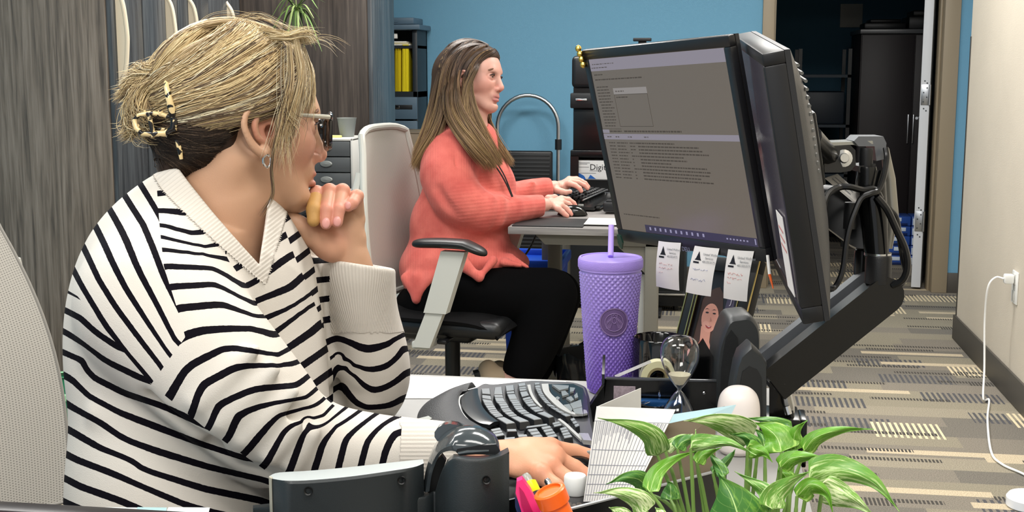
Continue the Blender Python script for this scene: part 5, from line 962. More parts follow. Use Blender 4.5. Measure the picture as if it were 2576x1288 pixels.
def cal():
    d = 1.40; t = thing('calendar', 'folded white calendar card with ruled columns standing in the black tray', 'calendar', (*P(1550, 1200, d)[:2], .76)); zlow = .758
    def dn(p): q = P(*p); return q
    A, B_, C_, D_ = dn((1501, 1022, 1.40)), dn((1700, 1030, 1.36)), dn((1585, 1262, 1.32)), dn((1468, 1262, 1.37))
    G = [[A*(1-s)*(1-t_)+B_*s*(1-t_)+C_*s*t_+D_*(1-s)*t_ for s in np.linspace(0, 1, 8)] for t_ in np.linspace(0, 1, 12)]; f = MB().sheet(G, .0006).build('front_panel', M('card_white', '#d9d7d3', .7), t, smooth=None)
    n = nrm(np.cross(B_-A, D_-A)); n = n if n@(O_-A) > 0 else -n
    g = lambda u, v: A*(1-u)*(1-v)+B_*u*(1-v)+C_*u*v+D_*(1-u)*v+n*.0005
    b = MB()
    for k in range(19): u = .03+.94*k/18; b.tube([g(u, .16), g(u, .99)], .00035, 4, caps=False)
    for v in (.46, .62, .72, .82, .93): b.tube([g(.02, v), g(.98, v)], .0004, 4, caps=False)
    b.tube([g(0, .155), g(1, .155)], .0003, 4, caps=False); b.build('ruled_lines', M('rule_grey', '#8b8c95', .6), f, kind='stuff')
    b = MB(); R = np.random.default_rng(8)
    for k in range(36): u = .02+.96*k/36+.006; vl = R.uniform(.24, .4); b.prism([g(u, .165), g(u+.011, .165), g(u+.011, vl), g(u, vl)], n*.0001)
    b.build('printed_columns', M('print_grey', '#9d9ca0', .6), f, kind='stuff')
    E_, F2 = dn((1612, 976, 1.46)), dn((1612, 1090, 1.47)); A2 = A+n*-.002; Dm = dn((1500, 1120, 1.42)); G = [[A2*(1-s)*(1-t_)+E_*s*(1-t_)+F2*s*t_+Dm*(1-s)*t_ for s in np.linspace(0, 1, 6)] for t_ in np.linspace(0, 1, 6)]; MB().sheet(G, .0006).build('back_panel', M('card_white', '#d9d7d3', .7), t, smooth=None)
cal()
b = MB(); A, B_, C_, D_ = P(1624, 1078, 1.37), P(1800, 1040, 1.40), P(1800, 1210, 1.38), P(1590, 1225, 1.34); n = nrm(np.cross(B_-A, D_-A)); n = -n if n@(O_-A) > 0 else n
kp = thing('notepad', 'kraft-backed notepad with pale blue edge standing in the black tray', 'notepad', (*((A+C_)/2)[:2], .76))
b.prism([A, B_, C_, D_], n*.0015); b.build('kraft_back', M('kraft_board', '#6e6250', .75), kp); b = MB(); b.prism([A+n*.0016, B_+n*.0016, C_+n*.0016, D_+n*.0016], n*.02); b.build('pages', M('page_pale_blue', '#b9cfd4', .6), kp)
b = MB(); b.prism([P(1640, 1050, 1.385), P(1852, 1018, 1.43), P(1838, 1045, 1.42), P(1655, 1090, 1.372)], n*.002); b.build('blue_cover', M('page_blue', '#a9c6cf', .35), kp)
b = MB(); b.prism([P(1637, 1042, 1.395), P(1646, 1040, 1.395), P(1649, 1062, 1.39), P(1640, 1064, 1.39)], n*.001); b.build('page_flag', M('flag_peach', '#e8b48c', .5), None, label='tiny peach sticky flag at the edge of the blue notepad', cat='page flag')
def pen(name, lab, cat, a, c_, segs):
    a, c_ = np.array(a), np.array(c_); t = thing(name, lab, cat, a); x = nrm(c_-a); L_ = np.linalg.norm(c_-a)
    ax = np.stack([nrm(np.cross(x, [0, 0, 1])), np.cross(nrm(np.cross(x, [0, 0, 1])), x), x])
    for nm, pr, mat in segs: b = MB(); b.lathe([(r, s*L_) for r, s in pr], a, 22, ax=ax); b.build(nm, mat, t, smooth=40)
    return t
mk = M('marker_orange', '#ff6a1f', .3); mkb = M('marker_black', '#141416', .35)
pen('orange_marker', 'fat orange marker leaning in the black tray', 'marker', P(1452, 1400, 1.25), P(1382, 1236, 1.235), [('barrel', [(0, 0), (.0135, 0), (.0135, .80), (.0125, .83)], mk), ('cap', [(.0125, .8), (.0162, .82), (.0165, 1.0), (.0145, 1.02), (.0125, 1.02), (.012, .99), (0, .99)], mk)])
pen('highlighter', 'black highlighter with yellow collar and clear tip', 'highlighter', P(1398, 1360, 1.27), P(1322, 1196, 1.30), [('barrel', [(0, 0), (.008, 0), (.008, .72), (.0075, .73)], mkb), ('collar', [(.0078, .72), (.0082, .73), (.0078, .88), (.0055, .9)], M('marker_yellow', '#f2e500', .35)), ('tip', [(.0052, .89), (.005, .97), (.0035, 1.02), (0, 1.03)], M('clear_tip', '#cfd0c8', .2, trans=.5))])
pen('ballpoint_pen', 'silver and black ballpoint pen tip behind the orange marker', 'pen', P(1420, 1300, 1.33), P(1374, 1204, 1.34), [('barrel', [(0, 0), (.0045, 0), (.0045, .75)], mkb), ('clicker', [(.0035, .74), (.0035, .95), (.002, 1), (0, 1)], mt_chrome)])
b = MB(); q = [(1300, 1212), (1314, 1206), (1335, 1235), (1360, 1288), (1378, 1340), (1345, 1360), (1312, 1288), (1297, 1240)]; b.prism([P(x, y, 1.262) for x, y in q], nrm(F_*[1, 1, 0])*.012); sc_ = thing('scissors', 'scissors with a hot pink handle beside the black highlighter', 'scissors', P(1340, 1340, 1.27)); b.build('pink_handle', M('hot_pink', '#f0337c', .3), sc_)
b = MB(); b.prism([P(x, y, 1.2605) for x, y in ((1306, 1225), (1318, 1240), (1345, 1300), (1335, 1330), (1312, 1270))], nrm(F_*[1, 1, 0])*.002); b.build('handle_inset', M('deep_pink', '#b31654', .35), sc_)
b = MB(); b.prism([P(x, y, 1.268) for x, y in ((1295, 1245), (1303, 1260), (1330, 1330), (1320, 1350), (1296, 1275))], nrm(F_*[1, 1, 0])*.008); b.build('navy_grip', M('navy', '#27335e', .4), sc_)
bq = P(1447, 1255, 1.40); t = thing('pill_bottle', 'little clear bottle with a white screw cap in front of the calendar', 'bottle', (bq[0], bq[1], .76)); zc0, zc1 = P(1447, 1240, 1.40)[2], P(1447, 1192, 1.40)[2]
b = MB(); b.lathe([(0, zc0), (.0125, zc0), (.013, zc0+.001), (.0128, zc1-.002), (.0115, zc1), (0, zc1)], (bq[0], bq[1], 0), 28); b.build('cap', M('cap_white', '#eef0ee', .4), t, smooth=40)
b = MB(); b.lathe([(0, .7565), (.0125, .7565), (.0128, .76), (.0128, zc0-.004), (.011, zc0), (.0105, zc0), (.012, zc0-.005), (.012, .759), (0, .759)], (bq[0], bq[1], 0), 28); b.build('clear_body', M('clear_plastic', '#f0f0f0', .05, trans=.9, ior=1.3), t, smooth=40)
R = np.random.default_rng(6); b = MB()
for k in range(26): b.box((bq[0]+R.uniform(-.007, .007), bq[1]+R.uniform(-.007, .007), .763+R.uniform(0, zc0-.775)), (.004, .004, .004), .001, rot=Matrix.Rotation(R.uniform(0, 3), 3, 'X'), seg=1)
b.build('pills', M('pill_tan', '#cbb6a2', .5), t, kind='stuff')
# mouse and pad for the foreground
b = MB(); c = [onz(1150, 1284, .7507), onz(1500, 1276, .7507), onz(1490, 1150, .7507), onz(1190, 1150, .7507)]; b.hexa(c, [q+np.array([0, 0, .0025]) for q in c]); b.build('mouse_pad', M('black_rubber', '#0f1011', .6), None, label='black mouse pad under the hand of the striped woman', cat='mouse pad')
mp = onz(1415, 1205, .7535); t = thing('computer_mouse', 'black computer mouse under the hand of the striped woman', 'mouse', mp); mouse(MB(), mp, .11, .062, .034, .25).build('shell', M('black_gloss', '#0c0c0d', .15), t); b = MB(); b.box(mp+[.03, .01, .032], (.02, .006, .008), .002); b.build('scroll_wheel', M('grey_knob', '#7e817e', .4), t)
# phone lying under the far elbow
b = MB(); c = [onz(885, 1082, .7515), onz(1003, 1098, .7515), onz(990, 1064, .7515), onz(900, 1058, .7515)]; b.hexa(c, [q+np.array([0, 0, .009]) for q in c]); b.build('mobile_phone', M('phone_black', '#1d1b1a', .15), None, label='dark mobile phone lying under the raised elbow of the striped woman', cat='phone')
# ================================================================ people
def half(s, p, n, R, k=.004, col=None):
    """subtract the half space beyond point p along n, within radius R of p"""
    p = np.array(p, float); n = nrm(n)
    def fn(x, y, z):
        d = (x-p[0])*n[0]+(y-p[1])*n[1]+(z-p[2])*n[2]; r = np.sqrt((x-p[0])**2+(y-p[1])**2+(z-p[2])**2); return np.maximum(-d, r-R)
    s._op(p-R, p+R, fn, k, 's', col)
class Head:
    def __init__(h, O, f, s, u, k=1.0): h.O = np.array(O); h.B = np.stack([nrm(f), nrm(s), nrm(u)]); h.k = k
    def p(h, a, b, c): return h.O+h.k*(np.array([a, b, c])@h.B)
    def v(h, a, b, c): return np.array([a, b, c])@h.B
    def loc(h, V): return (V-h.O)@h.B.T/h.k
def head_sdf(S, h, skin, lip, blush, open_=0, lo=0., cs=1.):
    p, k = h.p, h.k; e = lambda c, r, kk=.012, col=None, op='u', kw=.004: S.ell(p(*c), np.array(r)*k, h.B, kk, col, op, kw)
    c_ = lambda a, b, ra, rb, kk=.008, col=None, op='u', kw=.004: S.cone(p(*a), p(*b), ra*k, rb*k, kk, col, op, kw)
    e((.004, 0, .018), (.097, .075, .086), .01); e((.048, 0, .012), (.056, .060, .062), .02); e((.046, 0, -.045), (.053, .052, .066), .02)
    for s in (-1, 1):
        c_((.004, s*.054, -.055), (.070, s*.022, -.098), .017, .016, .02); e((.060, s*.036, -.030), (.034, .026, .028), .018, blush, kw=.006)
        e((.040, s*.052, -.02), (.03, .016, .036), .015)
    e((.083, 0, -.101), (.019, .021, .016), .012); c_((.03, 0, -.095), (.075, 0, -.100), .022, .018, .02)
    c_((.091, -.026, .012), (.091, .026, .012), .010, .010, .016)          # brow
    for s in (-1, 1): e((.098, s*.031, -.008), (.020, .017, .0115), .010, None, 's'); e((.0850, s*.031, -.0085), (.0140, .0145, .0138), .004); c_((.101, s*.0225, -.0090), (.0985, s*.0400, -.0085), .0040, .0034, .0015, '#8c5a4a', 's', .0015)
    c_((.096, 0, .004), (.1125, 0, -.036), .0075, .0095, .008); e((.1125, 0, -.0415), (.0105, .0105, .0095), .006, blush, kw=.003)
    for s in (-1, 1): e((.1025, s*.0115, -.046), (.0098, .0072, .0072), .005, blush, kw=.003); e((.1065, s*.0068, -.0520), (.0040, .0033, .0030), .002, '#5a2a22', 's', .0012)
    e((.092, 0, -.066), (.012, .025, .016), .012)
    e((.0990-lo, 0, -.0680), (.0082, .0215, .0052), .003, lip, kw=.0012); e((.0985-lo, 0, -.0795-open_), (.0085, .0195, .0065), .003, lip, kw=.0012)
    c_((.1045-lo, -.019, -.0735-open_*.4), (.1045-lo, .019, -.0735-open_*.4), .0013+open_*.4, .0013+open_*.4, .002, '#6b2a2a', 's', .0012)
    e((.0965, 0, -.0905), (.006*cs, .014, .005*cs), .006, None, 's')
def ear_sdf(S, h, sgn, sc=1.):
    k = h.k; b = lambda a, c, o=0: h.p(a*1.42*sc+.018, sgn*(.0745+.011*max(.010-a, 0)/.03*sc+o), (c+.018)*1.12*sc-.019)
    S.ell(b(-.005, -.016, -.006), np.array([.021, .0118, .029])*k*[1, 1, sc], h.B, .006)
    hx = [(.011, -.010), (.0115, .003), (.002, .0110), (-.011, .0085), (-.0205, -.002), (-.0225, -.016), (-.0180, -.030), (-.0110, -.041), (-.0035, -.047)]
    S.ell(b(-.0045, -.014, .0105), np.array([.0140, .0070, .0200])*k, h.B, .003, '#b4715c', 's', .002)
    S.chain([b(a, c, .0065) for a, c in hx], np.array([.0030, .0036, .0040, .0042, .0042, .0040, .0044, .0054, .0064])*k, .0015, None, n=26)
    S.chain([b(.001, .0035, .0035), b(-.008, -.002, .0050), b(-.0125, -.014, .0060), b(-.009, -.028, .0055), b(-.001, -.034, .004)], np.array([.0026, .0036, .0040, .0038, .0034])*k, .0025, None, n=14)
    S.ell(b(.0020, -.0200, .0050), np.array([.0058, .0085, .0080])*k, h.B, .002, '#7c3a2c', 's', .002); S.cone(b(.0105, -.017, .001), b(.0095, -.026, .003), .0040*k, .0044*k, .002)
    S.ell(b(-.0025, -.043, .0055), np.array([.0085, .0042, .0090])*k, h.B, .003)
def eyes(h, person, iris, sides=(-1, 1), lash='#2a1c18', th=1.):
    for s in sides:
        c = h.p(.0850, s*.031, -.0085); ax = np.stack([h.B[1], h.B[2], h.B[0]]); m = MB(); m.m = 0; R = .0125*h.k
        pr = [(R*math.sin(a), R*math.cos(a)) for a in np.linspace(0, math.pi, 18)]; mm = MB(); mm.lathe([(r, z) for r, z in pr], c, 20, ax=ax); mm.v = q2w(np.array(mm.v)).tolist(); eb = mm.build('eye', M('eye_white', '#e9e2dc', .2), person, smooth=180)
        for nm, r0, off, col in (('iris', .0058, .0116, iris), ('pupil', .0026, .0121, '#0a0808')):
            mm = MB(); mm.lathe([(0, off*h.k+.0006), (r0*.7*h.k, off*h.k+.0004), (r0*h.k, off*h.k-.0008)], c+h.B[0]*.0003, 18, ax=ax); mm.v = q2w(np.array(mm.v)).tolist(); mm.build(nm, M('eye_'+nm+iris, col, .15), eb, smooth=180)
        mm = MB(); pts = [h.p(.0865+.0142*math.cos(a)*1.0, s*(.031+.0155*math.sin(a)), -.0045+.0052*math.cos(a*1.25)-.0012) for a in np.linspace(-1.15, 1.15, 14)]
        mm.tube(pts, [(.0006+.0009*math.sin(math.pi*i/13))*th for i in range(14)], 6); mm.v = q2w(np.array(mm.v)).tolist(); mm.build('eyelash', M('lash', lash, .6), person)
        mm = MB(); pts = [h.p(.0985-.0035*abs(a-.2)**1.5*3, s*(.030+.021*a), .0125+.004*math.cos((a-.1)*2.2)) for a in np.linspace(-.85, 1.05, 12)]; mm.tube(pts, [(.0010+.0016*math.sin(math.pi*(i+.6)/12.5))*(.6+.4*th) for i in range(12)], 6); mm.v = q2w(np.array(mm.v)).tolist(); mm.build('eyebrow', M('brow_'+lash, '#6d4c38', .8), person)
def strands(paths, rad, cols):
    """paths N,K,3 -> 3 sided tapered tubes"""
    Pn = np.asarray(paths); N, K, _ = Pn.shape; t = np.gradient(Pn, axis=1); t /= np.linalg.norm(t, axis=2)[..., None]+1e-9; ref = np.array([.31, .2, .93]); a = np.cross(t, ref); a /= np.linalg.norm(a, axis=2)[..., None]+1e-9; b = np.cross(t, a)
    r = np.asarray(rad)[:, None]*(np.minimum(1, 1.25*np.sin(math.pi*np.clip(np.linspace(.06, 1.0, K), 0, 1))+.12))[None, :]
    V = np.stack([Pn+r[..., None]*(a*math.cos(x)+b*math.sin(x)) for x in (0, 2.09, 4.19)], 2).reshape(-1, 3); base = (np.arange(N)[:, None]*K+np.arange(K-1)[None, :])*3; qs = []
    for j in range(3): j2 = (j+1) % 3; qs.append(np.stack([base+j, base+j2, base+3+j2, base+3+j], -1).reshape(-1, 4))
    C_ = np.repeat(np.asarray(cols)[:, None, :], K, 1) if np.asarray(cols).ndim == 2 else np.asarray(cols); return V, np.vstack(qs), np.repeat(C_[:, :, None, :], 3, 2).reshape(-1, 3)
def split_build(V, Qd, mask, name_a, mat_a, name_b, mat_b, parent, attrs, **k):
    """faces whose four vertices have mask>0 become part b"""
    fb = (mask[Qd] > 0).sum(1) >= 3; out = []
    for sel, nm, mt in ((~fb, name_a, mat_a), (fb, name_b, mat_b)):
        q = Qd[sel]
        if not len(q): out.append(None); continue
        used, inv = np.unique(q, return_inverse=True); out.append(qmesh(nm, V[used], inv.reshape(q.shape), mt, parent, attrs={a: v[used] for a, v in attrs.items()}))
    return out
def rbf(samples):
    """samples: list of (polyline, value) -> smooth function of pixel position"""
    X = []; Y = []
    for pl, v in samples:
        pl = np.array(pl, float); L = np.concatenate([[0], np.cumsum(np.linalg.norm(np.diff(pl, axis=0), axis=1))]); m = max(int(L[-1]/28)+1, 3)
        for t in np.linspace(0, L[-1], m): X.append([np.interp(t, L, pl[:, 0]), np.interp(t, L, pl[:, 1])]); Y.append(v)
    X = np.array(X)/300.; Y = np.array(Y, float); n = len(X); d = np.linalg.norm(X[:, None]-X[None], axis=2); Kp = lambda r: r
    A = np.zeros((n+3, n+3)); A[:n, :n] = Kp(d)-np.eye(n)*.002; A[:n, n:] = np.column_stack([np.ones(n), X]); A[n:, :n] = A[:n, n:].T; w = np.linalg.lstsq(A, np.concatenate([Y, [0, 0, 0]]), rcond=None)[0]
    def f(P_):
        P_ = np.asarray(P_)/300.; out = np.empty(len(P_))
        for i in range(0, len(P_), 4000): q = P_[i:i+4000]; dd = np.linalg.norm(q[:, None]-X[None], axis=2); out[i:i+4000] = Kp(dd)@w[:n]+w[n]+q@w[n+1:]
        return out
    return f
def topx(V): return np.column_stack([1288+F*V[:, 0]/V[:, 2], 644-F*V[:, 1]/V[:, 2]])
def sdline(P_, pts):
    """signed pixel distance to a polyline, positive on its left when walking down the list (screen axes)"""
    pts = np.array(pts, float); best = np.full(len(P_), 1e9); sg = np.ones(len(P_))
    for i in range(len(pts)-1):
        a, b = pts[i], pts[i+1]; d = b-a; L = np.linalg.norm(d); t = ((P_-a)@d)/L**2; lo = 0 if i > 0 else -1e3; hi = 1 if i < len(pts)-2 else 1e3; t = np.clip(t, lo, hi); q = P_-(a+t[:, None]*d); dist = np.linalg.norm(q, axis=1); cr = d[0]*q[:, 1]-d[1]*q[:, 0]; u = dist < best; best[u] = dist[u]; sg[u] = np.sign(cr[u])
    return best*sg
SK1, LIP1, BL1 = '#c0977a', '#b06a62', '#c68c78'
skin_m = attr_mat('skin', rough=.46, sss=.05, bump=.12, bscale=700, spec=.4)
hair_m = attr_mat('hair_fibre', rough=.42, spec=.32)
# ---------------------------------------------------------------- woman in the striped sweater
w1 = thing('person', 'woman with a blonde clipped-up bun, black glasses and striped sweater, chin on her hand', 'person', P(560, 1250, 1.65))
ph_ = math.radians(26); hf_ = np.array([math.cos(ph_), -.015, math.sin(ph_)]); hs = np.array([math.sin(ph_), .0, -math.cos(ph_)]); hf_ = nrm(hf_); hu = nrm(np.cross(hf_, hs)); hu = hu if hu[1] > 0 else -hu
H1 = Head(Q(598, 302, 1.66), hf_, hs, hu)
c0 = H1.O
S = SDF(c0+[-.19, -.31, -.20], c0+[.15, .15, .15], .0018); head_sdf(S, H1, SK1, LIP1, BL1, open_=.0012); ear_sdf(S, H1, 1); ear_sdf(S, H1, -1)
S.cone(H1.p(-.028, 0, -.05), Q(575, 505, 1.655), .052, .0565, .025); S.cone(Q(575, 505, 1.655), Q(555, 600, 1.65), .0565, .058, .02); S.cone(H1.p(.03, 0, -.088), Q(612, 590, 1.65), .018, .024, .03)
S.ell(H1.p(-.02, .045, -.06), (.02, .03, .018), None, .02)
B = SDF(Q(250, 1290, 1.44), Q(1010, 440, 1.95), .005)
def bod(*a): B.chain(*a)
bod([Q(552, 700, 1.66), Q(550, 740, 1.66), Q(548, 780, 1.66), Q(540, 900, 1.67), Q(530, 1100, 1.66), Q(530, 1270, 1.66)], [.05, .065, .08, .10, .105, .11], .03)
B.chain([Q(540, 680, 1.64), Q(430, 760, 1.55), Q(560, 940, 1.50), Q(725, 1105, 1.53), Q(930, 1142, 1.53), Q(1100, 1148, 1.535)], [.05, .055, .042, .036, .030, .027], .02); B.chain([Q(580, 680, 1.67), Q(740, 745, 1.80), Q(815, 880, 1.83), Q(905, 1010, 1.865)], [.05, .040, .034, .026], .015); B.chain([Q(905, 1010, 1.865), Q(925, 900, 1.815), Q(912, 800, 1.78), Q(893, 690, 1.745)], [.026, .030, .030, .026], .01)
V2, q2 = B.mesh(); C2 = B.colors(V2, SK1)
# left hand under the chin
Lh = SDF(Q(670, 800, 1.60), Q(990, 440, 1.80), .0013); K = '#d3927a'
Lh.chain([Q(912, 800, 1.78), Q(905, 740, 1.765), Q(893, 690, 1.745), Q(880, 645, 1.73)], [.031, .028, .0245, .023], .008, n=12, flat=None)
Lh.ell(Q(846, 585, 1.722), (.030, .037, .015), None, .010); Lh.ell(Q(878, 590, 1.722), (.014, .034, .014), None, .010); Lh.ell(Q(822, 610, 1.712), (.020, .022, .015), None, .012, K, kw=.006)
fing = {'i': [(803, 545, 1.733, .0105), (797, 486, 1.702, .0096), (789, 528, 1.674, .0088), (789, 554, 1.669, .0080)], 'm': [(834, 535, 1.735, .0105), (829, 481, 1.702, .0098), (822, 528, 1.674, .0088), (820, 563, 1.670, .0078)], 'r': [(866, 535, 1.735, .0105), (862, 481, 1.704, .0094), (852, 528, 1.677, .0086), (848, 559, 1.673, .0076)], 'p': [(899, 545, 1.730, .0105), (898, 494, 1.706, .0085), (886, 512, 1.688, .0080), (876, 519, 1.684, .0074)]}
for kx, c in fing.items():
    a = np.array([[*Q(x, y, d), r] for x, y, d, r in c]); Lh.cone(a[0][:3], a[1][:3], a[0][3], a[1][3], .004); Lh.cone(a[1][:3], a[2][:3], a[1][3], a[2][3], .0025); Lh.cone(a[2][:3], a[3][:3], a[2][3], a[3][3], .002, '#d98e7c', kw=.004); Lh.ell(a[1][:3]+[0, .001, -.001], (.0100, .0096, .0100) if kx != 'p' else (.0088, .0085, .0088), None, .003, '#d08873', kw=.003)
Lh.chain([Q(835, 625, 1.71), Q(785, 590, 1.70), Q(742, 560, 1.692), Q(708, 543, 1.69)], [.018, .0135, .0105, .0085], .008, n=10)
Lh.chain([Q(902, 560, 1.728), Q(900, 600, 1.73), Q(898, 650, 1.735)], [.008, .010, .014], .008)
V3, q3 = Lh.mesh(); C3 = Lh.colors(V3, SK1)
# right hand on the mouse
Rh = SDF(Q(1090, 1300, 1.46)+[-.01, -.02, -.06], Q(1560, 1040, 1.60)+[.02, 0, .08], .0016)
Rh.chain([Q(1090, 1150, 1.535), Q(1200, 1150, 1.535), Q(1262, 1150, 1.535)], [.029, .026, .0245], .008, flat=((0, 1, -.3), .82))
Rh.ell(Q(1330, 1152, 1.535), (.043, .017, .040), np.stack([[.99, .0, 0.1], nrm([0, 1, -.45]), nrm([-.1, .45, 1])]), .012)
for c, kc in (([(1385, 1130, 1.565, .0125), (1445, 1138, 1.585, .0105), (1492, 1150, 1.59, .0095), (1530, 1166, 1.59, .0082)], '#d88f74'), ([(1392, 1152, 1.54, .0125), (1445, 1178, 1.54, .0105), (1486, 1205, 1.535, .0095), (1510, 1226, 1.53, .008)], '#d88f74'), ([(1384, 1176, 1.51, .012), (1428, 1206, 1.50, .010), (1462, 1234, 1.49, .009), (1484, 1254, 1.485, .008)], '#d88f74'), ([(1362, 1196, 1.485, .011), (1398, 1222, 1.47, .009), (1424, 1244, 1.46, .008), (1440, 1260, 1.455, .0072)], '#d88f74')):
    a = np.array([[*Q(x, y, d), r] for x, y, d, r in c]); b0 = Q(1320, 1155, 1.535); Rh.cone(b0+(a[0][:3]-b0)*.2, a[0][:3], .013, a[0][3], .012)
    for i in range(3): Rh.cone(a[i][:3], a[i+1][:3], a[i][3], a[i+1][3], .003, kc if i == 2 else None, kw=.004)
    Rh.ell(a[0][:3]+[0, .002, 0], (.0115, .0115, .0115), None, .006, '#d08a6c', kw=.004)
Rh.chain([Q(1285, 1145, 1.55), Q(1335, 1152, 1.575), Q(1385, 1160, 1.59), Q(1420, 1170, 1.59)], [.015, .012, .010, .0085], .008, n=8)
V4, q4 = Rh.mesh(); C4 = Rh.colors(V4, '#d49a7a')
eyes(H1, w1, '#5b6b62')
def qmb(m): m.v = q2w(np.array(m.v)).tolist(); return m
# bandage and nails
Bs = SDF(Q(740, 600, 1.63), Q(840, 470, 1.72), .0012); a = np.array([[*Q(x, y, d), r] for x, y, d, r in fing['i']]); m_ = a[1]*.62+a[2]*.38
Bs.cone(m_[:3], a[2][:3], .0106, .0098, .003); Bs.cone(a[2][:3], a[3][:3], .0098, .0088, .003); Vx, qx = Bs.mesh(); qmesh('finger_bandage', Vx, qx, M('tan_bandage', '#b98d50', .6, bump=.2, bscale=1200), w1)
for (x, y, d), r in (((820, 561, 1.664), (.0058, .0075, .0028)), ((848, 557, 1.667), (.0056, .0072, .0028)), ((875, 517, 1.678), (.0045, .0055, .0026))):
    m = MB(); m.lathe([(math.sin(t), math.cos(t)) for t in np.linspace(0, math.pi, 9)], (0, 0, 0), 14); v = np.array(m.v)*r+Q(x, y, d); m.v = v.tolist(); qmb(m).build('fingernail', M('nail_pink', '#e0a098', .25), w1, smooth=180)
# earring
ec = H1.p(.0165, .0905, -.0600); m = MB(); m.tube([ec+np.array([.0052*math.cos(t)*.85, .0078*math.sin(t), .002*math.cos(t)]) for t in np.linspace(.9, 2*math.pi+.6, 26)], .0016, 8); qmb(m).build('hoop_earring', mt_chrome, w1)
# glasses
gp1 = lambda a, b, c: H1.p(a, b, c); gl = MB()
def rim(sg):
    return [gp1(.118-.012*(abs(x)/.07)**2, x, z) for x, z in [(sg*(.0375+.0275*math.copysign(abs(math.cos(t))**.55, math.cos(t))), -.012+.0225*math.copysign(abs(math.sin(t))**.6, math.sin(t))) for t in np.linspace(0, 2*math.pi, 40, endpoint=False)]]
for sg in (-1, 1): gl.tube(rim(sg), .0030, 8, closed=True, flat=1.25)
gl.tube([gp1(.118, -.011, -.004), gp1(.121, 0, .0), gp1(.118, .011, -.004)], .0026, 8)
for sg in (-1, 1): gl.tube([gp1(.106, sg*.064, .002), gp1(.1035, sg*.0725, .003)], [.0042, .0038], 8)
gb = qmb(gl).build('glasses_frame', M('glasses_black', '#0d0d0f', .15, coat=.4), w1)
for sg in (-1, 1):
    m = MB(); r = rim(sg); c = sum(r)/len(r); m.put([c]+r, [[0, i+1, (i+1) % len(r)+1] for i in range(len(r))]); qmb(m).build('lens', M('lens_glass', '#f4f6f8', .02, trans=1, ior=1.02), gb)
    m = MB(); m.tube([gp1(.1035, sg*.0725, .003), gp1(.06, sg*.0775, .003), gp1(.01, sg*.0785, .000), gp1(-.012, sg*.078, -.008)], [.0034, .0026, .002, .0018], 8, flat=1.4); qmb(m).build('temple_arm', M('temple_grey', '#b8b5a6', .25, .2), gb)
# sweater -------------------------------------------------------
W = SDF([Q(60, 1330, 1.55)[0], Q(500, 1330, 1.55)[1], 1.34], [Q(1200, 900, 1.54)[0], Q(600, 430, 1.7)[1], 1.99], .0027)
W.ell(Q(520, 850, 1.665), (.215, .24, .148), np.stack([[.47, 0, .88], [0, 1, 0], [.88, 0, -.47]]), .03) if False else None
Bt = np.stack([nrm([.47, 0, .88]), [0, 1, 0], nrm([.88, 0, -.47])])
W.ell(Q(505, 800, 1.66), (.185, .20, .135), Bt, .03); W.ell(Q(520, 1020, 1.65), (.190, .24, .140), Bt, .04); W.ell(Q(520, 1290, 1.64), (.195, .20, .150), Bt, .05); W.ell(Q(370, 850, 1.60), (.085, .14, .07), Bt, .05)
W.chain([Q(528, 585, 1.655), Q(525, 635, 1.645), Q(520, 700, 1.63)], [.083, .092, .112], .035)
W.chain([Q(520, 600, 1.62), Q(440, 680, 1.56), Q(388, 765, 1.50)], [.075, .083, .086], .04); W.chain([Q(600, 660, 1.66), Q(700, 690, 1.77), Q(748, 735, 1.80)], [.075, .062, .058], .03)
W.chain([Q(388, 765, 1.50), Q(560, 945, 1.47), Q(715, 1098, 1.50)], [.086, .070, .056], .025, n=10); W.chain([Q(715, 1098, 1.50), Q(820, 1132, 1.515), Q(930, 1142, 1.525), Q(1060, 1143, 1.535), Q(1165, 1148, 1.54)], [.056, .048, .043, .036, .032], .018, n=12)
W.chain([Q(748, 735, 1.80), Q(815, 880, 1.83), Q(900, 1010, 1.86)], [.058, .054, .050], .02, n=8); W.chain([Q(905, 1010, 1.86), Q(932, 960, 1.84), Q(934, 890, 1.81), Q(915, 780, 1.775), Q(908, 700, 1.755), Q(906, 640, 1.74)], [.046, .050, .0475, .041, .040, .040], .018, n=14)
# soft folds
Rn = np.random.default_rng(21)
for x, y, x2, y2, d, r in ((500, 1010, 640, 880, 1.40, .012), (560, 1060, 690, 930, 1.41, .012), (615, 1105, 740, 985, 1.42, .011), (680, 1150, 775, 1040, 1.43, .010), (735, 1175, 800, 1075, 1.445, .009), (240, 900, 600, 1080, 1.50, .012), (250, 1040, 640, 1200, 1.49, .014), (860, 960, 925, 1010, 1.80, .010), (845, 900, 905, 950, 1.785, .009), (600, 1030, 660, 1200, 1.52, .012)):
    W.cone(Q(x, y, d), Q(x2, y2, d), r*.5, r*.5, .022)
for x, y, x2, y2, d, r in ((395, 985, 540, 1110, 1.43, .006), (540, 1110, 690, 1200, 1.45, .006), (850, 800, 850, 1050, 1.80, .008), (640, 1015, 800, 1050, 1.44, .005)): W.cone(Q(x, y, d), Q(x2, y2, d), r, r, .022, None, 's')
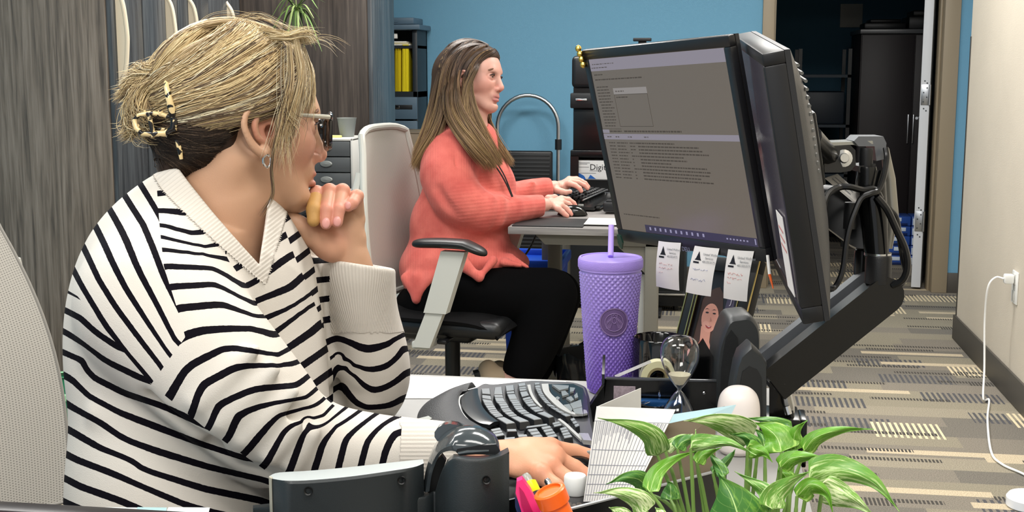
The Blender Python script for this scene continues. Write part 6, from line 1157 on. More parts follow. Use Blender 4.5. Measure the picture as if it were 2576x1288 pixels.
# neck opening, cuff openings
def hit(G_, px, py, d0=1.3, d1=1.9):
    dd = np.linspace(d0, d1, 400); f_ = G_.samp(np.array([Q(px, py, d) for d in dd])); k = np.argmax(f_ < 0); return Q(px, py, dd[k] if f_[k] < 0 else (d0+d1)/2)
nA, nV, nF = Q(452, 484, 1.615), hit(W, 645, 720), Q(664, 588, 1.700); nM = hit(W, 548, 616); nn = nrm(np.cross(nV-nA, nM-nA)); nn = nn if nn[1] > 0 else -nn; nC = (nA+nV+nM)/3+[.012, .01, .03]; 
X_, Y_, Z_ = W.ax[0][:, None, None], W.ax[1][None, :, None], W.ax[2][None, None, :]
pd_ = ((X_-nC[0])*nn[0]+(Y_-nC[1])*nn[1]+(Z_-nC[2])*nn[2]).astype(np.float32); rr_ = np.sqrt((X_-nC[0])**2+(Y_-nC[1])**2+(Z_-nC[2])**2).astype(np.float32)
n2_ = nrm(np.cross(nV, nF)); n2_ = n2_ if n2_[0] > 0 else -n2_; p2_ = (X_*n2_[0]+Y_*n2_[1]+Z_*n2_[2]).astype(np.float32); op_ = np.minimum(pd_, -p2_)
# skin of head, neck and chest as one surface: the chest follows the sweater from inside
ky = int((Q(560, 500, 1.65)[1]-S.lo[1])/S.h); gx, gy, gz = np.meshgrid(S.ax[0], S.ax[1][:ky], S.ax[2], indexing='ij'); Pg_ = np.stack([gx, gy, gz], -1); ins = W.samp(Pg_)+.0095; pp_ = np.maximum((Pg_-nC)@nn+.004, Pg_@n2_+.002); kk = .018; hh = np.clip(.5+.5*(ins-pp_)/kk, 0, 1); cap = pp_*(1-hh)+ins*hh+kk*hh*(1-hh); cap = np.maximum(cap, np.linalg.norm(Pg_-nC, axis=-1)-.18)
a_ = S.f[:, :ky]; kk = .024; fade = np.clip((S.ax[1][:ky]-Q(560, 500, 1.65)[1])/-.045, 0, 1)[None, :, None]; cap = cap+(1-fade)*.07; hh = np.clip(.5+.5*(a_-cap)/kk, 0, 1); S.f[:, :ky] = a_*(1-hh)+cap*hh-kk*hh*(1-hh)
V1, q1 = S.mesh(); C1 = S.colors(V1, SK1)
nearneck = rr_ < .185
W0 = W.f.copy(); W.f = np.where(nearneck, np.maximum(W.f, op_), W.f); W.f = np.where((rr_ < .175) & (pd_ > -.030), np.maximum(W.f, -(W0+.0062)), W.f).astype(np.float32)
half(W, Q(905, 664, 1.745), nrm([.16, 1, .0]), .075, .003); W.chain([Q(903, 620, 1.74), Q(909, 720, 1.758)], [.0365, .0345], .003, None, 's')
half(W, Q(1165, 1148, 1.54), [1, 0, 0], .06, .004)
Vb, qb, Cb = join_pieces([(V1, q1, C1), (V2, q2, C2), (V3, q3, C3), (V4, q4, C4)]); qmesh('body', Vb, qb, skin_m, w1, cols=Cb)
Vw, qw = W.mesh(); pw = topx(Vw)
T3 = lambda L: [(100+x/1.5375, 450+y/1.5375) for x, y in L]; T2_ = lambda L: [(820+x/3.577, 760+y/3.577) for x, y in L]
fA_ = rbf([(T3(l), i) for i, l in enumerate(([(400, 175), (440, 270), (480, 380), (525, 470)], [(335, 240), (380, 350), (450, 480), (520, 620)], [(275, 310), (330, 420), (420, 560), (495, 670)], [(228, 390), (290, 490), (380, 610), (465, 720)], [(190, 460), (250, 560), (330, 670), (430, 785)]))])
fC_ = rbf([(T3(l), i) for i, l in enumerate(([(160, 540), (210, 590), (300, 650)], [(155, 630), (250, 700), (390, 770)], [(165, 700), (190, 760), (330, 830), (480, 880), (650, 960)], [(130, 780), (190, 840), (300, 900), (480, 970), (640, 1030), (790, 1080)], [(120, 880), (240, 945), (330, 1010), (460, 1055), (640, 1110), (870, 1165)], [(120, 975), (230, 1040), (350, 1085), (400, 1125), (480, 1150), (640, 1200), (860, 1245)], [(140, 1085), (260, 1130), (400, 1190), (550, 1255)], [(155, 1190), (310, 1245), (440, 1300)]))])
fB_ = rbf([(l, i) for i, l in enumerate(([(405, 567), (480, 587)], [(402, 595), (515, 622)], [(402, 627), (510, 637)], [(415, 670), (540, 675), (610, 720)], [(428, 722), (545, 715), (640, 765)], [(450, 775), (560, 765), (645, 795)], [(455, 850), (500, 832), (640, 825), (690, 842)], [(420, 1010), (470, 925), (570, 873), (700, 895)], [(480, 1050), (505, 970), (600, 920), (715, 915)], [(525, 1075), (550, 1020), (640, 980), (745, 970)], [(575, 1100), (600, 1040), (660, 1020), (770, 1000)], [(625, 1130), (700, 1045), (790, 1020)], [(670, 1165), (720, 1075), (815, 1045)], [(725, 1195), (775, 1062)], [(785, 1200), (815, 1110), (845, 1072)], [(845, 1200), (870, 1105), (895, 1080)], [(900, 1200), (925, 1110), (945, 1085)], [(955, 1200), (970, 1130), (992, 1090)]))])
fD_ = rbf([(T3(l), i) for i, l in enumerate(([(830, 400), (960, 300), (1010, 280)], [(840, 470), (970, 420), (1040, 355)], [(870, 540), (970, 500), (1060, 440)], [(895, 605), (1010, 515), (1075, 470)], [(920, 680), (1050, 595), (1090, 560)], [(970, 755), (1085, 675), (1120, 650)], [(1010, 830), (1120, 750), (1150, 730)], [(1070, 885), (1140, 845), (1170, 820)]))])
fE_ = rbf([([(855, 690), (985, 690)], -3.2), ([(850, 780), (1000, 780)], -1.35)]+[(T2_(l), i) for i, l in enumerate(([(0, 370), (110, 315), (240, 385), (375, 425), (500, 400), (615, 360), (660, 320)], [(0, 570), (95, 470), (200, 560), (375, 610), (500, 595), (610, 545), (690, 410)], [(60, 710), (100, 500), (240, 640), (380, 790), (460, 800), (600, 740), (710, 640)], [(80, 760), (100, 700), (200, 820), (310, 950), (450, 945), (600, 920), (680, 870)], [(60, 1010), (150, 1040), (240, 1070), (420, 1090), (600, 1105)]))])
px_ = pw
seamA = sdline(px_, [(395, 480), (402, 575), (412, 670), (450, 790), (466, 848)]); seamA2 = sdline(px_, [(466, 848), (380, 967)]); lowA = sdline(px_, [(120, 700), (195, 745), (300, 872), (380, 967)]); under = sdline(px_, [(380, 967), (520, 1080), (680, 1192), (760, 1260)])
plk = sdline(px_, [(600, 690), (640, 745), (664, 820), (700, 885), (735, 960), (790, 1020), (850, 1068)]); foldR = sdline(px_, [(725, 600), (745, 655), (775, 720), (806, 800), (830, 900), (848, 1000), (848, 1070)])
zv = Vw[:, 2]
mn = lambda *a: np.minimum.reduce(a); mx_ = lambda *a: np.maximum.reduce(a)
dA = mn(seamA, -lowA, mx_(seamA2, 845-px_[:, 1]), 985-px_[:, 1]); dC = mn(mx_(under, lowA), 870-px_[:, 0], mx_(466-px_[:, 0], under, px_[:, 1]-1192)); dD = mn(-plk, foldR, 1075-px_[:, 1], (zv-1.5)*1500)
dE = mx_(mn(px_[:, 0]-838, 1078-px_[:, 1], (zv-1.66)*1500), mn(-foldR, (zv-1.70)*1500, 1078-px_[:, 1])); fs = [fA_, fB_, fC_, fD_, fE_]; zs = np.zeros(len(Vw))
def lazy(f, d, lim=12):
    o = np.zeros(len(Vw)); m = d > -lim; o[m] = f(px_[m]); return o
att = {'pB': fB_(px_), 'pA': lazy(fA_, dA), 'pC': lazy(fC_, dC), 'pD': lazy(fD_, dD), 'pE': lazy(fE_, dE), 'dA': dA, 'dC': dC, 'dD': dD, 'dE': dE}
# collar and cuffs are plain ribbed parts
rv = np.linalg.norm(Vw-nC, axis=1); tv = np.clip((Vw[:, 1]-nV[1])/(nA[1]-nV[1]), 0, 1); wid = .010+.019*tv
def opv(V): a, b = (V-nC)@nn, -(V@n2_); return np.minimum(a, b), (a < b)
o_, isa = opv(Vw); near = (np.abs(o_+wid) < W.h*.75) & (rv < .18); mv = np.where(near, o_+wid, 0)[:, None]; Vw = Vw-np.where(isa[:, None], mv*nn, -mv*n2_)
o_, isa = opv(Vw); collar = (o_ > -wid-1e-4) & (rv < .182) & ((Vw-nC)@nn > -.05)
cuffL = (px_[:, 1] < 838) & (px_[:, 0] > 830) & (zv > 1.66) & (foldR < 0) & (px_[:, 0] > 820+.0*px_[:, 1]); cuffR = px_[:, 0] > 1005; cuffR &= zv < 1.7
plain = (collar | cuffL | cuffR)
ribt = np.where(collar, (px_[:, 0]*.62+px_[:, 1]*.79)*.11, np.where(cuffL, np.arctan2(zv-1.76, (px_[:, 0]-912)/1780)*13, px_[:, 1]*.1))
def knit(name, base, dark, stripes=True):
    m = M(name, base, .9, sheen=.0, spec=.12); t = NT(m); tc = t.n('TexCoord')
    n = t.noise(tc.outputs['Object'], 900, 2); n2 = t.noise(tc.outputs['Object'], 9, 3); h = n
    if stripes:
        a = t.n('Attribute'); a.attribute_name = 'pB'; cur = a.outputs['Fac']
        for nm in 'CADE':
            p_ = t.n('Attribute'); p_.attribute_name = 'p'+nm; d_ = t.n('Attribute'); d_.attribute_name = 'd'+nm; mk2 = t.m('GREATER_THAN', d_.outputs['Fac'], 0.); cur = t.m('ADD', t.m('MULTIPLY', cur, t.m('SUBTRACT', 1., mk2)), t.m('MULTIPLY', p_.outputs['Fac'], mk2))
        fr = t.m('ABSOLUTE', t.m('SUBTRACT', t.m('FRACT', t.m('ADD', cur, .5)), .5)); nz = t.m('MULTIPLY', t.m('SUBTRACT', t.noise(tc.outputs['Object'], 240, 2), .5), .035)
        f = t.m('LESS_THAN', t.m('ADD', fr, nz), .155); col = t.mix(f, base, dark)
    else:
        a = t.n('Attribute'); a.attribute_name = 'rib'; fr = t.m('ABSOLUTE', t.m('SUBTRACT', t.m('FRACT', a.outputs['Fac']), .5)); h = t.m('ADD', t.m('MULTIPLY', fr, 1.6), t.m('MULTIPLY', n, .4)); col = t.mix(t.m('MULTIPLY', t.m('LESS_THAN', fr, .14), .22), base, '#a39a90')
    t.l(t.mix(t.m('MULTIPLY', n2, .16), col, '#b8aca0' if not stripes else col), t.b.inputs['Base Color']); t.bump(h, .5 if not stripes else .3, .0012); return m
Gs = W.grad(Vw); m_st, m_rb = knit('striped_knit', '#d5cfc6', '#0d0a12'), knit('ribbed_knit', '#d5cfc6', '#14101a', False)
def build_regions():
    fb = plain[qw].sum(1) >= 3; q = qw[plain[qw].sum(1) < 4]; used, inv = np.unique(q, return_inverse=True); qmesh('sweater', Vw[used], inv.reshape(q.shape), m_st, w1, attrs={k_: v_[used] for k_, v_ in att.items()})
    for nm, mk_ in (('collar', collar), ('cuff', cuffL), ('cuff', cuffR)):
        q = qw[fb & (mk_[qw].sum(1) >= 3)]
        if not len(q): continue
        used, inv = np.unique(q, return_inverse=True); qmesh(nm, Vw[used]+Gs[used]*.0008, inv.reshape(q.shape), m_rb, w1, attrs={'rib': ribt[used]})
build_regions()
# trousers: hips on the seat, thighs under the desk
TR = SDF(Q(200, 0, 1.2)*[1, 0, 0]+[-.15, -1.22, 1.05], [.45, -.33, 2.15], .011)
def w2q(p): return (np.array(p, float)-O_)@CAMM.T
hipc = q2w(Q(520, 1330, 1.64)); fx = np.array([.995, -.10, 0]); fy = np.array([.10, .995, 0]); kn = []
TR.ell(w2q([hipc[0], hipc[1], .60]), (.17, .11, .17), None, .04)
for s_ in (-1, 1):
    a, b_, c_, d_ = [hipc[0]+fy[0]*.09*s_, hipc[1]+fy[1]*.09*s_, .575], hipc+fx*.43+fy*.10*s_, hipc+fx*.47+fy*.11*s_, hipc+fx*.43+fy*.11*s_
    b_[2] = .575; c_[2] = .52; d_[2] = .12; TR.chain([w2q(a), w2q(b_), w2q(c_), w2q(d_)], [.088, .068, .062, .048], .03); kn.append(d_)
v_, q_ = TR.mesh(); qmesh('trousers', v_, q_, M('navy_trousers', '#1b2130', .9), w1)
for d_ in kn:
    sh_ = SDF(w2q(d_)-.30, w2q(d_)+.30, .006); a = np.array(d_); sh_.chain([w2q(a+[0, 0, -.04]), w2q(a+[.02, 0, -.085]), w2q(a+[.14, -.01, -.09])], [.036, .034, .028], .02); v_, q_ = sh_.mesh(); qmesh('shoe', v_, q_, mt_black, w1)
# hair -----------------------------------------------------------
HC = dict(l='#d9c396', m='#ad946d', d='#6a5747', k='#33271f', w='#eadfc0')
HB = SDF(c0+[-.17, -.12, -.13], c0+[.13, .17, .13], .0028)
hp = H1.p
HB.ell(hp(-.006, 0, .026), (.108, .0865, .096), H1.B, .01, HC['m']); HB.ell(hp(.050, 0, .068), (.040, .046, .030), H1.B, .03, HC['l']); HB.ell(hp(-.05, 0, -.015), (.056, .068, .052), H1.B, .03, HC['d'])
HB.cone(hp(-.06, 0, -.02), hp(-.108, 0, .004), .045, .024, .03, HC['m']); HB.cone(hp(-.055, .01, -.045), hp(-.085, .0, -.065), .034, .020, .02, HC['k'], kw=.01)
HB.ell(hp(.072, 0, -.075), (.108, .14, .0935), H1.B, .008, None, 's'); HB.ell(hp(.115, .0, .015), (.030, .09, .05), H1.B, .01, None, 's')
HB.ell(hp(-.002, .09, -.028), (.024, .03, .036), H1.B, .01, None, 's')
Vh, qh = HB.mesh(); Ch = HB.colors(Vh, HC['m']); lh = H1.loc(Vh); Ch = np.where((lh[:, 2] < -.018)[:, None] & (lh[:, 0] < .02)[:, None], np.array(lin('#33261f')[:3]), Ch*.9)
Er = np.array([.112, .0905, .100]); Ec = np.array([-.006, 0, .026])
def surf(d, off=0):
    d = d/(np.linalg.norm(d, axis=-1)[..., None]+1e-9); r = 1/np.sqrt(((d/Er)**2).sum(-1)); return Ec+d*(r+off)[..., None]
def slerp(a, b, t):
    a = a/np.linalg.norm(a); b = b/np.linalg.norm(b); w_ = math.acos(np.clip(a@b, -1, 1)); t = t[:, None]; return (np.sin((1-t)*w_)*a+np.sin(t*w_)*b)/math.sin(w_+1e-9)
R = np.random.default_rng(77); pal = [np.array(lin(HC[c])[:3]) for c in 'lmdkw']; paths = []; rad = []; colr = []
line = spline(np.array([(.038, .078, -.006), (.062, .070, .018), (.082, .055, .045), (.098, .030, .066), (.104, .0, .072), (.098, -.04, .068), (.08, -.07, .05)]), 100); clip = np.array([-.108, .0, .006])-Ec; TT = np.linspace(0, 1, 20)
def hug2(P_, off, wt=1.):
    P_ = onhair(P_, off, 2, S, wt); g = HB.samp(P_); return P_+HB.grad(P_)*(np.maximum(off*.6-g, 0)*wt)[:, None]
def key3(q, tab): return np.array([np.interp(q, [0, .5, 1], [r[k] for r in tab]) for k in range(3)])
def onhair(P_, off, it=3, G_=None, wt=1.):
    P_ = P_.copy(); G_ = G_ or HB
    for _ in range(it): P_ = P_-G_.grad(P_)*((G_.samp(P_)-off)*wt)[:, None]
    return P_
for c in range(430):
    q = R.uniform(0, 1)**.9; top = c >= 330; sd = 1 if R.random() < .8 else -1
    if top: pts = [np.array([R.uniform(.04, .092), R.uniform(-.045, .02), .078+.02*R.random()]), np.array([.01, R.uniform(-.05, .03), .118]), np.array([-.07, R.uniform(-.04, .03), .085]), np.array([-.108, 0, .012])]
    else: pts = [key3(q, [(.086, .018, .082), (.065, .004, .098), (.0, .0, .115)]), key3(q, [(.068, .071, .036), (.040, .062, .078), (-.035, .050, .098)]), key3(q, [(.030, .090, .010), (-.020, .085, .030), (-.075, .055, .068)]), key3(q, [(-.045, .072, -.012), (-.075, .055, .008), (-.098, .030, .045)]), key3(q, [(-.104, .004, -.022), (-.108, .004, .0), (-.108, .002, .030)])]
    pts = np.array(pts)-Ec; pts[:, 1] *= sd; co = R.normal(size=pts.shape)*.0035; cw = R.choice(5, p=[.32, .25, .19, .05, .19]); off0 = R.uniform(-.001, .0055)
    if q < .2 and not top: cw = R.choice([1, 2, 0], p=[.45, .25, .3])
    for k in range(24):
        d = spline(pts+co+R.normal(size=pts.shape)*.0028, 20); p_ = surf(d, off0+.0018*np.sin(math.pi*TT*R.uniform(.8, 2.2)+R.uniform(0, 6))+R.normal()*.0009)
        w_h = np.clip((p_[:, 0]-.045)/.03, 0, 1); p_ = hug2(p_@H1.B+H1.O, .002+.004*R.random(), w_h); paths.append(p_); rad.append(R.uniform(.0004, .00085)); colr.append(pal[cw]*R.uniform(.85, 1.1))
for c in range(90):
    a0_ = np.array([R.uniform(.050, .090), R.uniform(-.02, .045), .095])-Ec; v_ = R.uniform(0, 1); b0_ = np.array([.060+.026*v_, .068-.026*v_, R.uniform(-.005, .03)*(1-v_)+.060*v_])-Ec; cw = R.choice(5, p=[.36, .22, .08, .0, .34])
    for k in range(16):
        d = slerp(a0_+R.normal(size=3)*.003, b0_+R.normal(size=3)*.004, TT); d = d+np.sin(math.pi*TT)[:, None]*np.array([.0, .012, .0]); p_ = surf(d, .001+.004*(1-TT)+.003*np.sin(TT*R.uniform(2, 6)+R.uniform(0, 6)))
        p_ = hug2(p_@H1.B+H1.O, .0015+.004*R.random()); paths.append(p_); rad.append(R.uniform(.0003, .0006)); colr.append(pal[cw]*R.uniform(.75, 1.15))
# nape: dark hair combed up into the clip
nl = spline(np.array([(.012, .076, -.002), (-.022, .078, -.022), (-.040, .070, -.050), (-.052, .052, -.078), (-.066, .024, -.088), (-.07, -.01, -.09)]), 60)
for c in range(90):
    st = nl[R.integers(0, 60)]-Ec; end = clip+np.array([0.004, R.uniform(-.01, .02), R.uniform(-.040, -.004)]); dk = pal[3]*R.uniform(.5, 1.1) if R.random() < .75 else pal[2]*R.uniform(.5, .9)
    for k in range(16):
        a = st+R.normal(size=3)*.003; b_ = end+R.normal(size=3)*.004; d = slerp(a, b_, TT); r0 = np.linalg.norm(a); r1 = np.linalg.norm(b_); rs = 1/np.sqrt(((d/np.linalg.norm(d, axis=1)[:, None]/(Er*[.92, .89, 1.0]))**2).sum(1)); f_ = np.sin(math.pi*TT)**.5; rr = (r0*(1-TT)+r1*TT)*(1-f_)+np.maximum(rs*.97, 0)*f_; p_ = Ec+d/np.linalg.norm(d, axis=1)[:, None]*(rr+.001)[:, None]
        p_ = onhair(p_@H1.B+H1.O, .0006+R.uniform(-.0004, .0012)); paths.append(p_); rad.append(R.uniform(.0003, .0006)); colr.append(dk*R.uniform(.8, 1.2))
def img_strands(lst, n, jit, rr, cw_p, jd=.006, seed=1, K=20, fan_=1.6):
    R = np.random.default_rng(seed)
    for pl, m in lst:
        A = np.array([Q(*p) for p in pl]); sp = spline(A, K)
        for k in range(m*n):
            sc_ = R.normal(size=3)*jit; fan = R.normal(size=3)*jit*fan_; t = np.linspace(0, 1, K)[:, None]; wv = np.sin(t*R.uniform(2, 7)+R.uniform(0, 6))*R.normal(size=3)*jit*.35; paths.append(sp+sc_*(.5+.5*t)+fan*t**2+wv*t); rad.append(R.uniform(*rr)); colr.append(pal[R.choice(5, p=cw_p)]*R.uniform(.75, 1.15))
# bun tail fanning out behind the clip
tails = []
HB.prx = 0
for (x, y), m in (((302, 235), 3), ((318, 205), 3), ((330, 300), 4), ((312, 330), 3), ((350, 180), 2), ((385, 165), 2), ((322, 255), 4), ((345, 320), 4), ((335, 180), 2), ((365, 170), 1)):
    tails.append(([(446, 275, 1.615), (415, (y+240)/2-18, 1.60), ((x+400)/2-8, (y+225)/2-22, 1.597), (x+18, y-4, 1.60), (x, y+8, 1.602)], m))
img_strands(tails, 110, .0042, (.0003, .0006), [.42, .25, .12, .03, .18], seed=5, fan_=.8)
loop_ = [([(444, 250, 1.60), (425, 215, 1.60), (400, 205, 1.60), (365, 225, 1.595), (345, 265, 1.595), (352, 300, 1.60), (385, 312, 1.60), (430, 300, 1.605)], 6)]; img_strands(loop_, 90, .0075, (.0003, .0006), [.45, .25, .1, .02, .18], seed=9)
# loose wisps: temple curtain, tuft above the forehead, flyaways
wsp = [([(750, 110, 1.62), (760, 180, 1.60), (752, 260, 1.59), (726, 330, 1.585), (704, 390, 1.59)], 3), ([(743, 100, 1.61), (756, 190, 1.585), (736, 280, 1.575), (714, 350, 1.575), (719, 430, 1.58)], 3), ([(728, 110, 1.60), (732, 200, 1.575), (714, 280, 1.568), (704, 340, 1.57), (690, 400, 1.575)], 3), ([(763, 120, 1.64), (782, 190, 1.63), (776, 250, 1.625), (762, 300, 1.62)], 3), ([(708, 120, 1.595), (709, 210, 1.57), (719, 290, 1.568), (749, 330, 1.58), (729, 400, 1.575)], 1)]
img_strands(wsp, 13, .0042, (.0002, .0004), [.3, .3, .15, .03, .22], seed=12)
img_strands([([(698, 290, 1.575), (692, 350, 1.57), (682, 420, 1.575), (684, 490, 1.58), (655, 545, 1.585)], 1)], 14, .0012, (.0003, .0005), [.1, .3, .4, .2, 0], seed=13)
img_strands([([(650, 75, 1.62), (700, 85, 1.62), (742, 98, 1.63), (775, 88, 1.64)], 3), ([(680, 95, 1.60), (725, 95, 1.61), (765, 85, 1.62), (778, 98, 1.63)], 3)], 40, .0035, (.00028, .00055), [.4, .2, .1, .0, .3], seed=14)
img_strands([([(740, 95, 1.63), (775, 105, 1.64), (800, 95, 1.64), (835, 105, 1.65), (858, 125, 1.65)], 1), ([(560, 60, 1.64), (640, 38, 1.64), (705, 62, 1.64), (760, 100, 1.63)], 1), ([(480, 80, 1.63), (540, 42, 1.63), (620, 45, 1.63), (700, 80, 1.62)], 1), ([(600, 50, 1.65), (660, 48, 1.65), (720, 70, 1.65), (790, 80, 1.65)], 1)], 9, .0035, (.00018, .0003), [.4, .2, .1, .0, .3], seed=15, K=16)
if 0: img_strands([([(500, 420, 1.61), (540, 460, 1.60), (570, 500, 1.595), (560, 520, 1.59)], 1), ([(510, 400, 1.60), (555, 430, 1.595), (600, 470, 1.59)], 1)], 6, .004, (.0002, .0004), [.1, .3, .4, .2, 0], seed=16, K=14)
P20 = []
for p_ in paths:
    if len(p_) != 20: p_ = spline(p_, 20)
    P20.append(p_)
Vs_, qs_, Cs_ = strands(np.array(P20), rad, np.array(colr))
Vh, qh, Ch = join_pieces([(Vh, qh, Ch), (Vs_, qs_, Cs_)]); qmesh('hair', Vh, qh, hair_m, w1, cols=Ch, kind='stuff')
# claw clip
def tort():
    m = M('tortoiseshell', '#e6c98c', .2, coat=.5); t = NT(m); tc = t.n('TexCoord'); v = t.noise(tc.outputs['Object'], 95, 1, .4); t.l(t.ramp(v, [(.50, '#ead09a'), (.53, '#120d0b')]), t.b.inputs['Base Color']); return m
cl_ = MB(); dz = 1.578
def qt(pts, r, n=8, flat=1.0, closed=False): cl_.tube([Q(*p) for p in pts], r, n, flat=flat, closed=closed)
qt([(417, 196, dz-.006), (419, 215, dz-.014), (423, 240, dz-.018), (429, 265, dz-.018), (436, 290, dz-.010)], [.0022, .0038, .0042, .0048, .006], 8)
qt([(436, 330, dz), (446, 350, dz), (452, 375, dz), (456, 400, dz+.004)], [.004, .0038, .0034, .0024], 8)
qt([(436, 290, dz-.008), (440, 305, dz-.008), (436, 325, dz-.008), (415, 336, dz-.008), (385, 336, dz-.01), (358, 336, dz-.01), (342, 322, dz-.01), (338, 302, dz-.01), (350, 288, dz-.01)], [.006, .0062, .0055, .0040, .0036, .0036, .0034, .0032, .0026], 8)
qt([(350, 290, dz-.01), (378, 284, dz-.01), (408, 288, dz-.01), (432, 296, dz-.009)], .0030, 8); qt([(375, 284, dz-.01), (378, 305, dz-.011), (384, 332, dz-.011)], .0030, 8); qt([(404, 287, dz-.01), (404, 278, dz-.01)], .0036, 8); qt([(384, 335, dz-.01), (388, 344, dz-.01)], .0036, 8); qt([(404, 290, dz), (425, 300, dz), (430, 315, dz), (412, 326, dz), (392, 325, dz)], .0026, 8)
for k, (x, y) in enumerate(((345, 315), (352, 332), (365, 286), (420, 336))): qt([(x, y, dz-.01), (x-3+k, y+8 if y > 300 else y-7, dz-.006)], [.003, .0016], 6)
qmb(cl_).build('claw_clip', tort(), w1, smooth=60)
# ---------------------------------------------------------------- woman in coral
w2_ = thing('person', 'woman with long brown hair in a coral sweater typing at the rear desk', 'person', P(1110, 850, 4.3))
SK2 = '#c7988a'; ph2 = math.radians(-23); f2 = nrm([math.cos(ph2), -.04, math.sin(ph2)]); s2 = nrm([math.sin(ph2), 0, -math.cos(ph2)]); u2 = np.cross(f2, s2); u2 = u2 if u2[1] > 0 else -u2
H2 = Head(Q(1181, 191, 4.3), f2, s2, u2, 1.06); c2_ = H2.O
S = SDF(c2_+[-.15, -.24, -.14], c2_+[.16, .14, .14], .0022); head_sdf(S, H2, SK2, '#b2666a', '#c98c7e', lo=.0022, cs=.6); ear_sdf(S, H2, 1, .72); ear_sdf(S, H2, -1, .72)
S.cone(H2.p(-.022, 0, -.055), Q(1178, 320, 4.3), .050, .056, .03); S.cone(Q(1178, 300, 4.3), Q(1175, 360, 4.3), .054, .07, .03); S.cone(H2.p(.025, 0, -.085), Q(1200, 335, 4.29), .020, .030, .03)
A1, a1q = S.mesh(); Ca = S.colors(A1, SK2)
B = SDF(Q(960, 1130, 3.85), Q(1480, 290, 4.75), .009)
B.chain([Q(1175, 350, 4.3), Q(1170, 420, 4.3), Q(1160, 560, 4.3), Q(1140, 680, 4.3)], [.07, .11, .11, .085], .05); B.chain([Q(1165, 390, 4.25), Q(1135, 430, 4.17), Q(1190, 540, 4.15), Q(1300, 525, 4.28), Q(1372, 515, 4.36)], [.05, .055, .045, .036, .024], .02); B.chain([Q(1185, 390, 4.4), Q(1200, 430, 4.46), Q(1260, 510, 4.5), Q(1330, 485, 4.56), Q(1395, 470, 4.6)], [.05, .05, .042, .034, .024], .02)
for z, kx in ((4.18, 0), (4.42, 14)): B.chain([Q(1125, 768, z), Q(1390+kx, 740, z-.03), Q(1300+kx*2, 930, z-.06), Q(1290+kx*2, 960, z-.06)], [.06, .05, .04, .035], .03); B.chain([Q(1290+kx*2, 955, z-.06), Q(1262+kx*2, 1040, z-.06), Q(1300+kx*2, 1085, z-.08)], [.034, .03, .025], .02)
A2, a2q = B.mesh(); Cb2 = B.colors(A2, SK2)
def small_hand(wr, pc, fings, thumb, h=.0022, pr=(.034, .012, .036), tilt=.5):
    allp = np.array([wr, pc]+[c for f in fings for c in f]+thumb); lo = np.array([Q(*p[:3]) for p in allp]).min(0)-.04; hi = np.array([Q(*p[:3]) for p in allp]).max(0)+.04; s = SDF(lo, hi, h)
    s.cone(Q(*wr[:3])-[.05, 0, .01], Q(*wr[:3]), .025, .0235, .01, flat=((0, 1, 0), .8)); s.cone(Q(*wr[:3]), Q(*pc[:3]), .023, .022, .012, flat=((0, 1, 0), .7)); s.ell(Q(*pc[:3]), pr, np.stack([[1, 0, 0], nrm([0, 1, -tilt]), nrm([0, tilt, 1])]), .012)
    for f in fings:
        a = [Q(*c) for c in f]; r = [.0115, .0098, .0088, .0076]; s.cone(Q(*pc[:3])*.5+a[0]*.5, a[0], .013, .0125, .01)
        for i in range(3): s.cone(a[i], a[i+1], r[i], r[i+1], .003, '#d68f80' if i == 2 else None, kw=.005)
    a = [Q(*c) for c in thumb]
    for i in range(len(a)-1): s.cone(a[i], a[i+1], [.015, .0115, .0095, .0085][i], [.0115, .0095, .0085, .008][i], .005)
    v, q = s.mesh(); return v, q, s.colors(v, SK2)
hr = small_hand((1372, 515, 4.37), (1393, 512, 4.40), [[(1412, 500, 4.43), (1430, 502, 4.44), (1443, 511, 4.445), (1450, 522, 4.445)], [(1414, 508, 4.41), (1430, 513, 4.42), (1440, 523, 4.42), (1446, 532, 4.42)], [(1411, 517, 4.385), (1424, 524, 4.39), (1433, 533, 4.39), (1438, 539, 4.39)], [(1404, 525, 4.36), (1415, 533, 4.36), (1421, 539, 4.36), (1427, 543, 4.36)]], [(1380, 500, 4.43), (1395, 497, 4.47), (1412, 505, 4.49), (1424, 512, 4.49)])
hl = small_hand((1393, 471, 4.60), (1415, 466, 4.64), [[(1433, 462, 4.60), (1447, 466, 4.59), (1458, 474, 4.585), (1462, 481, 4.585)], [(1437, 457, 4.625), (1455, 459, 4.62), (1470, 466, 4.62), (1478, 474, 4.62)], [(1436, 453, 4.65), (1456, 453, 4.66), (1472, 461, 4.66), (1480, 470, 4.66)], [(1432, 451, 4.68), (1450, 450, 4.69), (1464, 456, 4.69), (1472, 464, 4.69)]], [(1400, 478, 4.58), (1413, 482, 4.56), (1424, 484, 4.555), (1434, 482, 4.55)])
Vb, qb, Cb = join_pieces([(A1, a1q, Ca), (A2, a2q, Cb2), hr, hl]); qmesh('body', Vb, qb, skin_m, w2_, cols=Cb); eyes(H2, w2_, '#3a2c22', th=1.7)
# coral sweater
W = SDF(Q(940, 800, 3.95), Q(1440, 280, 4.75), .0055)
Bt2 = np.stack([nrm([.98, 0, -.17]), [0, 1, 0], nrm([.17, 0, .98])])
W.ell(Q(1165, 430, 4.31), (.135, .15, .19), Bt2, .04); W.ell(Q(1156, 575, 4.31), (.172, .18, .185), Bt2, .05); W.ell(Q(1160, 665, 4.31), (.205, .10, .20), Bt2, .05); W.ell(Q(1098, 690, 4.31), (.112, .115, .195), Bt2, .05); W.ell(Q(1265, 660, 4.31), (.09, .05, .14), Bt2, .04); W.ell(Q(1235, 470, 4.31), (.085, .09, .14), Bt2, .06)
W.chain([Q(1170, 360, 4.29), Q(1130, 400, 4.20), Q(1122, 440, 4.15)], [.085, .085, .080], .04); W.chain([Q(1195, 360, 4.32), Q(1205, 400, 4.42), Q(1210, 440, 4.47)], [.08, .08, .075], .04)
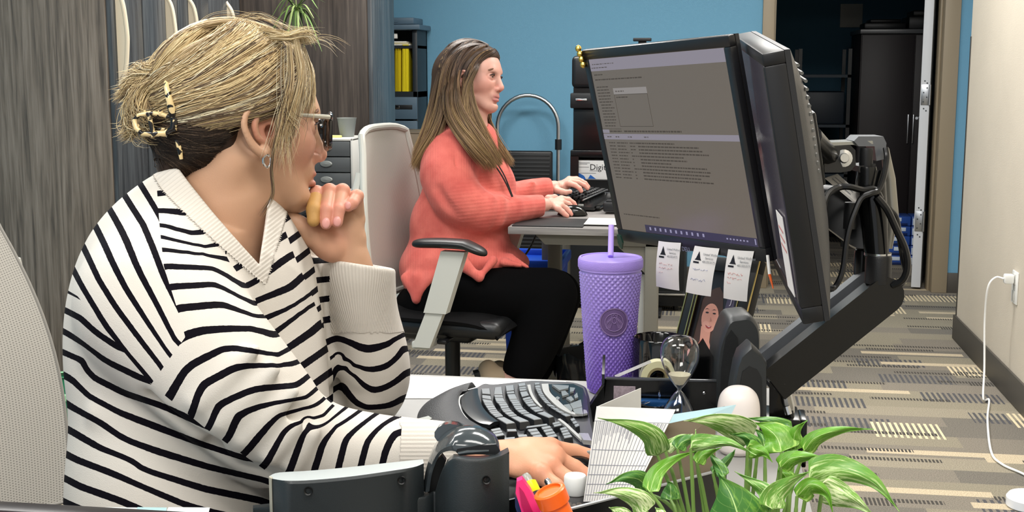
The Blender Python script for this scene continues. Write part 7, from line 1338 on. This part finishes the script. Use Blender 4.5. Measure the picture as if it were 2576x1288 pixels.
W.chain([Q(1122, 440, 4.15), Q(1150, 500, 4.12), Q(1205, 535, 4.14)], [.078, .070, .062], .03, n=8); W.chain([Q(1205, 535, 4.14), Q(1270, 530, 4.22), Q(1330, 522, 4.30), Q(1372, 515, 4.36)], [.062, .050, .038, .031], .02, n=8)
W.chain([Q(1210, 440, 4.47), Q(1265, 500, 4.50), Q(1330, 485, 4.55), Q(1392, 471, 4.60)], [.07, .055, .042, .032], .025, n=10)
for x, y, x2, y2, d, r in ((1215, 565, 1235, 500, 4.11, .006), (1255, 560, 1262, 500, 4.14, .007), (1290, 550, 1295, 505, 4.21, .006), (1320, 500, 1340, 460, 4.5, .006)): W.cone(Q(x, y, d), Q(x2, y2, d), r, r, .03)
W.cone(Q(1100, 478, 4.05), Q(1165, 575, 4.04), .006, .006, .03, None, 's'); W.cone(Q(1140, 330, 4.11), Q(1150, 455, 4.065), .002, .002, .012, None, 's')
half(W, Q(1366, 515, 4.35), nrm([1, 0, .2]), .06); half(W, Q(1386, 472, 4.595), nrm([1, .1, .2]), .06)
W.chain([Q(1178, 280, 4.3), Q(1180, 330, 4.29), Q(1218, 375, 4.24)], [.060, .062, .02], .01, None, 's', n=10)
# hem: uneven lower edge
for (x, y), (x2, y2) in (((980, 735), (1048, 765)), ((1048, 765), (1100, 705)), ((1100, 680), (1140, 668)), ((1140, 668), (1205, 702)), ((1205, 702), (1250, 680)), ((1250, 680), (1345, 676))):
    a, b_ = Q(x, y, 4.3), Q(x2, y2, 4.3); mx = (a+b_)/2; d = nrm(b_-a); n = nrm([d[1], -d[0], 0]); n = n if n[1] < 0 else -n
    xs = (min(a[0], b_[0]), max(a[0], b_[0]))
    def fn(X, Y, Z, mx=mx, n=n, xs=xs, sc=1.0):
        k = 4.3/Z; dd = (X*k-mx[0])*n[0]+(Y*k-mx[1])*n[1]; return np.maximum(np.maximum(-dd, xs[0]-.0-X*k), X*k-xs[1])
    W._op(np.array([xs[0]-.15, -.35, 3.95]), np.array([xs[1]+.15, .1, 4.72]), fn, .004, 's', None)
for x, y, d, x2, y2, d2_, r in ((1135, 655, 4.09, 1204, 698, 4.065, .030), (1165, 655, 4.085, 1205, 700, 4.065, .028), (1240, 655, 4.10, 1207, 698, 4.065, .026), (1022, 700, 4.13, 1046, 755, 4.09, .030), (1050, 700, 4.11, 1047, 756, 4.09, .028), (1085, 695, 4.10, 1050, 750, 4.09, .024), (1285, 650, 4.16, 1327, 672, 4.14, .024), (1270, 660, 4.13, 1310, 668, 4.12, .022)): W.cone(Q(x, y, d+.012), Q(x2, y2, d2_), r*.62, .006, .024)
Vw, qw = W.mesh(); px_ = topx(Vw)
m = M('coral_knit', '#c45f56', .9, sheen=.1, spec=.15); t = NT(m); a = t.n('Attribute'); a.attribute_name = 'rib'; fr = t.m('ABSOLUTE', t.m('SUBTRACT', t.m('FRACT', a.outputs['Fac']), .5)); tc = t.n('TexCoord'); n = t.noise(tc.outputs['Object'], 14, 4); n3 = t.noise(tc.outputs['Object'], 300, 2); t.l(t.mix(t.m('MULTIPLY', n3, .35), t.ramp(n, [(.3, '#b8564f'), (.7, '#d87469')]), '#9c4742'), t.b.inputs['Base Color']); t.bump(t.m('ADD', fr, t.m('MULTIPLY', n3, .5)), .32, .003)
armd = sdline(px_, [(1210, 380), (1205, 440), (1150, 458), (1120, 492), (1165, 572), (1260, 590)]); rib = np.where((armd < 0) & (px_[:, 1] > 430) & (px_[:, 1] < 600) & (px_[:, 0] > 1120), px_[:, 1]*.11+px_[:, 0]*.012, px_[:, 0]*.16); qmesh('sweater', Vw, qw, m, w2_, attrs={'rib': rib})
# trousers and shoes
T = SDF(Q(950, 1130, 3.85), Q(1500, 620, 4.75), .007)
for z, kx in ((4.18, 0), (4.43, 12)):
    T.chain([Q(1095, 765, z), Q(1240, 752, z-.01), Q(1385+kx, 742, z-.03)], [.104, .097, .082], .03, n=8); T.chain([Q(1385+kx, 742, z-.03), Q(1350+kx, 850, z-.05), Q(1308+kx*2, 945, z-.06)], [.082, .072, .058], .03, n=8)
T.ell(Q(1090, 765, 4.3), (.13, .085, .18), None, .04); half(T, Q(1300, 950, 4.1), nrm([-.35, -1, 0]), .15); half(T, Q(1325, 950, 4.36), nrm([-.35, -1, 0]), .14)
Vt, qt_ = T.mesh(); qmesh('trousers', Vt, qt_, M('black_trousers', '#040405', .95, spec=.1), w2_)
for z, kx in ((4.12, 0), (4.36, 28)):
    Sh = SDF(Q(1160+kx, 1160, z-.25), Q(1420+kx, 880, z+.2), .004); Sh.chain([Q(1228+kx, 930, z), Q(1250+kx, 985, z), Q(1272+kx, 1050, z-.01), Q(1320+kx, 1090, z-.02)], [.033, .034, .034, .026], .02, n=10); Sh.cone(Q(1260+kx, 950, z), Q(1290+kx, 945, z), .03, .03, .02)
    v, q = Sh.mesh(); so = qmesh('shoe', v, q, M('beige_suede', '#8d7c66', .8), w2_)
    m = MB(); m.tube([Q(1192+kx, 940, z), Q(1205+kx, 935, z), Q(1240+kx, 1010, z), Q(1262+kx, 1070, z), Q(1322+kx, 1105, z-.02)], [.012, .02, .02, .018, .015], 10); qmb(m).build('sole', mt_black, so)
# lanyard, hair
m = MB(); m.tube(spline([Q(1228, 395, 4.165), Q(1255, 430, 4.165), Q(1275, 465, 4.17), Q(1288, 495, 4.18)], 12), .003, 6); m.tube(spline([Q(1240, 395, 4.18), Q(1268, 440, 4.17), Q(1290, 495, 4.182)], 12), .0025, 6); qmb(m).build('lanyard', M('lanyard_black', '#1b191b', .6), w2_)
HB = HB2 = SDF(c2_+[-.2, -.2, -.15], c2_+[.13, .14, .15], .0035); hp = H2.p; D2 = '#4a382c'
HB.ell(hp(-.010, 0, .024), (.103, .094, .098), H2.B, .01); HB.ell(hp(.036, 0, .062), (.064, .068, .040), H2.B, .02); HB.cone(hp(-.045, .02, .0), hp(-.07, .03, -.12), .075, .060, .04); HB.cone(hp(-.045, -.02, .0), hp(-.06, -.03, -.12), .07, .06, .04)
HB.ell(hp(.088, 0, -.052), (.082, .13, .110), H2.B, .01, None, 's')
Vh, qh = HB.mesh(); Ch = np.tile(np.array(lin('#3f2f25')[:3]), (len(Vh), 1))
paths = []; rad = []; colr = []; pc = [np.array(lin(c)[:3]) for c in ('#38281f', '#4f3a2d', '#7a5f46', '#a68a60', '#251b16')]
R = np.random.default_rng(31)
gd = [([(1215, 108, 4.27), (1165, 108, 4.26), (1122, 150, 4.25), (1103, 215, 4.245), (1090, 280, 4.24), (1076, 340, 4.23), (1052, 400, 4.24)], 8, .010), ([(1246, 128, 4.26), (1232, 138, 4.215), (1208, 160, 4.185), (1186, 195, 4.172), (1172, 240, 4.165), (1178, 300, 4.145), (1215, 365, 4.12)], 5, .004), ([(1226, 112, 4.255), (1190, 104, 4.285), (1140, 122, 4.29), (1112, 170, 4.29), (1100, 235, 4.28), (1085, 310, 4.26), (1058, 395, 4.25)], 7, .008), ([(1224, 112, 4.24), (1185, 108, 4.225), (1140, 135, 4.215), (1118, 190, 4.205), (1108, 260, 4.20), (1092, 320, 4.19), (1060, 390, 4.20)], 7, .008), ([(1226, 112, 4.30), (1195, 103, 4.34), (1150, 115, 4.36), (1115, 170, 4.37), (1102, 240, 4.36), (1090, 320, 4.33), (1062, 390, 4.30)], 5, .008), ([(1243, 122, 4.24), (1218, 132, 4.195), (1194, 165, 4.178), (1182, 212, 4.172), (1190, 268, 4.160), (1215, 330, 4.14), (1255, 400, 4.145)], 5, .0035), ([(1243, 124, 4.30), (1247, 150, 4.31), (1244, 190, 4.36), (1236, 250, 4.385), (1228, 310, 4.36), (1250, 360, 4.29), (1284, 410, 4.27)], 3, .004), ([(1236, 122, 4.235), (1200, 140, 4.195), (1172, 185, 4.180), (1168, 245, 4.172), (1190, 300, 4.15), (1225, 355, 4.135), (1258, 408, 4.145)], 5, .004), ([(1225, 115, 4.25), (1180, 130, 4.19), (1150, 180, 4.175), (1147, 250, 4.165), (1165, 300, 4.135), (1205, 360, 4.105), (1240, 418, 4.12)], 9, .0065), ([(1205, 108, 4.27), (1158, 128, 4.2), (1135, 190, 4.18), (1130, 260, 4.165), (1145, 310, 4.13), (1185, 365, 4.09), (1228, 412, 4.10)], 9, .0075),
      ([(1195, 106, 4.28), (1140, 130, 4.21), (1120, 200, 4.19), (1112, 270, 4.18), (1098, 320, 4.165), (1075, 365, 4.16), (1052, 410, 4.18)], 9, .008), ([(1185, 105, 4.30), (1130, 135, 4.25), (1108, 200, 4.24), (1098, 270, 4.25), (1082, 330, 4.24), (1062, 380, 4.23), (1050, 415, 4.24)], 9, .009), ([(1180, 106, 4.33), (1120, 150, 4.33), (1104, 230, 4.33), (1095, 290, 4.33), (1075, 350, 4.32), (1055, 400, 4.30)], 7, .010),
      ([(1245, 130, 4.33), (1240, 180, 4.37), (1232, 240, 4.385), (1225, 300, 4.37), (1245, 350, 4.30), (1278, 408, 4.28)], 4, .006), ([(1235, 125, 4.36), (1228, 200, 4.39), (1215, 280, 4.39), (1232, 345, 4.33), (1262, 400, 4.29)], 4, .006), ([(1200, 108, 4.33), (1180, 150, 4.42), (1165, 250, 4.42), (1180, 330, 4.42), (1230, 390, 4.40)], 4, .010)]
for pl, m_, jit in gd:
    A = np.array([Q(*p) for p in pl]); sp = spline(A, 26); t = np.linspace(0, 1, 26)[:, None]; sp[1:-1] = (sp[:-2]+sp[1:-1]*2+sp[2:])/4; sp[1:-1] = (sp[:-2]+sp[1:-1]*2+sp[2:])/4; hug = np.clip((.42-t[:, 0])/.18, 0, 1)
    for c in range(m_*3):
        co = R.normal(size=3)*jit; cb = R.choice(5, p=[.3, .3, .2, .05, .15])
        for k in range(26):
            o_ = co+R.normal(size=3)*.0030; tp = pc[cb]*R.uniform(.6, 1.0); en = pc[3 if R.random() < .5 else 2]*R.uniform(.75, 1.15); f = np.clip((t-.35)/.5, 0, 1); paths.append(onhair(sp+o_*(.30+.9*t)+R.normal(size=3)*.004*t**3, R.uniform(.0, .005), 3, HB2, hug)); rad.append(R.uniform(.0007, .0013)); colr.append(tp*(1-f)+en*f)
Vs_, qs_, Cs_ = strands(np.array(paths), rad, np.array(colr)); Vh, qh, Ch = join_pieces([(Vh, qh, Ch), (Vs_, qs_, Cs_)]); qmesh('hair', Vh, qh, hair_m, w2_, cols=Ch, kind='stuff')
# ================================================================ desk phone in the foreground (seen from behind)
ph = thing('desk_phone', 'dark grey desk phone seen from behind, handset resting on its cradle', 'phone', (*P(960, 1280, 1.33)[:2], .75)); mp_ = M('phone_grey', '#23282a', .42, bump=.12, bscale=900); mp2 = M('phone_satin_top', '#33393c', .30)
def block(name, near, far, zlow, mat, par, top=None):
    """near/far: lists of (px,py,d) along the top; sides drop to zlow"""
    n = len(near); N_ = np.array([P(*p) for p in near]); Fr = np.array([P(*p) for p in far]); m = (N_+Fr)/2; ring = []
    def low(p, z): q = p.copy(); q[:, 2] = z; return q
    b = MB(); b.grid([low(N_, zlow), N_-[0, 0, .003], N_+(Fr-N_)*.04]); b.m = 1 if top else 0; b.grid([N_+(Fr-N_)*.04, m+[0, 0, .0008], Fr-(Fr-N_)*.04]); b.m = 0; b.grid([Fr-(Fr-N_)*.04, Fr-[0, 0, .003], low(Fr, zlow)])
    for k in (0, -1): b.put([low(N_, zlow)[k], N_[k], Fr[k], low(Fr, zlow)[k]], [[0, 1, 2, 3]])
    return b.build(name, [mat, top] if top else mat, par, smooth=40)
def curve(pts, n=24): return [tuple(v) for v in spline(np.array(pts, float), n)]
dl = block('display_housing', curve([(682, 1204, 1.300), (720, 1210, 1.285), (780, 1209, 1.285), (880, 1200, 1.290), (980, 1186, 1.302), (1040, 1176, 1.318), (1066, 1166, 1.338)]), curve([(676, 1198, 1.322), (700, 1188, 1.352), (780, 1183, 1.36), (880, 1174, 1.366), (980, 1163, 1.374), (1040, 1157, 1.38), (1064, 1155, 1.382)]), .765, mp_, ph, M('phone_top_light', '#b4bcbd', .4))
b = MB(); N_ = [P(676, 1200, 1.312), P(683, 1204, 1.298)]; b.hexa([[*N_[0][:2], .765], [*N_[1][:2], .765], [*(N_[1][:2]+[0, .004]), .765], [*(N_[0][:2]+[0, .004]), .765]], [N_[0], N_[1], N_[1]+[0, .004, 0], N_[0]+[0, .004, 0]]); b.build('lit_bevel', M('phone_lit_edge', '#b9b3a2', .4), ph)  # lit side bevel of the phone, painted as a pale strip
gz = curve([(1095, 1236, 1.33), (1104, 1205, 1.318), (1118, 1172, 1.305), (1142, 1154, 1.296), (1180, 1157, 1.292), (1220, 1157, 1.295), (1258, 1148, 1.305), (1281, 1137, 1.318)], 26)
cr_ = block('handset_cradle', gz, [(x+(4 if x < 1140 else -4), y-(12 if x > 1120 else 4), d+.05) for x, y, d in gz], .765, mp_, ph, mp2)
bs = block('base', curve([(640, 1282, 1.335), (660, 1276, 1.33), (900, 1262, 1.31), (1060, 1252, 1.33), (1100, 1238, 1.34), (1160, 1284, 1.30), (1230, 1310, 1.30)], 30), curve([(640, 1272, 1.36), (660, 1268, 1.36), (900, 1246, 1.37), (1060, 1236, 1.38), (1100, 1230, 1.38), (1160, 1240, 1.38), (1230, 1240, 1.38)], 30), .7515, mp_, ph)
for x, y, d, o in ((775, 1236, 1.286, dl), (1010, 1209, 1.309, dl), (1224, 1208, 1.297, cr_)):
    b = MB(); b.lathe([(0, .004), (.0026, .004), (.0030, .0005), (.0042, -.0004), (.0046, .0014)], P(x, y, d-.002), 18, ax=np.stack([R_, U_, F_])); b.build('screw_recess', M('recess_black', '#050606', .5), o)
# handset: arched earpiece end with its bar running back towards the keyboard
hs_ = thing('phone_handset', 'glossy dark handset lying in the cradle of the desk phone', 'handset', (*P(1170, 1130, 1.36)[:2], P(1170, 1130, 1.36)[2]))
G = []; back = nrm(F_*[1, 1, 0]); sh = P(0, 0, 1)*0
out_ = curve([(1062, 1236, 1.350), (1070, 1190, 1.345), (1084, 1152, 1.340), (1104, 1122, 1.335), (1132, 1103, 1.33), (1168, 1092, 1.33), (1208, 1095, 1.33), (1240, 1112, 1.33), (1252, 1130, 1.33), (1258, 1150, 1.33)], 30)
inn_ = curve([(1080, 1236, 1.345), (1086, 1195, 1.338), (1098, 1160, 1.334), (1112, 1140, 1.33), (1136, 1134, 1.326), (1160, 1140, 1.324), (1190, 1143, 1.324), (1218, 1144, 1.324), (1240, 1148, 1.324), (1252, 1156, 1.326)], 30)
Oo = np.array([P(*p) for p in out_]); Ii = np.array([P(*p) for p in inn_]); dn = np.array([0, 0, -.012])
rows = [Ii+back*.0, (Ii*.5+Oo*.5)-back*.004, Oo+back*.004, Oo+back*.03+[0, 0, .001], Oo+back*.055+dn*.6, Ii+back*.055, Ii+back*.03, Ii+back*.0]
MB().grid(rows).build('earpiece', M('handset_gloss', '#3b4246', .16, coat=.4), hs_, smooth=60)
b = MB(); b.prism([P(*p) for p in ((1147, 1137, 1.3225), (1150, 1130, 1.3225), (1200, 1121, 1.3225), (1248, 1118, 1.3225), (1258, 1135, 1.3225), (1250, 1142, 1.3225), (1200, 1143, 1.3225), (1156, 1146, 1.3225))], back*.004); b.build('dark_band', M('handset_band', '#0c0d0e', .25), hs_)
b = MB(); b.tube([P(1152, 1141, 1.321), P(1175, 1137, 1.321), P(1230, 1134, 1.321)], [.0016, .0020, .0012], 8); b.build('chrome_accent', M('accent_steel', '#7d858a', .15, .9), hs_)
c0_, c1_ = (Oo[12]+Ii[12])/2+back*.04, (Oo[12]+Ii[12])/2+back*.12+np.array([0, 0, -.02]); b = MB(); b.tube(spline([c0_, (c0_+c1_)/2+[0, 0, .002], c1_], 12), [.017]*12, 14, flat=.7); b.build('grip', M('handset_gloss', '#3b4246', .16, coat=.4), hs_, smooth=60)
b = MB(); b.prism([P(*p) for p in ((1076, 1240, 1.352), (1083, 1200, 1.348), (1095, 1165, 1.345), (1112, 1146, 1.342), (1122, 1160, 1.345), (1108, 1200, 1.348), (1100, 1240, 1.352))], back*.01); b.build('recess_wall', M('recess_black', '#050606', .5), ph)
# ================================================================ pothos in a pot
mt_leafm = None
def leaf_mat(name, base, pale, amt, sc):
    m = M(name, base, .38, spec=.45); t = NT(m); tc = t.n('TexCoord'); mp = t.n('Mapping'); mp.inputs['Scale'].default_value = (1.2, .35, 1); t.l(tc.outputs['UV'], mp.inputs[0])
    n1 = t.noise(mp.outputs[0], sc, 5, 1.2); n2 = t.noise(mp.outputs[0], sc*3.1, 4, .8); f = t.m('ADD', t.m('MULTIPLY', n1, .65), t.m('MULTIPLY', n2, .35))
    sp = t.n('SeparateXYZ'); t.l(tc.outputs['UV'], sp.inputs[0]); vv = t.m('ABSOLUTE', t.m('SUBTRACT', sp.outputs[0], .5)); mid = t.m('LESS_THAN', vv, .012)
    vein = t.m('LESS_THAN', t.m('FRACT', t.m('ADD', t.m('MULTIPLY', sp.outputs[1], 7.), t.m('MULTIPLY', vv, -4.))), .07)
    col = t.ramp(f, [(max(amt-.10, 0), base), (amt, '#6f9c3f'), (min(amt+.10, 1), pale)]); col = t.mix(t.m('MULTIPLY', vein, .25), col, '#9fc06a'); col = t.mix(mid, col, '#b6d486'); t.l(col, t.b.inputs['Base Color'])
    t.b.inputs['Subsurface Weight'].default_value = .0; t.bump(t.m('ADD', vein, t.m('MULTIPLY', mid, 1.5)), .25, .0015); return m
LM = [leaf_mat('leaf_green', '#5a931f', '#b9dc72', .56, 5), leaf_mat('leaf_variegated', '#5c963a', '#cfe6a4', .50, 6), leaf_mat('leaf_dark', '#3f7430', '#9cc684', .60, 5), leaf_mat('leaf_pale', '#76a64c', '#e0edb8', .45, 6)]
pc_ = P(1885, 1300, 1.165); pot = thing('potted_pothos', 'leafy variegated green pothos plant in a small black pot in the foreground', 'plant', (pc_[0], pc_[1], .7515))
zr = P(1885, 1268, 1.25)[2]-.012; h_ = zr-.7515; b = MB(); b.lathe([(0, 0), (.060, 0), (.063, .003), (.080, h_-.012), (.084, h_-.010), (.084, h_), (.080, h_), (.078, h_-.012), (.070, h_-.02)], (pc_[0], pc_[1], .7515), 44); b.build('pot', M('pot_black', '#121314', .4), pot)
b = MB(); b.lathe([(.077, h_-.016), (.04, h_-.012), (0, h_-.011)], (pc_[0], pc_[1], .7515), 30); b.build('soil', M('soil', '#2c211a', .95, bump=.8, bscale=400), pot)
root = np.array([pc_[0], pc_[1], .7515+h_-.012]); R = np.random.default_rng(12)
def cf(x, y): return 1480+x/3.22, 1000+y/3.22
def leaf(sp, wl, wr, d0, d1, m, tl=.3, tr=.3, shape=.38, stem=True, tipd=None):
    n, k = 22, 11; q = spline(np.array([cf(*p) for p in sp]), n); dd = np.linspace(d0, d1, n); tg = np.gradient(q, axis=0); tg /= np.linalg.norm(tg, axis=1)[:, None]; nl = np.column_stack([tg[:, 1], -tg[:, 0]]); G = []
    for i in range(n):
        t_ = i/(n-1); prof = (math.sin(math.pi*min(t_, 1)**shape*.999)**.75 if t_ > 0 else 0)*(1-.25*t_); prof = max(prof*(1-t_**5), .0); row = []
        for j in range(k):
            s = -1+2*j/(k-1); w_ = (wl if s < 0 else wr)*abs(s)/3.22*prof; x, y = q[i]+nl[i]*w_*(1 if s < 0 else -1); tilt = (tl if s < 0 else tr); row.append(P(x, y, dd[i]+tilt*w_*dd[i]/F*(1+.3*abs(s))+.0012*math.sin(9*t_+3*s)))
        G.append(row)
    b = MB(); b.sheet(G, .0007); o = b.build('leaf', LM[m], pot, smooth=60, fix=True); set_uv(o, n, k)
    if stem:
        a = np.array(G[0][k//2]); v_ = (a-root)*[1, 1, 0]; ln = np.linalg.norm(v_)+1e-6; e = root+v_/ln*min(ln*.85, .066)+np.array([R.uniform(-.008, .008), R.uniform(-.008, .008), 0]); mid_ = a*.45+e*.55+np.array([(a-e)[0]*.12, (a-e)[1]*.12, .012]); tb = nrm(np.array(G[0][k//2])-np.array(G[1][k//2])); st_ = MB(); st_.tube(spline([a, mid_, e], 20), [.0016]*6+[.0019]*8+[.0022]*6, 8); st_.build('stem', M('stem_green', '#6f8f45', .45), pot)
LV = [([(560, 470), (505, 320), (330, 225), (75, 165)], 70, 95, 1.24, 1.17, 1, .5, .5),
 ([(1330, 330), (1180, 235), (980, 185), (772, 190)], 105, 95, 1.24, 1.20, 3, .5, -.2), ([(830, 410), (980, 385), (1150, 380), (1362, 466)], 85, 28, 1.21, 1.18, 1, .4, .9),
 ([(500, 765), (555, 610), (700, 500), (905, 422)], 62, 58, 1.20, 1.24, 0, .4, -.5), ([(480, 770), (420, 670), (290, 650), (145, 702)], 70, 75, 1.25, 1.22, 2, .2, .4), ([(470, 925), (400, 830), (240, 770), (45, 772)], 75, 85, 1.17, 1.16, 3, .4, .3),
 ([(668, 830), (668, 770), (662, 710), (640, 672)], 68, 62, 1.22, 1.23, 2, .2, .2), ([(1260, 1130), (1215, 960), (1150, 780), (1050, 610)], 275, 240, 1.15, 1.17, 2, .3, .35),
 ([(1490, 900), (1520, 790), (1650, 680), (1818, 588)], 95, 80, 1.155, 1.17, 1, -.2, .3), ([(1485, 890), (1430, 770), (1330, 690), (1185, 598)], 55, 75, 1.16, 1.18, 1, .3, -.2),
 ([(1565, 440), (1530, 330), (1450, 250), (1345, 200)], 110, 130, 1.24, 1.27, 0, .3, .3), ([(1680, 425), (1665, 340), (1690, 260), (1776, 183)], 70, 75, 1.25, 1.25, 0, .3, .3),
 ([(1750, 430), (1840, 325), (2050, 262), (2315, 256)], 55, 62, 1.23, 1.22, 0, .5, .5), ([(1560, 565), (1640, 495), (1790, 480), (1985, 508)], 62, 62, 1.21, 1.20, 0, .5, .3),
 ([(1790, 650), (2030, 590), (2310, 690), (2522, 925)], 120, 85, 1.19, 1.17, 1, .3, .3), ([(1900, 690), (2060, 770), (2190, 850), (2340, 985)], 70, 120, 1.17, 1.16, 3, .3, .4),
 ([(1690, 800), (1800, 700), (1930, 770), (1985, 950)], 50, 85, 1.165, 1.155, 0, .3, .3), ([(1650, 240), (1510, 200), (1390, 178), (1262, 166)], 32, 40, 1.27, 1.28, 2, .5, .5),
 ([(620, 420), (690, 370), (760, 320), (850, 296)], 45, 45, 1.25, 1.26, 3, .3, .3), ([(720, 415), (760, 360), (850, 330), (965, 330)], 50, 55, 1.24, 1.25, 2, .3, .3), ([(1290, 400), (1360, 420), (1430, 450), (1492, 525)], 55, 70, 1.20, 1.19, 0, .3, .3),
 ([(1372, 430), (1330, 360), (1260, 310), (1150, 295)], 60, 55, 1.22, 1.22, 2, .3, .3), ([(880, 530), (920, 470), (990, 440), (1080, 405)], 42, 50, 1.23, 1.24, 0, .3, .3), ([(1100, 640), (1060, 560), (1010, 490), (985, 420)], 38, 45, 1.23, 1.25, 2, .3, .3), ([(860, 420), (862, 370), (868, 310), (870, 255)], 14, 14, 1.24, 1.25, 3, .3, .3),
 ([(1640, 700), (1600, 640), (1560, 590), (1540, 540)], 60, 60, 1.23, 1.24, 0, .3, .3), ([(300, 1010), (260, 950), (220, 915), (165, 890)], 60, 70, 1.17, 1.17, 3, .3, .3), ([(560, 990), (580, 950), (570, 920), (540, 890)], 60, 55, 1.16, 1.17, 3, .3, .3), ([(1010, 620), (1080, 560), (1160, 470), (1190, 420)], 45, 35, 1.24, 1.25, 2, .3, .3), ([(1430, 420), (1420, 360), (1400, 300), (1330, 240)], 60, 50, 1.255, 1.27, 2, .3, .3)]
for L_ in LV:
    leaf(L_[0], L_[1]*1.28, L_[2]*1.28, L_[3], L_[4], L_[5], L_[6], L_[7])
# ================================================================ hanging spider plant in front of the dark cabinet
hc = P(752, -90, 5.2); hpn = thing('spider_plant', 'hanging spider plant whose narrow green leaves droop into the top of the picture', 'plant', (hc[0], hc[1], hc[2])); b = MB(); b.lathe([(0, -.02), (.07, -.02), (.075, -.015), (.10, .11), (.105, .115), (.10, .12), (.093, .11), (.07, 0)], hc, 32); b.build('pot', M('pot_terracotta_grey', '#5f5b55', .7), hpn)
b = MB()
for k in range(3): a = k*2.1; b.tube([hc+[.1*math.cos(a), .1*math.sin(a), .115], [hc[0], hc[1], CEIL-.02]], .0015, 5)
b.cyl([hc[0], hc[1], CEIL-.03], [hc[0], hc[1], CEIL], .012, n=10); b.build('hanger', mt_steel, hpn)
mls = [M('blade_green', '#5c7a3a', .5, var=.15), M('blade_pale', '#93a768', .5), M('blade_dark', '#384d26', .5)]; R = np.random.default_rng(44)
cn = P(746, 22, 5.2); tips = [(672, 100), (690, 78), (700, 122), (712, 60), (722, 108), (735, 128), (742, 96), (752, 118), (766, 100), (778, 82), (786, 112), (800, 92), (812, 60), (806, 84), (818, 6), (800, 22), (790, 46), (700, 30), (680, 48), (716, 20), (690, 4), (770, 60), (728, 70), (760, 50), (810, 130), (795, 128)]
for k, (tx, ty) in enumerate(tips):
    e = P(tx, ty, 5.2+R.uniform(-.10, .10)); s_ = cn+R.normal(size=3)*.006; mid_ = (s_+e)/2+np.array([0, 0, .035+.02*R.random()]); pts = spline([s_, mid_, e], 14); b = MB(); b.tube(pts, [.0006+.0042*math.sin(math.pi*(.12+.88*i/13))**.7 for i in range(14)], 6, flat=.25); b.build('leaf', mls[k % 3], hpn)
for k in range(40):
    tx, ty = 752+R.normal()*60, R.uniform(-150, -30); e = P(tx, ty, 5.2+R.uniform(-.14, .14)); s_ = hc+np.array([R.uniform(-.05, .05), R.uniform(-.05, .05), .08]); mid_ = (s_+e)/2+np.array([(e-s_)[0]*.3, 0, .10+.05*R.random()]); pts = spline([s_, s_+(mid_-s_)*.5+[0, 0, .05], mid_, e], 14); b = MB(); b.tube(pts, [.0006+.0045*math.sin(math.pi*(.15+.85*i/13))**.7 for i in range(14)], 6, flat=.25); b.build('leaf', mls[k % 3], hpn)
b = MB(); b.tube(spline([hc+[.02, 0, .10], P(735, -60, 5.14), P(742, -20, 5.18), cn], 14), .0022, 6)
for k in range(6): e = P(752+R.normal()*24, R.uniform(60, 130), 5.18); b.tube(spline([cn, (cn+e)/2+R.normal(size=3)*.006, e], 10), .0013, 5)
b.build('runner', mls[1], hpn, kind='stuff')
# small dark office things on the credenza and beside the chair
b = MB(); c = onz(730, 560, .0); 
t = thing('printer', 'black office printer on the low cabinet behind the raised hand', 'printer', (-1.95, 4.5, 0))
x0, x1, y0, y1 = -1.95, -1.45, 4.25, 4.68; MB().bb((x0, y0, 0), (x1, y1, .54), .008).build('stand_cabinet', mt_lam, t); q = MB(); q.bb((x0+.03, y0-.012, .04), (x1-.03, y0, .50), .004); d_ = q.build('door', M('charcoal_front', '#34363a', .4), t); q = MB(); q.tube(spline([(x1-.2, y0-.012, .44), (x1-.2, y0-.035, .44), (x1-.08, y0-.035, .44), (x1-.08, y0-.012, .44)], 10), .006, 8); q.build('handle', mt_steel, d_)
q = MB(); q.bb((x0+.03, y0+.02, .541), (x1-.04, y1-.02, .70), .02); q.bb((x0+.06, y0+.05, .70), (x1-.07, y1-.05, .72), .01); q.build('printer_body', mt_satin, t)
